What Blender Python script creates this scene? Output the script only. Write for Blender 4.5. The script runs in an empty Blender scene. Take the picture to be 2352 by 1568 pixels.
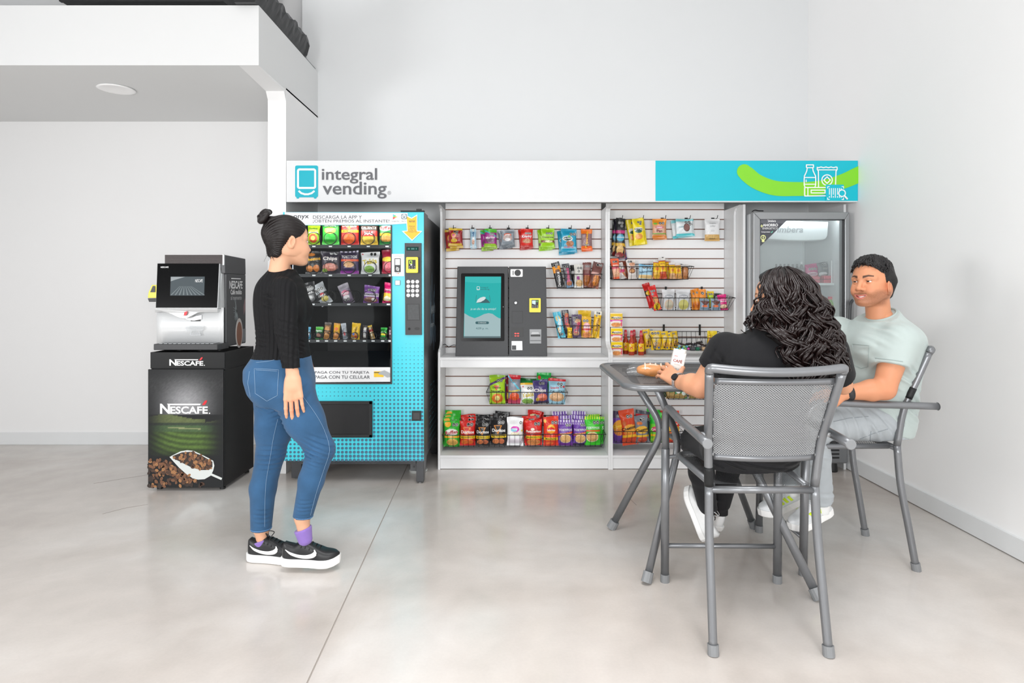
import bpy, bmesh, math, random
import numpy as np
from mathutils import Vector, Matrix
from mathutils.bvhtree import BVHTree

R = random.Random(7)
SC = bpy.context.scene
COL = SC.collection
PI = math.pi
V = Vector

# ------------------------------------------------------------------ camera, world, lights, exposure
H, FPX, CX, CY = 1.302, 1400.0, 1176.0, 668.0      # camera height; focal length and horizon in 2352-wide pixels
cam = bpy.data.objects.new('camera', bpy.data.cameras.new('camera'))
COL.objects.link(cam)
cam.location = (0, 0, H)
cam.rotation_euler = (PI / 2, 0, 0)
cam.data.sensor_width = 36
cam.data.lens = 36 * FPX / 2352
cam.data.shift_y = -(784 - CY) / 2352
cam.data.clip_start = 0.05
SC.camera = cam

world = bpy.data.worlds.new('world')
SC.world = world
world.use_nodes = True
world.node_tree.nodes['Background'].inputs[0].default_value = (0.94, 0.97, 1.0, 1)
world.node_tree.nodes['Background'].inputs[1].default_value = 0.80


def area_light(name, loc, target, size, energy, col=(1, 1, 1), size_y=None):
    l = bpy.data.lights.new(name, 'AREA')
    l.energy = energy
    l.color = col
    l.size = size
    if size_y:
        l.shape = 'RECTANGLE'
        l.size_y = size_y
    o = bpy.data.objects.new(name, l)
    COL.objects.link(o)
    o.location = loc
    o.rotation_euler = (V(target) - V(loc)).to_track_quat('-Z', 'Y').to_euler()
    return o


area_light('softbox_left', (-4.3, 0.2, 1.45), (1.6, 4.0, 0.8), 1.5, 85, size_y=0.9)
area_light('softbox_centre', (-1.3, -1.7, 1.5), (0.8, 4.2, 0.9), 0.9, 82)
area_light('softbox_right', (0.9, -1.7, 1.4), (0.6, 4.3, 0.9), 0.9, 82)
area_light('overhead_floor_fill', (0.3, 1.3, 4.3), (0.3, 1.5, 0), 2.4, 40, size_y=1.6).data.spread = math.radians(90)  # added unseen overhead fill, brightens the near floor
SC.view_settings.view_transform = 'Standard'
SC.view_settings.look = 'None'
SC.view_settings.gamma = 1
SC.view_settings.use_curve_mapping = False
SC.view_settings.exposure = -0.14
SC.cycles.max_bounces = 8
SC.cycles.transparent_max_bounces = 16
SC.cycles.caustics_reflective = False
SC.cycles.caustics_refractive = False


# ------------------------------------------------------------------ small helpers
def P(px, py, D):
    """photograph pixel at depth D -> world point"""
    return V(((px - CX) * D / FPX, D, H - (py - CY) * D / FPX))


def lin(c):
    if isinstance(c, str):
        c = tuple(int(c[i:i + 2], 16) / 255 for i in (0, 2, 4))
    return tuple((x / 12.92 if x <= 0.04045 else ((x + 0.055) / 1.055) ** 2.4) for x in c[:3])


MATS = {}


def mat(name, col='888888', rough=0.5, metal=0.0, spec=0.5, noise=0.0, nscale=20.0, bump=0.0, bscale=200.0, attr=False,
        emit=0.0, coat=0.0, alpha=1.0, sheen=0.0, detail=3.0):
    if name in MATS:
        return MATS[name]
    m = bpy.data.materials.new(name)
    m.use_nodes = True
    nt = m.node_tree
    b = nt.nodes['Principled BSDF']
    c = lin(col)
    b.inputs['Base Color'].default_value = (*c, 1)
    b.inputs['Roughness'].default_value = rough
    b.inputs['Metallic'].default_value = metal
    b.inputs['Specular IOR Level'].default_value = spec
    b.inputs['Coat Weight'].default_value = coat
    b.inputs['Sheen Weight'].default_value = sheen
    b.inputs['Alpha'].default_value = alpha
    src = None
    if attr:
        a = nt.nodes.new('ShaderNodeAttribute')
        a.attribute_name = 'Col'
        src = a.outputs['Color']
    if noise > 0:
        tc = nt.nodes.new('ShaderNodeTexCoord')
        n = nt.nodes.new('ShaderNodeTexNoise')
        n.inputs['Scale'].default_value = nscale
        n.inputs['Detail'].default_value = detail
        nt.links.new(tc.outputs['Object'], n.inputs['Vector'])
        mr = nt.nodes.new('ShaderNodeMapRange')
        mr.inputs['To Min'].default_value = 1 - noise
        mr.inputs['To Max'].default_value = 1 + noise
        nt.links.new(n.outputs['Fac'], mr.inputs['Value'])
        mx = nt.nodes.new('ShaderNodeMix')
        mx.data_type = 'RGBA'
        mx.blend_type = 'MULTIPLY'
        mx.inputs[0].default_value = 1
        if src:
            nt.links.new(src, mx.inputs[6])
        else:
            mx.inputs[6].default_value = (*c, 1)
        nt.links.new(mr.outputs['Result'], mx.inputs[7])
        src = mx.outputs[2]
    if src:
        nt.links.new(src, b.inputs['Base Color'])
    if emit > 0:
        b.inputs['Emission Strength'].default_value = emit
        if src:
            nt.links.new(src, b.inputs['Emission Color'])
        else:
            b.inputs['Emission Color'].default_value = (*c, 1)
    if bump > 0:
        tc = nt.nodes.new('ShaderNodeTexCoord')
        n = nt.nodes.new('ShaderNodeTexNoise')
        n.inputs['Scale'].default_value = bscale
        n.inputs['Detail'].default_value = 4
        nt.links.new(tc.outputs['Object'], n.inputs['Vector'])
        bp = nt.nodes.new('ShaderNodeBump')
        bp.inputs['Strength'].default_value = bump
        bp.inputs['Distance'].default_value = 0.01
        nt.links.new(n.outputs['Fac'], bp.inputs['Height'])
        nt.links.new(bp.outputs['Normal'], b.inputs['Normal'])
    MATS[name] = m
    return m


def glass_mat(name, tint='eef4f4', gloss=0.09, rough=0.02, milk=0.0):
    """a thin pane: mostly clear, a mirror-like sheen and a little haze of its own"""
    if name in MATS:
        return MATS[name]
    m = bpy.data.materials.new(name)
    m.use_nodes = True
    nt = m.node_tree
    nt.nodes.clear()
    o = nt.nodes.new('ShaderNodeOutputMaterial')
    t = nt.nodes.new('ShaderNodeBsdfTransparent')
    t.inputs[0].default_value = (*lin(tint), 1)
    g = nt.nodes.new('ShaderNodeBsdfGlossy')
    g.inputs['Roughness'].default_value = rough
    d = nt.nodes.new('ShaderNodeBsdfDiffuse')
    d.inputs[0].default_value = (*lin('e6ecee'), 1)
    m1 = nt.nodes.new('ShaderNodeMixShader')
    m1.inputs[0].default_value = gloss
    m2 = nt.nodes.new('ShaderNodeMixShader')
    m2.inputs[0].default_value = milk
    nt.links.new(t.outputs[0], m1.inputs[1])
    nt.links.new(g.outputs[0], m1.inputs[2])
    nt.links.new(m1.outputs[0], m2.inputs[1])
    nt.links.new(d.outputs[0], m2.inputs[2])
    nt.links.new(m2.outputs[0], o.inputs[0])
    MATS[name] = m
    return m


ORG = {}          # world offset of the root an object hangs from


def thing(name, label, cat, loc=(0, 0, 0), group=None, local=False):
    """Empty at a thing's base; its parts are written in world coordinates unless local"""
    o = bpy.data.objects.new(name, None)
    o.empty_display_size = 0.05
    COL.objects.link(o)
    o.location = loc
    ORG[o] = V((0, 0, 0)) if local else V(loc)
    return tag(o, label, cat, group)


def tag(o, label=None, cat=None, group=None, kind=None):
    if label:
        o['label'] = label
    if cat:
        o['category'] = cat
    if group:
        o['group'] = group
    if kind:
        o['kind'] = kind
    return o


def new_obj(name, verts, faces, mats, parent=None, fm=None, smooth=False, cols=None, bevel=0.0, seg=2, solid=0.0):
    """one mesh object; verts (n,3), faces list of index lists or (n,4) array; cols per face"""
    me = bpy.data.meshes.new(name)
    v = np.asarray([tuple(p) for p in verts] if not isinstance(verts, np.ndarray) else verts, dtype=np.float64)
    org = ORG.get(parent)
    if org is not None and org.length > 0:
        v = v - np.array(org)
    if isinstance(faces, np.ndarray):
        k = faces.shape[1]
        me.vertices.add(len(v))
        me.vertices.foreach_set('co', v.astype(np.float32).ravel())
        me.loops.add(faces.size)
        me.loops.foreach_set('vertex_index', faces.astype(np.int32).ravel())
        me.polygons.add(len(faces))
        me.polygons.foreach_set('loop_start', np.arange(0, faces.size, k, dtype=np.int32))
        me.update(calc_edges=True)
        me.validate()
    else:
        me.from_pydata(v.tolist(), [], faces)
    if not isinstance(mats, (list, tuple)):
        mats = [mats]
    for m in mats:
        me.materials.append(m)
    if fm is not None:
        me.polygons.foreach_set('material_index', np.asarray(fm, dtype=np.int32))
    if smooth:
        me.polygons.foreach_set('use_smooth', np.ones(len(me.polygons), dtype=bool))
    if cols is not None:
        cols = np.asarray(cols, dtype=np.float32)
        a = me.color_attributes.new('Col', 'FLOAT_COLOR', 'POINT' if len(cols) == len(v) and len(cols) != len(me.polygons) else 'CORNER')
        if a.domain == 'POINT':
            c4 = np.ones((len(v), 4), np.float32)
            c4[:, :3] = cols
        else:
            tot = np.zeros(len(me.polygons), dtype=np.int32)
            me.polygons.foreach_get('loop_total', tot)
            c4 = np.ones((tot.sum(), 4), np.float32)
            c4[:, :3] = np.repeat(cols, tot, axis=0)
        a.data.foreach_set('color', c4.ravel())
    me.update()
    o = bpy.data.objects.new(name, me)
    COL.objects.link(o)
    if parent is not None:
        o.parent = parent
        ORG[o] = ORG.get(parent, V((0, 0, 0)))
    if solid:
        s = o.modifiers.new('solid', 'SOLIDIFY')
        s.thickness = solid
        s.offset = 0
    if bevel > 0:
        b = o.modifiers.new('bevel', 'BEVEL')
        b.width = bevel
        b.segments = seg
        b.limit_method = 'ANGLE'
        b.angle_limit = math.radians(40)
    return o


def cat_rom(pts, n=8):
    """smooth curve through points"""
    pts = [V(p) for p in pts]
    out = []
    for i in range(len(pts) - 1):
        p0 = pts[i - 1] if i else pts[0] * 2 - pts[1]
        p1, p2 = pts[i], pts[i + 1]
        p3 = pts[i + 2] if i + 2 < len(pts) else pts[-1] * 2 - pts[-2]
        for k in range(n):
            t = k / n
            out.append(0.5 * ((2 * p1) + (p2 - p0) * t + (2 * p0 - 5 * p1 + 4 * p2 - p3) * t * t + (3 * p1 - p0 - 3 * p2 + p3) * t ** 3))
    out.append(pts[-1])
    return out


def fillet(pts, r, n=6):
    """polyline with rounded corners"""
    pts = [V(p) for p in pts]
    out = [pts[0]]
    for i in range(1, len(pts) - 1):
        a, b, c = pts[i - 1], pts[i], pts[i + 1]
        d1, d2 = (a - b), (c - b)
        q = min(r, d1.length * 0.49, d2.length * 0.49)
        p1, p2 = b + d1.normalized() * q, b + d2.normalized() * q
        for k in range(n + 1):
            t = k / n
            out.append(p1 * (1 - t) ** 2 + b * 2 * t * (1 - t) + p2 * t * t)
    out.append(pts[-1])
    return out


class MB:
    """collects shapes and links them as ONE mesh object"""

    def __init__(s):
        s.v, s.f, s.m = [], [], []

    def add(s, vs, fs, m=0):
        b = len(s.v)
        s.v += [tuple(p) for p in vs]
        s.f += [[i + b for i in f] for f in fs]
        s.m += [m] * len(fs)
        return s

    def box(s, x0, x1, y0, y1, z0, z1, m=0):
        return s.add([(x, y, z) for z in (z0, z1) for y in (y0, y1) for x in (x0, x1)],
                     [(0, 2, 3, 1), (4, 5, 7, 6), (0, 1, 5, 4), (2, 6, 7, 3), (0, 4, 6, 2), (1, 3, 7, 5)], m)

    def hexa(s, p, m=0):
        """8 points: bottom 4 (ccw from above), top 4"""
        return s.add(p, [(3, 2, 1, 0), (4, 5, 6, 7), (0, 1, 5, 4), (1, 2, 6, 5), (2, 3, 7, 6), (3, 0, 4, 7)], m)

    def tube(s, path, r, n=8, m=0, caps=True, flat=1.0):
        path = [V(p) for p in path]
        k = len(path)
        rr = r if isinstance(r, (list, tuple)) else [r] * k
        vs, fs = [], []
        t0 = (path[1] - path[0]).normalized()
        up = V((0, 0, 1)) if abs(t0.z) < 0.9 else V((0, 1, 0))
        nrm = t0.cross(up).normalized()
        for i in range(k):
            t = (path[min(i + 1, k - 1)] - path[max(i - 1, 0)])
            t = t.normalized() if t.length > 1e-9 else t0
            nrm = (nrm - t * nrm.dot(t))
            nrm = nrm.normalized() if nrm.length > 1e-6 else t.orthogonal().normalized()
            bn = t.cross(nrm)
            for j in range(n):
                a = 2 * PI * j / n
                vs.append(path[i] + nrm * math.cos(a) * rr[i] + bn * math.sin(a) * rr[i] * flat)
        for i in range(k - 1):
            for j in range(n):
                j2 = (j + 1) % n
                fs.append((i * n + j, i * n + j2, (i + 1) * n + j2, (i + 1) * n + j))
        if caps:
            fs.append(tuple(range(n - 1, -1, -1)))
            fs.append(tuple((k - 1) * n + j for j in range(n)))
        return s.add(vs, fs, m)

    def lathe(s, c, prof, n=20, axis='z', m=0):
        c = V(c)
        vs, fs = [], []
        for r, h in prof:
            for j in range(n):
                a = 2 * PI * j / n
                x, y = math.cos(a) * r, math.sin(a) * r
                vs.append(c + (V((x, y, h)) if axis == 'z' else V((x, h, y)) if axis == 'y' else V((h, x, y))))
        k = len(prof)
        for i in range(k - 1):
            for j in range(n):
                j2 = (j + 1) % n
                q = (i * n + j, i * n + j2, (i + 1) * n + j2, (i + 1) * n + j)
                fs.append(q if axis != 'y' else q[::-1])
        fs.append(tuple(range(n)))
        fs.append(tuple((k - 1) * n + j for j in range(n)))
        return s.add(vs, fs, m)

    def prism(s, poly, d, m=0):
        """closed polygon (world points) extruded by vector d"""
        n = len(poly)
        poly = [V(p) for p in poly]
        d = V(d)
        fs = [tuple(range(n)), tuple(range(2 * n - 1, n - 1, -1))]
        fs += [((i + 1) % n, i, n + i, n + (i + 1) % n) for i in range(n)]
        return s.add(poly + [p + d for p in poly], fs, m)

    def make(s, name, mats, parent=None, **kw):
        return new_obj(name, s.v, s.f, mats, parent, fm=s.m, **kw)


def recalc(o):
    bm = bmesh.new()
    bm.from_mesh(o.data)
    bmesh.ops.recalc_face_normals(bm, faces=bm.faces)
    bm.to_mesh(o.data)
    bm.free()
    return o


def rrect(x0, x1, z0, z1, r, n=5):
    """rounded rectangle outline in 2d"""
    out = []
    for cx, cz, a0 in ((x1 - r, z1 - r, 0), (x0 + r, z1 - r, PI / 2), (x0 + r, z0 + r, PI), (x1 - r, z0 + r, 1.5 * PI)):
        for k in range(n + 1):
            a = a0 + PI / 2 * k / n
            out.append((cx + r * math.cos(a), cz + r * math.sin(a)))
    return out


def ell(cx, cy, rx, ry, n=20, a0=0.0, a1=2 * PI):
    return [(cx + rx * math.cos(a0 + (a1 - a0) * k / n), cy + ry * math.sin(a0 + (a1 - a0) * k / n)) for k in range(n)]


# ---- lettering: text turned into flat meshes
TXT = {}


def text_geo(s, bold=0.0, italic=0.0):
    k = (s, bold, italic)
    if k in TXT:
        return TXT[k]
    cu = bpy.data.curves.new('lettering', 'FONT')
    cu.body = s
    cu.align_x = 'CENTER'
    cu.align_y = 'CENTER'
    cu.offset = bold
    cu.shear = italic
    cu.resolution_u = 3
    o = bpy.data.objects.new('lettering_source', cu)
    COL.objects.link(o)
    dg = bpy.context.evaluated_depsgraph_get()
    me = bpy.data.meshes.new_from_object(o.evaluated_get(dg))
    v = np.array([(q.co.x, q.co.y) for q in me.vertices]) if len(me.vertices) else np.zeros((0, 2))
    f = [tuple(p.vertices) for p in me.polygons]
    bpy.data.objects.remove(o)
    bpy.data.curves.remove(cu)
    bpy.data.meshes.remove(me)
    if len(v):
        lo, hi = v.min(0), v.max(0)
        w = max(hi[0] - lo[0], 1e-6)
        v = (v - (lo + hi) / 2) / w
    TXT[k] = (v, f)
    return TXT[k]


def lettering(s, c, width, mats, parent, u=(1, 0, 0), w=(0, 0, 1), bold=0.0, italic=0.0, height=None, name='lettering', fit=None):
    """flat lettering centred on c; width in metres, or height; u/w span the surface"""
    v, f = text_geo(s, bold, italic)
    if not len(v):
        return None
    c, u, w = V(c), V(u).normalized(), V(w).normalized()
    sx = width
    hh = v[:, 1].max() - v[:, 1].min()
    sy = width if height is None else height / hh
    if width is None:
        sx = sy
    pts = [c + u * (a * sx) + w * (b * sy) for a, b in v]
    if fit:
        pts = [fit(p) for p in pts]
    return new_obj(name, pts, f, mats, parent)


def px_text(s, x0, x1, y0, y1, D, m, parent, bold=0.0, italic=0.0, name='lettering', w=(0, 0, 1)):
    """lettering filling a pixel box of the front plane at depth D"""
    if callable(D):
        D = D((x0 + x1) / 2, (y0 + y1) / 2)
    a, b = P(x0, y1, D), P(x1, y0, D)
    return lettering(s, (a + b) / 2, b.x - a.x, m, parent, bold=bold, italic=italic, height=b.z - a.z, name=name, w=w)


def px_poly(polys, D, mats, parent, name, fm=None, th=0.0012):
    """flat shapes (lists of pixel points) on the plane at depth D, as thin plates"""
    mb = MB()
    for i, pl in enumerate(polys):
        e = 2.5e-5 * (i % 36)                 # hair-thin steps keep overlapping strokes from coinciding
        pts = [P(x, y, (D(x, y) if callable(D) else D) - e) for x, y in pl]
        mb.prism(pts, (0, -th, 0), fm[i] if fm else 0)
    o = mb.make(name, mats, parent)
    return recalc(o)


def stroke(pts, w, closed=False):
    """2d polyline -> list of quads of width w (pixels)"""
    out = []
    n = len(pts)
    for i in range(n if closed else n - 1):
        (x0, y0), (x1, y1) = pts[i], pts[(i + 1) % n]
        dx, dy = x1 - x0, y1 - y0
        l = math.hypot(dx, dy) or 1e-6
        e = w * 0.3 / l
        x0, y0, x1, y1 = x0 - dx * e, y0 - dy * e, x1 + dx * e, y1 + dy * e
        nx, ny = -dy / l * w / 2, dx / l * w / 2
        out.append([(x0 + nx, y0 + ny), (x1 + nx, y1 + ny), (x1 - nx, y1 - ny), (x0 - nx, y0 - ny)])
    return out


WHITE = mat('white_paint', 'f0f0f0', 0.55, noise=0.015, nscale=3)
LAM = mat('white_laminate', 'e9eaeb', 0.35, noise=0.01, nscale=5)
SLATM = mat('slat_white_brightened', 'f8f8f8', 0.4, noise=0.01, nscale=5)  # the white laminate, lightened in colour to brighten the recess
INK = mat('black_ink', '1c1c1e', 0.5)
WINK = mat('white_ink', 'f6f6f6', 0.5)
BLK = mat('black_plastic', '1b1c1d', 0.42, noise=0.1, nscale=30)
DGRY = mat('dark_grey_plastic', '3a3b3d', 0.45, noise=0.08, nscale=40)
WIRE = mat('black_wire', '141414', 0.4, metal=0.3)
STEEL = mat('brushed_steel', 'b9bbbd', 0.3, metal=0.9, noise=0.05, nscale=60)
# ================================================================== the setting
def floor_mat():
    m = bpy.data.materials.new('polished_concrete')
    m.use_nodes = True
    nt = m.node_tree
    b = nt.nodes['Principled BSDF']
    tc = nt.nodes.new('ShaderNodeTexCoord')

    def noise(scale, det, dist=0.0):
        n = nt.nodes.new('ShaderNodeTexNoise')
        n.inputs['Scale'].default_value = scale
        n.inputs['Detail'].default_value = det
        n.inputs['Distortion'].default_value = dist
        nt.links.new(tc.outputs['Object'], n.inputs['Vector'])
        return n

    n1, n2, n3 = noise(0.9, 6, 0.6), noise(6, 5, 0.3), noise(90, 2)
    r = nt.nodes.new('ShaderNodeValToRGB')
    e = r.color_ramp.elements
    e[0].position, e[0].color = 0.30, (*lin('b4aba4'), 1)
    e[1].position, e[1].color = 0.72, (*lin('dad7d4'), 1)
    x = e.new(0.5)
    x.color = (*lin('c8c1bb'), 1)
    nt.links.new(n1.outputs['Fac'], r.inputs[0])
    mr = nt.nodes.new('ShaderNodeMapRange')
    mr.inputs['To Min'].default_value, mr.inputs['To Max'].default_value = 0.88, 1.10
    nt.links.new(n2.outputs['Fac'], mr.inputs[0])
    mx = nt.nodes.new('ShaderNodeMix')
    mx.data_type, mx.blend_type = 'RGBA', 'MULTIPLY'
    mx.inputs[0].default_value = 1
    nt.links.new(r.outputs[0], mx.inputs[6])
    nt.links.new(mr.outputs[0], mx.inputs[7])
    mr2 = nt.nodes.new('ShaderNodeMapRange')
    mr2.inputs['To Min'].default_value, mr2.inputs['To Max'].default_value = 0.96, 1.04
    nt.links.new(n3.outputs['Fac'], mr2.inputs[0])
    mx2 = nt.nodes.new('ShaderNodeMix')
    mx2.data_type, mx2.blend_type = 'RGBA', 'MULTIPLY'
    mx2.inputs[0].default_value = 1
    nt.links.new(mx.outputs[2], mx2.inputs[6])
    nt.links.new(mr2.outputs[0], mx2.inputs[7])
    nt.links.new(mx2.outputs[2], b.inputs['Base Color'])
    mr3 = nt.nodes.new('ShaderNodeMapRange')
    mr3.inputs['To Min'].default_value, mr3.inputs['To Max'].default_value = 0.10, 0.30
    nt.links.new(n2.outputs['Fac'], mr3.inputs[0])
    nt.links.new(mr3.outputs[0], b.inputs['Roughness'])
    b.inputs['Specular IOR Level'].default_value = 0.5
    return m


FLOORM = floor_mat()
JOINT = mat('joint_filler', 'a59d96', 0.9)
WALLM = mat('white_wall_paint', 'ececec', 0.6, noise=0.012, nscale=1.5, bump=0.03, bscale=120)
BASEM = mat('grey_white_baseboard', 'dfe1e2', 0.4, noise=0.02, nscale=8)


def structure(o):
    o['kind'] = 'structure'
    return o


fl = structure(MB().box(-6.5, 2.9, -1.5, 5.6, -0.06, -0.003).make('floor', JOINT))


def jx(y):                                  # the saw-cut joint runs slightly askew towards the camera
    return -0.601 - 0.0395 * y


for sx, (xa, xb) in (('l', (-6.5, None)), ('r', (None, 2.9))):
    y0, y1 = -1.5, 5.6
    g = 0.003
    if sx == 'l':
        p = [(xa, y0), (jx(y0) - g, y0), (jx(y1) - g, y1), (xa, y1)]
    else:
        p = [(jx(y0) + g, y0), (xb, y0), (xb, y1), (jx(y1) + g, y1)]
    o = MB().prism([(x, y, 0) for x, y in p], (0, 0, -0.03)).make('floor_slab', FLOORM, fl)
    recalc(o)
    o['kind'] = 'structure'
# hairline cracks: thin dark inlays flush with the slab
CRK = mat('crack_line', '8d8680', 0.9)
for pts in ([P(340, 1090, 1), P(270, 1101, 1), P(215, 1110, 1)], [P(1445, 1105, 1), P(1452, 1122, 1), P(1440, 1138, 1), P(1462, 1160, 1)],
            [P(340, 1158, 1), P(290, 1166, 1), P(235, 1180, 1)]):
    gp = []
    for q in pts:                            # drop the viewing rays onto the floor
        d = q - V((0, 0, H))
        t = -H / d.z
        gp.append(V((0, 0, H)) + d * t)
    mb = MB()
    for a, b2 in zip(gp[:-1], gp[1:]):
        s = (b2 - a).cross(V((0, 0, 1))).normalized() * 0.0016
        mb.hexa([a - s + V((0, 0, -.003)), a + s + V((0, 0, -.003)), b2 + s + V((0, 0, -.003)), b2 - s + V((0, 0, -.003)),
                 a - s + V((0, 0, .0006)), a + s + V((0, 0, .0006)), b2 + s + V((0, 0, .0006)), b2 - s + V((0, 0, .0006))])
    o = recalc(mb.make('floor_crack', CRK, fl))
    o['kind'] = 'structure'

XL, XR, YB, YL = -1.612, 2.46, 5.06, 5.17
structure(MB().box(XL - 0.13, XR + 0.15, YB, YB + 0.15, 0, 4.6).make('wall_back', mat('back_wall_white_dimmed', 'dfe1e2', 0.6, noise=0.012, nscale=1.5)))  # same white paint as the other walls, greyed to tone down its light
structure(MB().box(-6.5, XL - 0.05, YL, YL + 0.15, 0, 4.6).make('wall_left', WALLM))
structure(MB().box(XR, XR + 0.15, -1.2, YB + 0.15, 0, 4.6).make('wall_right', mat('right_wall_white_brightened', 'f7f7f7', 0.6, noise=0.012, nscale=1.5)))  # same white paint, lightened to stand in for missing light
structure(MB().box(-6.65, -6.5, -1.5, YL + 0.15, 0, 4.6).make('wall_far_left', WALLM))
structure(MB().box(-6.65, XR + 0.15, -1.5, YL + 0.15, 4.6, 4.75).make('ceiling', WALLM))
structure(MB().box(XL - 0.13, XL, 4.348, YL, 0, 2.75).make('wall_partition', WALLM))
# bulkhead beam over the coffee corner, with the small sloping fillet along its lower edge
structure(MB().box(-6.5, XL, 3.88, YL, 2.738, 3.119).make('trim_1', mat('beam_white_dimmed', 'dcdddd', 0.6, noise=0.012, nscale=1.5)))  # the walls' white paint with some shade put into its colour
b = MB()
b.prism([(XL - 0.001, 3.885, 2.738), (XL - 0.001, 4.34, 2.738), (XL - 0.001, 4.348, 2.66), (XL - 0.001, 4.31, 2.715)], (-0.128, 0, 0))
structure(recalc(b.make('trim_2', WALLM)))
structure(MB().box(-6.5, XL - 0.05, 5.158, 5.17, 0, 0.104).make('baseboard_left', BASEM, bevel=0.003))
structure(MB().box(XR - 0.014, XR, -1.2, 5.06, 0.004, 0.108).make('baseboard_right', BASEM, bevel=0.003))
structure(MB().box(XL - 0.142, XL - 0.13, 4.35, 5.16, 0, 0.104).make('baseboard_partition', BASEM, bevel=0.003))
structure(MB().box(-6.5, XL - 0.3, 4.75, 4.9, 3.119, 4.6).make('wall_upper', mat('grey_upper_wall', 'c9cacb', 0.7, noise=0.02)))

# ---- things of the building
t = thing('recessed_light', 'round white recessed light in the soffit over the coffee corner', 'light', (-2.81, 4.33, 2.738))
c = V((-2.81, 4.33, 2.738))
MB().lathe(c, [(0.082, 0.0), (0.118, -0.002), (0.122, -0.006), (0.104, -0.010), (0.084, -0.006)], 40).make('trim_ring', mat('light_ring_white', 'fafafa', 0.4), t, smooth=True)
MB().lathe(c, [(0.0, -0.004), (0.084, -0.005)], 40).make('diffuser', mat('light_diffuser', 'ffffff', 0.6, emit=0.15), t)

DUCT = mat('black_duct_film', '17181a', 0.38, noise=0.3, nscale=9, bump=0.35, bscale=14)
t = thing('black_duct', 'black wrapped duct lying along the top edge of the white beam', 'duct', (XL, 4.3, 3.12))
n = 22
vs, fs = [], []
prof = [(-0.14, 0.0), (-0.008, 0.0), (0.012, 0.05), (0.030, 0.12), (0.018, 0.158), (-0.07, 0.172), (-0.15, 0.15)]
for i in range(n + 1):
    y = 3.84 + (4.76 - 3.84) * i / n
    for j, (x, z) in enumerate(prof):
        k = 0.008 * math.sin(i * 2.1 + j * 1.7) + 0.006 * math.sin(i * 0.9 + j * 3.1)
        zz = z if j < 2 else max(0.01, z + k) - (0.03 if i == n and j in (2, 3, 4) else 0)
        vs.append((XL + 0.001 + x + (k * 0.6 if j > 1 else 0), y, 3.121 + zz))
m = len(prof)
for i in range(n):
    for j in range(m):
        j2 = (j + 1) % m
        fs.append((i * m + j, i * m + j2, (i + 1) * m + j2, (i + 1) * m + j))
fs += [tuple(range(m - 1, -1, -1)), tuple(n * m + j for j in range(m))]
recalc(new_obj('duct_body', vs, fs, DUCT, t))
b = MB()
b.box(XL - 0.03, XL - 0.006, 4.70, 4.80, 3.121, 3.20)
b.box(XL - 0.03, XL - 0.006, 4.80, 5.02, 3.121, 3.135)
b.make('end_bracket', mat('bracket_grey', '6d7072', 0.4, metal=0.6), t, bevel=0.003)
q0, q1 = P(138, 3, 4.5), P(513, -60, 4.5)
t = thing('cable_trunking', 'long black box showing along the top edge above the beam', 'trunking', (q0.x, 4.5, q0.z))
b = MB().box(q0.x, q1.x, 4.5, 4.74, q0.z, q1.z)
b.make('box_body', DUCT, t, bevel=0.006)
MB().box(q0.x - 0.004, q1.x + 0.004, 4.492, 4.52, q0.z - 0.003, q0.z + 0.02).make('lower_rail', BLK, t, bevel=0.002)

# ================================================================== sign header over the whole display
DH = 4.334
CYAN = mat('sign_turquoise', '00bfd2', 0.35, noise=0.02, nscale=4)
LIME = mat('sign_lime', '86d92a', 0.35, noise=0.03, nscale=3)
LOGO = mat('logo_teal', '07b0c3', 0.4)
SGRY = mat('logo_grey', '646569', 0.5)
zt, zb = 2.229, 1.934
t = thing('sign_header', 'long white and turquoise overhead sign board with vending logo', 'sign', (0.4, DH, zb))
xa, xm, xb = P(657.5, 0, DH).x, P(1505.5, 0, DH).x, P(1979, 0, DH).x
xb = min(xb, XR - 0.002)
MB().box(xa, xb, DH, DH + 0.03, zb, zt).make('fascia_board', mat('fascia_white_dimmed', 'e2e3e4', .4, noise=.01), t, bevel=0.002)  # laminate white greyed to offset the strong light on its front
MB().box(xa, xb, DH + 0.03, YB - 0.004, zt - 0.022, zt - 0.004).make('shade_board', LAM, t)  # added unseen board, keeps the niches under the sign in shade
MB().box(xm, xb, DH - 0.002, DH, zb + 0.008, zt - 0.001).make('turquoise_panel', CYAN, t)
DS = DH - 0.0035
# lime ribbon: centre line and half width, in photograph pixels
cl = [(1709, 394, 16), (1716, 400, 18), (1740, 418, 17.5), (1780, 432, 17), (1830, 434, 16), (1865, 433, 16), (1900, 428, 16.5), (1940, 415, 17), (1965, 404, 18), (1978.6, 398, 18)]
pts = cat_rom([(a, b2, w) for a, b2, w in cl], 5)
up, dn = [], []
for i, q in enumerate(pts):
    a, b2 = pts[max(i - 1, 0)], pts[min(i + 1, len(pts) - 1)]
    d = V((b2.x - a.x, b2.y - a.y, 0)).normalized()
    up.append((min(q.x + d.y * q.z, 1978.6), q.y - d.x * q.z))
    dn.append((min(q.x - d.y * q.z, 1978.6), q.y + d.x * q.z))
polys = [[up[i], up[i + 1], dn[i + 1], dn[i]] for i in range(len(pts) - 1)]
polys.append(ell(1709.5, 394, 17, 17))
px_poly(polys, DS, LIME, t, 'lime_ribbon')
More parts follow.
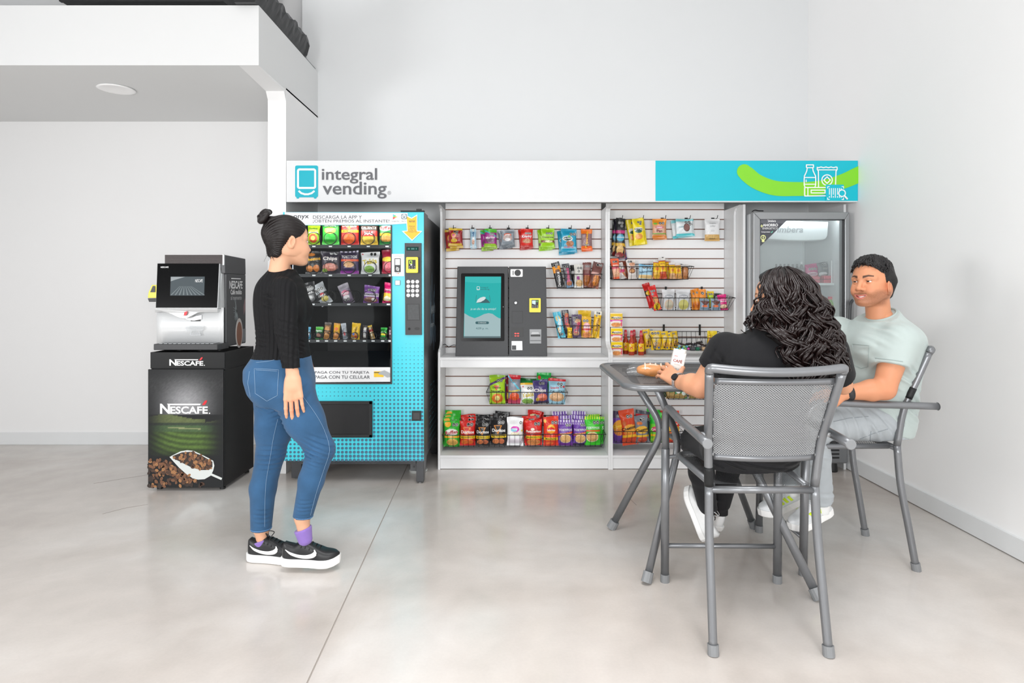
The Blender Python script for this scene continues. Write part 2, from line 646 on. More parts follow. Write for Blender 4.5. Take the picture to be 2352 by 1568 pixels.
# pictogram: bottle, snack bag, bar, barcode and magnifier
DI = DS - 0.0015
ic = []
bot = [(1852, 379), (1852, 384), (1854, 385), (1853, 392), (1851, 397), (1847.5, 404), (1847, 410), (1847, 424), (1849, 431)]
ic += stroke(bot, 2.4) + stroke([(2 * 1860.2 - x, y) for x, y in bot], 2.4)
ic += stroke([(1852, 378.6), (1868, 378.6)], 2.4) + stroke([(1854, 385), (1867, 385)], 2.2) + stroke([(1848, 407.6), (1873, 407.6)], 2.2) + stroke([(1848, 423), (1873, 423)], 2.2)
ic += stroke([(1851.5, 413), (1851.5, 418)], 2)
wav = [(1877 + i * 2.86, 384 + (1.0 if i % 4 in (1,) else -0.6 if i % 4 == 3 else 0.4)) for i in range(17)]
ic += stroke(wav, 2.4) + stroke([(1877, 384), (1877, 389), (1879.5, 393), (1880, 429)], 2.4) + stroke([(1922.6, 384), (1922.6, 389), (1920, 393), (1919, 424)], 2.4)
ic += stroke([(1878, 390), (1922, 390)], 2.2)
ic += stroke(ell(1899.5, 413.5, 12, 12, 28), 2.4, True) + stroke([(1899.5, 406), (1907, 413.5), (1899.5, 421), (1892, 413.5)], 2.4, True)
ic += stroke([(1848, 430.5), (1897, 430.5)], 2.4) + stroke([(1848, 450), (1897, 449.5)], 2.4) + stroke([(1855.5, 431), (1855.5, 449)], 2.2)
ic += stroke([(1848 + (0.8 if i % 2 else -0.8), 431 + i * 1.6) for i in range(12)], 2)
ic += stroke([(1863, 436.5), (1895, 436.5), (1895, 443), (1863, 443)], 2.4, True)
px_poly(ic, DI, WINK, t, 'pictogram')
px_poly([rrect(1896.6, 1938, 424, 461, 2)], DI - 0.001, CYAN, t, 'barcode_patch')
bc = []
for i, x in enumerate([1905, 1909.5, 1914, 1918.5, 1923.5, 1928, 1932]):
    bc.append([(x - .9, 432), (x + .9, 432), (x + .9, 447 if i % 2 == 0 else 454), (x - .9, 447 if i % 2 == 0 else 454)])
    if i % 2 == 0:
        bc.append([(x - .9, 450), (x + .9, 450), (x + .9, 454), (x - .9, 454)])
for sx2, sy2, dx, dy in ((1901, 428.5, 1, 1), (1937.5, 428.5, -1, 1), (1901, 458, 1, -1), (1937.5, 458, -1, -1)):
    bc += stroke([(sx2 + 4 * dx, sy2), (sx2, sy2), (sx2, sy2 + 4 * dy)], 1.6)
px_poly(bc, DI - 0.002, WINK, t, 'barcode_mark')
px_poly([ell(1934, 443.5, 7.6, 7.6, 24)], DI - 0.0025, CYAN, t, 'magnifier_lens')
mg = stroke(ell(1934, 443.5, 7.6, 7.6, 24), 2.4, True) + stroke([(1939, 449), (1946, 456.5)], 3.6)
px_poly(mg, DI - 0.003, WINK, t, 'magnifier_mark')
# company logo on the white part
px_poly([rrect(678, 730.5, 380, 453, 4)] + [rrect(681, 687, 450, 456, 2), rrect(721, 727, 450, 456, 2)], DS + 0.0018, LOGO, t, 'logo_machine')
px_poly(stroke(rrect(684.5, 724, 389, 431.5, 4), 4.5, True) + stroke([(687, 439), (692, 443.5), (700, 446), (708, 446), (716, 443.5), (721.5, 439)], 4.2), DS + 0.0005, WINK, t, 'logo_lines')
px_text('integral', 739, 866, 386, 421.5, DS, SGRY, t, bold=0.012)
px_text('vending', 741, 888, 417, 456, DS, SGRY, t, bold=0.012)
px_text('®', 890, 898, 438, 447, DS, mat('logo_pale_grey', '9a9b9e', 0.5), t)

# ================================================================== slatwall display units
SF, SU, SLAT = 4.444, 4.581, 4.785            # plinth front, upper panel front, slat faces
GROOVE = mat('brown_groove', '8a6556', 0.75, noise=0.12, nscale=40)
ZD, ZW = 0.102, 0.817                          # lower deck, worktop


def side_panel(x0, x1, parent, name='side_panel'):
    pr = [(SF, 0.0), (SF, 0.838)]
    pr += [(y, z) for y, z in [(SF + 0.006, 0.855), (SF + 0.03, 0.872), (SF + 0.075, 0.885), (SU - 0.03, 0.902), (SU - 0.006, 0.925), (SU, 0.955)]]
    pr += [(SU, 1.868), (SU - 0.006, 1.895), (SU - 0.03, 1.917), (SF + 0.03, 1.9315), (SF + 0.02, 1.933)]
    pr += [(YB - 0.004, 1.933), (YB - 0.004, 0.0)]
    o = MB().prism([(x0, y, z) for y, z in pr], (x1 - x0, 0, 0)).make(name, LAM, parent, bevel=0.0012)
    return recalc(o)


def display(x0, x1, label):
    t = thing('display_shelf', label, 'shelf', ((x0 + x1) / 2, SF, 0), 'slatwall display units under the sign')
    side_panel(x0, x0 + 0.0165, t)
    side_panel(x1 - 0.0165, x1, t)
    a, b2 = x0 + 0.0165, x1 - 0.0165
    MB().box(a, b2, SLAT + 0.011, SLAT + 0.02, 0.0, 1.96).make('back_board', GROOVE, t)
    z = 1.940
    k = 0
    while z > 0.12:
        hi, lo = (z - 0.0042, z - 0.0769 + 0.0042)
        for (pa, pb) in ((max(lo, ZW), hi), (max(lo, ZD), min(hi, 0.80))):
            if pb - pa > 0.012 and (pa >= ZW - 1e-6 or pb <= 0.8001):
                MB().box(a + 0.002, b2 - 0.002, SLAT, SLAT + 0.012, pa, pb).make('slat', SLATM, t)
        z -= 0.0769
    MB().box(a + 0.002, b2 - 0.002, SLAT, SLAT + 0.012, 1.945, 1.99).make('slat', SLATM, t)
    MB().box(a, b2, SF + 0.004, SLAT + 0.011, ZW - 0.0185, ZW).make('worktop', LAM, t, bevel=0.001)
    MB().box(a, b2, SF + 0.012, SF + 0.028, ZW - 0.074, ZW - 0.019).make('apron_board', LAM, t, bevel=0.001)
    MB().box(a, b2, SF + 0.004, SLAT + 0.011, ZD - 0.0165, ZD).make('lower_deck', LAM, t, bevel=0.001)
    MB().box(a, b2, SF + 0.010, SF + 0.026, 0.004, ZD - 0.017).make('plinth_board', LAM, t, bevel=0.001)
    return t


X0, X1, X2 = -0.540, 0.7185, 1.6835
display(X0, X1, 'white slatwall display unit with the payment kiosk on its worktop')
display(X1 + 0.0005, X2, 'white slatwall display unit behind the table with sauce bottles on it')
t = thing('fridge_niche', 'pair of tall white panels standing either side of the glass door fridge', 'panel', (2.05, SF, 0))
for x in (1.6845, 2.418):
    MB().box(x, x + 0.018, SF, YB - 0.004, 0, 1.933).make('upright_panel', LAM, t, bevel=0.001)
def scr(name, col, e=0.62):
    """lit display: dark glass that gives off its picture's colour"""
    m = mat(name, '0b0d0e', 0.45, spec=0.15)
    b = m.node_tree.nodes['Principled BSDF']
    b.inputs['Emission Color'].default_value = (*lin(col), 1)
    b.inputs['Emission Strength'].default_value = e
    return m


# ================================================================== coffee cabinet and coffee machine
CABM = mat('black_cabinet', '161718', 0.45, spec=0.3, noise=0.12, nscale=12)
RED = mat('red_accent', 'd8232f', 0.4)


def brand(parent, x0, x1, y0, y1, D, mt=WINK):
    """the coffee wordmark: tall N with a bar over the rest and a red accent"""
    w, h = x1 - x0, y1 - y0
    ty = y0 + 0.25 * h
    px_text('N', x0, x0 + 0.20 * w, ty, y1, D, mt, parent, bold=0.03)
    px_text('ESCAFE', x0 + 0.205 * w, x0 + 0.955 * w, ty + 0.2 * h, y1, D, mt, parent, bold=0.03)
    px_poly([[(x0 + 0.14 * w, ty), (x0 + 0.82 * w, ty), (x0 + 0.80 * w, ty + 0.11 * h), (x0 + 0.17 * w, ty + 0.11 * h)], ell(x1 - 0.01 * w, y1 - 0.04 * h, 0.013 * w, 0.013 * w, 10)], D, mt, parent, 'lettering_bar')
    px_poly([[(x0 + 0.84 * w, ty + 0.12 * h), (x0 + 0.865 * w, ty - 0.05 * h), (x0 + 0.90 * w, y0 + 0.02 * h), (x0 + 0.945 * w, y0), (x0 + 0.93 * w, ty - 0.08 * h), (x0 + 0.90 * w, ty + 0.08 * h)]], D, RED, parent, 'red_accent')


DC = 3.97
xl, xr = -2.371, -1.8775
t = thing('coffee_cabinet', 'black coffee station cabinet with plantation and coffee bean print', 'cabinet', ((xl + xr) / 2, DC, 0))
yb = 4.43
MB().box(xl + 0.008, xr, DC + 0.012, yb, 0.025, 0.785).make('body', CABM, t, bevel=0.003)
b = MB()
b.box(xl + 0.008, xr, DC + 0.012, DC + 0.022, 0.796, 0.902)
b.box(xr - 0.012, xr, DC + 0.022, yb, 0.785, 0.902)
b.box(xl + 0.008, xl + 0.02, DC + 0.022, yb, 0.785, 0.902)
b.box(xl + 0.02, xr - 0.012, yb - 0.012, yb, 0.785, 0.902)
b.box(xl + 0.02, xr - 0.012, DC + 0.022, yb - 0.012, 0.785, 0.80)
b.make('upper_surround', CABM, t, bevel=0.002)
brand(t, 389, 470.5, 820, 839.5, DC + 0.0105)
door = MB().box(xl, xr - 0.004, DC, DC + 0.012, 0.022, 0.7915).make('door', CABM, t, bevel=0.002)
for x in (xl + 0.05, xr - 0.03):
    for y in (DC + 0.05, yb - 0.05):
        MB().lathe((x, y, 0), [(0.018, 0), (0.018, 0.012), (0.008, 0.014), (0.008, 0.03)], 14).make('foot', BLK, t, smooth=False)
# printed landscape on the door: one small quad per patch of print
PRINT = mat('printed_film', 'ffffff', 0.45, attr=True, spec=0.2)
nu, nv = 84, 130
a0, b0 = P(341.5, 1119, DC - 0.0006), P(513, 849, DC - 0.0006)
vs = [(a0.x + (b0.x - a0.x) * i / nu, a0.y, a0.z + (b0.z - a0.z) * j / nv) for j in range(nv + 1) for i in range(nu + 1)]
fs = np.array([(j * (nu + 1) + i, j * (nu + 1) + i + 1, (j + 1) * (nu + 1) + i + 1, (j + 1) * (nu + 1) + i) for j in range(nv) for i in range(nu)])
rr = np.random.RandomState(3)
cols = []
blur = rr.rand(nv + 3, nu + 3)
for j in range(nv + 1):
    for i in range(nu + 1):
        u, v = i / nu, j / nv
        n = blur[j, i] * .5 + blur[j + 1, i + 1] * .3 + blur[j, i + 1] * .2
        col = np.array([.020, .021, .022])
        side = math.exp(-((u - .47) / .36) ** 4)
        if v > .62:
            g = math.exp(-((u - .5) / .27) ** 2 - ((v - .72) / .16) ** 2)
            col = col + g * np.array([.30, .30, .31]) * (.85 + .3 * n) + .02 * n * math.exp(-((v - .88) / .07) ** 2)
        else:
            hill = .60 + .02 * math.sin(u * 7) - (.03 if u > .75 else 0)
            if v < hill and v > .26:
                if v > .55:
                    c = np.array([.085, .105, .035]) * (.7 + .5 * n)
                elif v > .53:
                    c = np.array([.022, .035, .018]) * (.6 + .7 * n)
                elif v > .47:
                    c = np.array([.045, .085, .028]) * (.7 + .6 * n)
                    if abs(v - .505 + .03 * (u - .4)) < .005 and .25 < u < .7:
                        c = np.array([.2, .22, .1])
                else:
                    k = v + .22 * u - .08 * u * u
                    row = .5 + .5 * math.sin(k * 130 + 3 * math.sin(u * 5))
                    c = np.array([.075, .135, .020]) * (.45 + .75 * row) * (.7 + .6 * n)
                    if v > .40 - .1 * (1 - u):
                        c = c * .8
                edge = min(1, max(0, (v - .26) / .10))
                col = col + c * side * edge * 1.25
        cols.append(col)
pr = new_obj('landscape_print', vs, fs, PRINT, t, cols=np.array(cols))
brand(t, 367.5, 482.5, 919, 950, DC - 0.0014)
D2 = DC - 0.0012
BEAN = [mat('bean_%s' % n, c, 0.4) for n, c in (('dark', '4a2f1f'), ('mid', '7a5136'), ('light', 'a9794f'), ('blackish', '2c1d15'))]
poly, fmx = [], []
rb = random.Random(5)


def beans(n, inside, size, tone):
    k = 0
    while k < n:
        x, y = rb.uniform(342, 512), rb.uniform(1030, 1118)
        if not inside(x, y):
            continue
        k += 1
        s = size * rb.uniform(.75, 1.15)
        a = rb.uniform(0, PI)
        e = [(x + s * (math.cos(q) * math.cos(a) - .68 * math.sin(q) * math.sin(a)), y + s * (math.cos(q) * math.sin(a) + .68 * math.sin(q) * math.cos(a))) for q in [2 * PI * i / 9 for i in range(9)]]
        poly.append(e)
        fmx.append(tone(x, y))
        poly.append([(x - s * .8 * math.cos(a) - .4, y - s * .8 * math.sin(a)), (x + .4, y + .4), (x + s * .8 * math.cos(a) + .4, y + s * .8 * math.sin(a)), (x - .4, y - .2)])
        fmx.append(3)


beans(190, lambda x, y: y > 1056 + max(0, (x - 385)) * .62 and y > 1052 and not (x > 395 and y < 1066 + (x - 395) * .62), 4.6,
      lambda x, y: 3 if (x < 350 or y > 1110 or x > 470) and rb.random() < .7 else rb.choice([0, 0, 1, 1, 2]))
px_poly(poly, D2, BEAN, t, 'bean_print', fmx)['kind'] = 'stuff'
poly, fmx = [], []
sc = [(389.5, 1049), (397, 1045), (415, 1036), (430, 1033.5), (445, 1035), (462, 1043), (480, 1052), (490, 1058), (492.5, 1069), (490, 1080), (484, 1092), (470, 1100), (455, 1101), (443, 1098), (428, 1088), (412, 1074), (400, 1061)]
px_poly([sc, stroke([(483, 1088), (508, 1099)], 5)[0]], D2 - 0.0008, mat('scoop_print', 'd9dedb', 0.4), t, 'scoop_print')
inn = [(396, 1047), (418, 1038.5), (440, 1037), (462, 1045), (488, 1060), (488, 1072), (480, 1079), (462, 1079), (440, 1073), (420, 1063), (404, 1055)]
px_poly([inn], D2 - 0.0014, BEAN[3], t, 'scoop_hollow_print')


def in_poly(x, y, pl):
    r = False
    for i in range(len(pl)):
        (xa, ya), (xb_, yb_) = pl[i - 1], pl[i]
        if (ya > y) != (yb_ > y) and x < (xb_ - xa) * (y - ya) / (yb_ - ya) + xa:
            r = not r
    return r


beans(75, lambda x, y: in_poly(x, y, inn), 4.2, lambda x, y: rb.choice([1, 1, 2, 2, 0]))
px_poly(poly, D2 - 0.002, BEAN, t, 'scooped_bean_print', fmx)['kind'] = 'stuff'

# ---- machine
SIDE = mat('machine_side_grey', '454648', 0.4, noise=0.05, nscale=30)
SILV = mat('silver_shell', 'd6d8d9', 0.28, metal=0.35, noise=0.02, nscale=10)
PALE = mat('pale_silver_panel', 'e9ebec', 0.25, metal=0.15)
SCRB = mat('black_gloss', '080809', 0.22, spec=0.12)
PLATE = mat('bill_plate_grey', '9a9c9e', 0.5, metal=0.2)
mx0, mx1 = P(366, 0, 4.13).x, -1.93
t = thing('coffee_machine', 'bean to cup coffee machine with black touch screen on the black cabinet', 'coffee machine', (-2.15, 4.2, 0.905))
zb_, zt_ = 0.925, 1.545
MB().box(mx0, mx1, 4.12, 4.42, zb_, 1.42).make('body', SIDE, t, bevel=0.006)
# hopper lid with grille and sloping side
b = MB()
hx0 = P(382, 0, 4.12).x
b.prism([(mx1, 4.10, 1.42), (mx1, 4.42, 1.42), (mx1, 4.415, 1.535), (mx1, 4.10, 1.545)], (hx0 - mx1, 0, 0))
recalc(b.make('hopper', SIDE, t, bevel=0.004))
HOPB = mat('hopper_brown_grille', '3a2c2a', 0.5, noise=0.35, nscale=90)
for i in range(9):
    z = 1.485 + i * 0.0068
    MB().box(hx0 + 0.006, mx1 - 0.012, 4.092, 4.101, z, z + 0.0045).make('grille_slat', HOPB, t)
MB().box(mx1 - 0.012, mx1 - 0.002, 4.088, 4.102, 1.475, 1.548).make('hopper_corner', SILV, t, bevel=0.002)
# tilted screen panel
TD = lambda x, y: 4.05 + 0.045 * (708 - y) / 105
f = [P(357, 708.5, 4.048), P(500.5, 708.5, 4.048), P(505.5, 603.5, 4.093), P(361, 603.5, 4.093)]
b = MB().prism([f[0], f[1], f[2], f[3]], (0, 0.03, 0))
recalc(b.make('screen_housing', SILV, t, bevel=0.004))
TDo = lambda x, y: TD(x, y) - 0.004
px_poly([[(358.2, 706.5), (498.5, 706.5), (503, 605), (362, 605)]], TDo, SCRB, t, 'touch_panel')
TDp = lambda x, y: TD(x, y) - 0.0062
px_poly([[(391, 678.5), (469, 678.5), (470.3, 635), (392.3, 635)]], TDp, scr('screen_slate', '5f696e', 0.9), t, 'display')
TDq = lambda x, y: TD(x, y) - 0.0075
rows = []
for k in range(9):
    x0 = 391.5 + k * 9.5
    rows.append([(x0, 677.5), (x0 + 3.4, 677.5), (413 + k * 3.2 + 1, 657), (413 + k * 3.2, 657)])
px_poly(rows, TDq, scr('screen_pale_rows', '8e989b', 0.9), t, 'field_rows')
px_poly([[(392.3, 646), (392.5, 635.6), (425, 635.6), (400, 643)]], TDq, scr('screen_sky', 'b9c0c3', 0.9), t, 'field_sky')
px_text('NESCAFE', 448.5, 465.5, 641, 648, lambda x, y: TD(x, y) - 0.0105, WINK, t, w=(0, .145, 1))
px_text('NESCAFE', 369, 387, 611.5, 615.2, lambda x, y: TD(x, y) - 0.0075, WINK, t, bold=0.02, w=(0, .145, 1))
# silver frame side behind the screen, lower apron with the pouting chin
b = MB()
b.prism([P(500.5, 708, 4.06), P(515.5, 706, 4.12), P(513.5, 605, 4.12), P(505.5, 604, 4.10)], (0, 0.02, 0))
recalc(b.make('frame_side', SILV, t, bevel=0.002))
chin = cat_rom([(355.5, 717), (375, 716), (393, 721), (408, 728), (417, 730.5), (428, 730.5), (440, 725), (455, 718), (470, 717), (499, 717)], 4)
ch2 = [(q.x, q.y) for q in [V((a.x, a.y)) for a in [V((p[0], p[1], 0)) for p in chin]]]
b = MB()
b.prism([P(x, y, 4.065) for x, y in ch2] + [P(500.5, 709, 4.055), P(356, 709, 4.055)], (0, 0.06, 0))
recalc(b.make('spout_apron', SILV, t, bevel=0.002))
px_poly([[(422, 725), (424, 716.5), (430.5, 714.5), (430, 720), (427, 724.5)]], 4.055, RED, t, 'red_accent', th=0.003)
b = MB()
b.prism([P(x, y, 4.10) for x, y in ((424, 730.5), (445, 726), (463, 723), (463, 733), (445, 736.5), (430, 734.5))], (0, 0.06, 0))
recalc(b.make('spout', SILV, t, bevel=0.002))
MB().box(P(437, 0, 4.1).x, P(459, 0, 4.1).x, 4.105, 4.15, P(0, 737.5, 4.1).z, P(0, 733.5, 4.1).z).make('spout_outlet', BLK, t, bevel=0.001)
# hollow white front panel, curved slightly
pv, pf = [], []
for i in range(13):
    u = i / 12
    for z in (P(0, 789, 4.12).z, P(0, 706, 4.12).z):
        pv.append((mx0 + 0.004 + (mx1 - 0.006 - mx0 - 0.004) * u, 4.113 - 0.02 * (2 * u - 1) ** 2, z))
for i in range(12):
    pf.append((2 * i, 2 * i + 2, 2 * i + 3, 2 * i + 1))
new_obj('front_panel', pv, pf, PALE, t, smooth=True, solid=0.004)
GR2 = mat('vent_grey', '9ea1a3', 0.35, metal=0.4)
st = []
for k in range(8):
    y = 743.5 + k * 2.2
    hw = 20.5 * (1 - ((y - 751) / 9.5) ** 4 * .3)
    st += stroke([(447.5 - hw, y), (447.5 + hw, y)], 0.9)
st += stroke([(440, 760), (437, 768)], 1.2) + stroke([(457, 760), (460, 768)], 1.2) + stroke([(437, 765.5), (460, 765.5)], 1) + stroke([(437, 769), (461, 769)], 1.6)
px_poly(st, 4.09, GR2, t, 'embossed_vent')
b = MB()
tx0, tx1 = P(352.5, 0, 4.0).x, P(498.5, 0, 4.0).x
b.prism([(tx0, 4.0, 0.914), (tx1, 4.0, 0.914), (mx1 + 0.012, 4.03, 0.914), (mx1 + 0.012, 4.13, 0.914), (tx0, 4.13, 0.914)], (0, 0, 0.04))
recalc(b.make('drip_tray', DGRY, t, bevel=0.004))
for k in range(12):
    x = tx0 + 0.03 + k * 0.0305
    MB().box(x, x + 0.022, 4.012, 4.10, 0.9545, 0.957).make('tray_grate_bar', GR2, t)
for x in (tx0 + 0.12, tx1 - 0.03, tx0 + 0.26):
    MB().lathe((x, 4.10, 0.902), [(0.016, 0), (0.016, 0.014)], 12).make('leg', BLK, t)
# yellow card reader on the left flank
YEL = mat('reader_yellow', 'efe02f', 0.35, noise=0.03)
b = MB()
b.prism([P(x, y, 4.12) for x, y in ((339, 684), (341, 671), (348.5, 654), (366, 654), (366, 684))], (0, 0.09, 0))
rd = recalc(b.make('card_reader', YEL, t, bevel=0.003))
b = MB()
b.prism([P(x, y, 4.12) for x, y in ((339, 685), (366, 685), (366, 693), (342, 693))], (0, 0.09, 0))
recalc(b.make('reader_base', BLK, rd, bevel=0.002))
px_poly([[(345, 671), (351, 656.5), (356.5, 656.5), (356.5, 671)]], 4.117, DGRY, rd, 'reader_screen')
# printed right flank
SX = mx1 + 0.0012


def flank(s, y, z, w, mt, h=None, parent=t):
    lettering(s, (SX, y, z), w, mt, parent, u=(0, 1, 0), bold=0.02, height=h)


flank('NESCAFE', 4.262, 1.345, 0.20, WINK, 0.055)
MB().box(SX - 0.001, SX, 4.19, 4.335, 1.385, 1.391).make('lettering_bar', WINK, t)
flank('Café molido', 4.265, 1.295, 0.17, WINK, 0.035)
flank('al momento', 4.265, 1.255, 0.17, mat('pale_grey_ink', 'a9aaab', 0.5), 0.030)


def flank_poly(polys, mt, name, lift=0.0):
    mb = MB()
    for pl in polys:
        mb.prism([(SX + lift, y, z) for y, z in pl], (-0.001, 0, 0))
    recalc(mb.make(name, mt, t))


flank_poly([[(a, b2) for a, b2 in ell(4.31, 1.005, 0.055, 0.105, 24)]], mat('cup_white', 'cfcac6', 0.4), 'cup_print')
flank_poly([[(a, b2) for a, b2 in ell(4.312, 1.000, 0.043, 0.085, 24)]], mat('cup_coffee', '8a5a44', 0.4), 'coffee_print', 0.0006)
ry = random.Random(2)
sp = []
for k in range(16):
    a = PI * (.62 + k / 15 * 1.1)
    l = ry.uniform(.04, .10)
    c0 = (4.27, 1.165)
    c1 = (4.27 + .45 * l * math.cos(a) * 1.2, 1.165 + l * math.sin(a) * 1.0)
    sp += stroke([c0, c1], 0.0028)
flank_poly(sp, mat('splash_print', '8c9496', 0.4), 'splash_print')
flank_poly([[(4.385, 1.13), (4.408, 1.17), (4.408, 1.25), (4.395, 1.235), (4.38, 1.19)]], mat('petal_print', '8d6f70', 0.4), 'petal_print')
flank_poly([[(4.365, 0.935), (4.415, 0.935), (4.415, 1.03), (4.365, 1.03)]], mat('grey_notice', '85878a', 0.5), 'notice_label')

# ================================================================== vending machine
DV = 4.106
VX0, VX1, VZ0, VZ1, VYB = -1.543, -0.592, 0.158, 1.833, 5.0
VCY = mat('vinyl_cyan', '46cfe0', 0.3, noise=0.02, nscale=3)
VBK = mat('machine_black_paint', '3a3b3e', 0.32, noise=0.15, nscale=15, bump=0.05, bscale=300)
INR = mat('machine_interior', '161617', 0.5, noise=0.2, nscale=8)
t = thing('vending_machine', 'turquoise and black snack vending machine with glass front', 'vending machine', ((VX0 + VX1) / 2, DV, 0))
VM = t
wl, wr, wt, wb = P(668, 0, DV).x, P(897.5, 0, DV).x, P(0, 517, DV).z, P(0, 879, DV).z
b = MB()
b.box(VX0 + 0.006, VX0 + 0.03, DV + 0.19, VYB, VZ0, VZ1 - 0.01)
b.box(VX1 - 0.03, VX1 - 0.001, DV + 0.194, VYB, VZ0, VZ1 - 0.012)
b.box(VX0 + 0.03, VX1 - 0.03, DV + 0.19, VYB, VZ1 - 0.03, VZ1 - 0.014)
b.box(VX0 + 0.03, VX1 - 0.03, VYB - 0.02, VYB, VZ0, VZ1 - 0.03)
b.box(VX0 + 0.03, VX1 - 0.03, DV + 0.19, VYB - 0.02, VZ0, VZ0 + 0.03)
b.make('cabinet', VBK, t, bevel=0.003)
b = MB()
b.box(VX0 + 0.031, wr + 0.03, VYB - 0.032, VYB - 0.021, VZ0 + 0.03, VZ1 - 0.03)
b.box(wr + 0.012, wr + 0.03, DV + 0.03, VYB - 0.03, VZ0 + 0.03, VZ1 - 0.03)
b.box(VX0 + 0.031, wl - 0.012, DV + 0.03, VYB - 0.03, VZ0 + 0.03, VZ1 - 0.03)
b.box(wl - 0.012, wr + 0.012, DV + 0.05, VYB - 0.03, VZ1 - 0.05, VZ1 - 0.031)
b.make('interior_lining', INR, t)
# door: cyan skin around the window, black return at the side
b = MB()
b.box(VX0, wl, DV + 0.002, DV + 0.03, VZ0, VZ1)
b.box(wr, VX1 - 0.002, DV + 0.002, DV + 0.03, VZ0, VZ1)
b.box(wl, wr, DV + 0.002, DV + 0.03, wt, VZ1)
b.box(wl, wr, DV + 0.002, DV + 0.03, VZ0, wb)
b.make('door_skin', VCY, t)
b = MB()
b.box(VX1 - 0.03, VX1, DV + 0.004, DV + 0.188, VZ0 - 0.002, VZ1 + 0.002)
b.make('door_return', VBK, t, bevel=0.006)
MB().box(VX0, VX0 + 0.03, DV + 0.03, DV + 0.188, VZ0, VZ1).make('door_return', VBK, t, bevel=0.006)
MB().box(VX1 - 0.16, VX1 + 0.001, DV + 0.001, DV + 0.03, VZ1 + 0.002, VZ1 + 0.012).make('door_cap', BLK, t, bevel=0.003)
MB().box(VX1 - 0.055, VX1 - 0.02, DV + 0.01, DV + 0.03, VZ1 + 0.012, VZ1 + 0.024).make('cap_hinge', BLK, t, bevel=0.002)
# window frame and glass
b = MB()
fw = 0.009
b.box(wl - fw, wl, DV - 0.004, DV + 0.03, wb - fw, wt + fw)
b.box(wr, wr + fw, DV - 0.004, DV + 0.03, wb - fw, wt)
b.box(wl, wr, DV - 0.004, DV + 0.03, wb - fw, wb)
b.make('window_frame', DGRY, t, bevel=0.002)
MB().box(wl, wr, DV + 0.012, DV + 0.016, wb, wt).make('window_glass', glass_mat('vending_glass', 'f8f9f9', 0.018, 0.03), t)
# lettered strips
px_poly([[(654, 487.5), (936.5, 489), (936.5, 513), (900, 515.5), (654, 517)]], DV - 0.001, LAM, t, 'banner', th=0.002)
DT = DV - 0.0035
TXM = mat('machine_lettering', '3a3b42', 0.5)
px_text('onyx', 674, 709.5, 494, 504.5, DT, TXM, t, bold=0.01)
px_text('DESCARGA LA APP Y', 719, 831, 494.5, 502.5, DT, TXM, t)
px_text('¡OBTÉN PREMIOS AL INSTANTE!', 719, 894.5, 502.5, 512.5, DT, TXM, t)
px_poly([[(902.5, 491.5), (906.5, 493.8), (902.5, 498)], [(902.5, 498), (906.5, 493.8), (910, 496), (906.6, 498)], [(902.5, 498), (907, 498), (910, 497), (913.5, 498), (907.5, 500)], [(902.5, 498.2), (909, 499.6), (902.5, 504)]],
        DT, [mat('icon_sky', '63c7e8', 0.4), mat('icon_green', '66cf77', 0.4), mat('icon_yellow', 'f0c93c', 0.4), mat('icon_red', 'de4a5a', 0.4)], t, 'store_icon', [0, 1, 2, 3])
px_poly([rrect(921.5, 935, 491, 503.5, 3)], DT, mat('icon_steel', '8a9aa3', 0.4), t, 'app_icon')
px_poly(stroke(ell(928.3, 497.2, 4.6, 4.6, 16), 1, True) + stroke([(928.3, 493), (924.5, 500)], 1.1) + stroke([(928.3, 493), (932, 500)], 1.1), DT - 0.0015, WINK, t, 'app_icon_mark')
px_text('Google Play', 899.5, 917, 506.8, 509.6, DT, TXM, t)
px_text('App Store', 922, 936.3, 506.3, 509.2, DT, TXM, t)
px_poly([[(674, 843), (896.5, 843), (896.5, 876.5), (674, 878)]], DV + 0.010, LAM, t, 'pay_strip', th=0.002)
px_text('PAGA CON TU TARJETA', 723, 848, 852, 859.5, DV + 0.006, TXM, t)
px_text('PAGA CON TU CELULAR', 723, 849.5, 862, 869.5, DV + 0.006, TXM, t)
px_poly([[(859, 852.5), (881, 852.5), (881, 865.5), (859, 865.5)], [(859, 854.3), (881, 854.3), (881, 856.2), (859, 856.2)],
         [(869, 857), (874, 853), (883, 850), (889, 853), (896, 857), (896, 865.5), (889, 866.5), (882, 862), (876, 860), (870, 860)]], DV + 0.0065,
        [mat('card_yellow', 'f2c530', 0.4), mat('card_stripe', '3b3b3b', 0.4), mat('hand_grey', 'a9acaf', 0.5)], t, 'card_and_hand', [0, 1, 2])
# arrow sticker
arw = [(932, 493.5), (945.5, 500), (958.5, 492.5), (958.5, 529.5), (970, 530.5), (946.5, 553), (923, 530.5), (935, 529.5)]
px_poly([arw], DT + 0.001, WINK, t, 'arrow_border')
ins = [(934, 497), (945.5, 502.3), (957, 495.7), (957, 531), (966.5, 532), (946.5, 550.5), (927, 532), (936.5, 531)]
px_poly([ins], DT, mat('arrow_yellow', 'fbc02c', 0.4, noise=0.03), t, 'arrow_face')
px_text('NAYAX', 939.5, 953.5, 505.8, 510.5, DT - 0.0015, TXM, t, bold=0.02)
for i, s in enumerate(('PAGA', 'AQUI', 'CON TU', 'TARJETA')):
    hw = (6.5, 5.5, 9, 11)[i]
    px_text(s, 946.5 - hw, 946.5 + hw, 518 + i * 4.35, 521 + i * 4.35, DT - 0.0015, TXM, t)
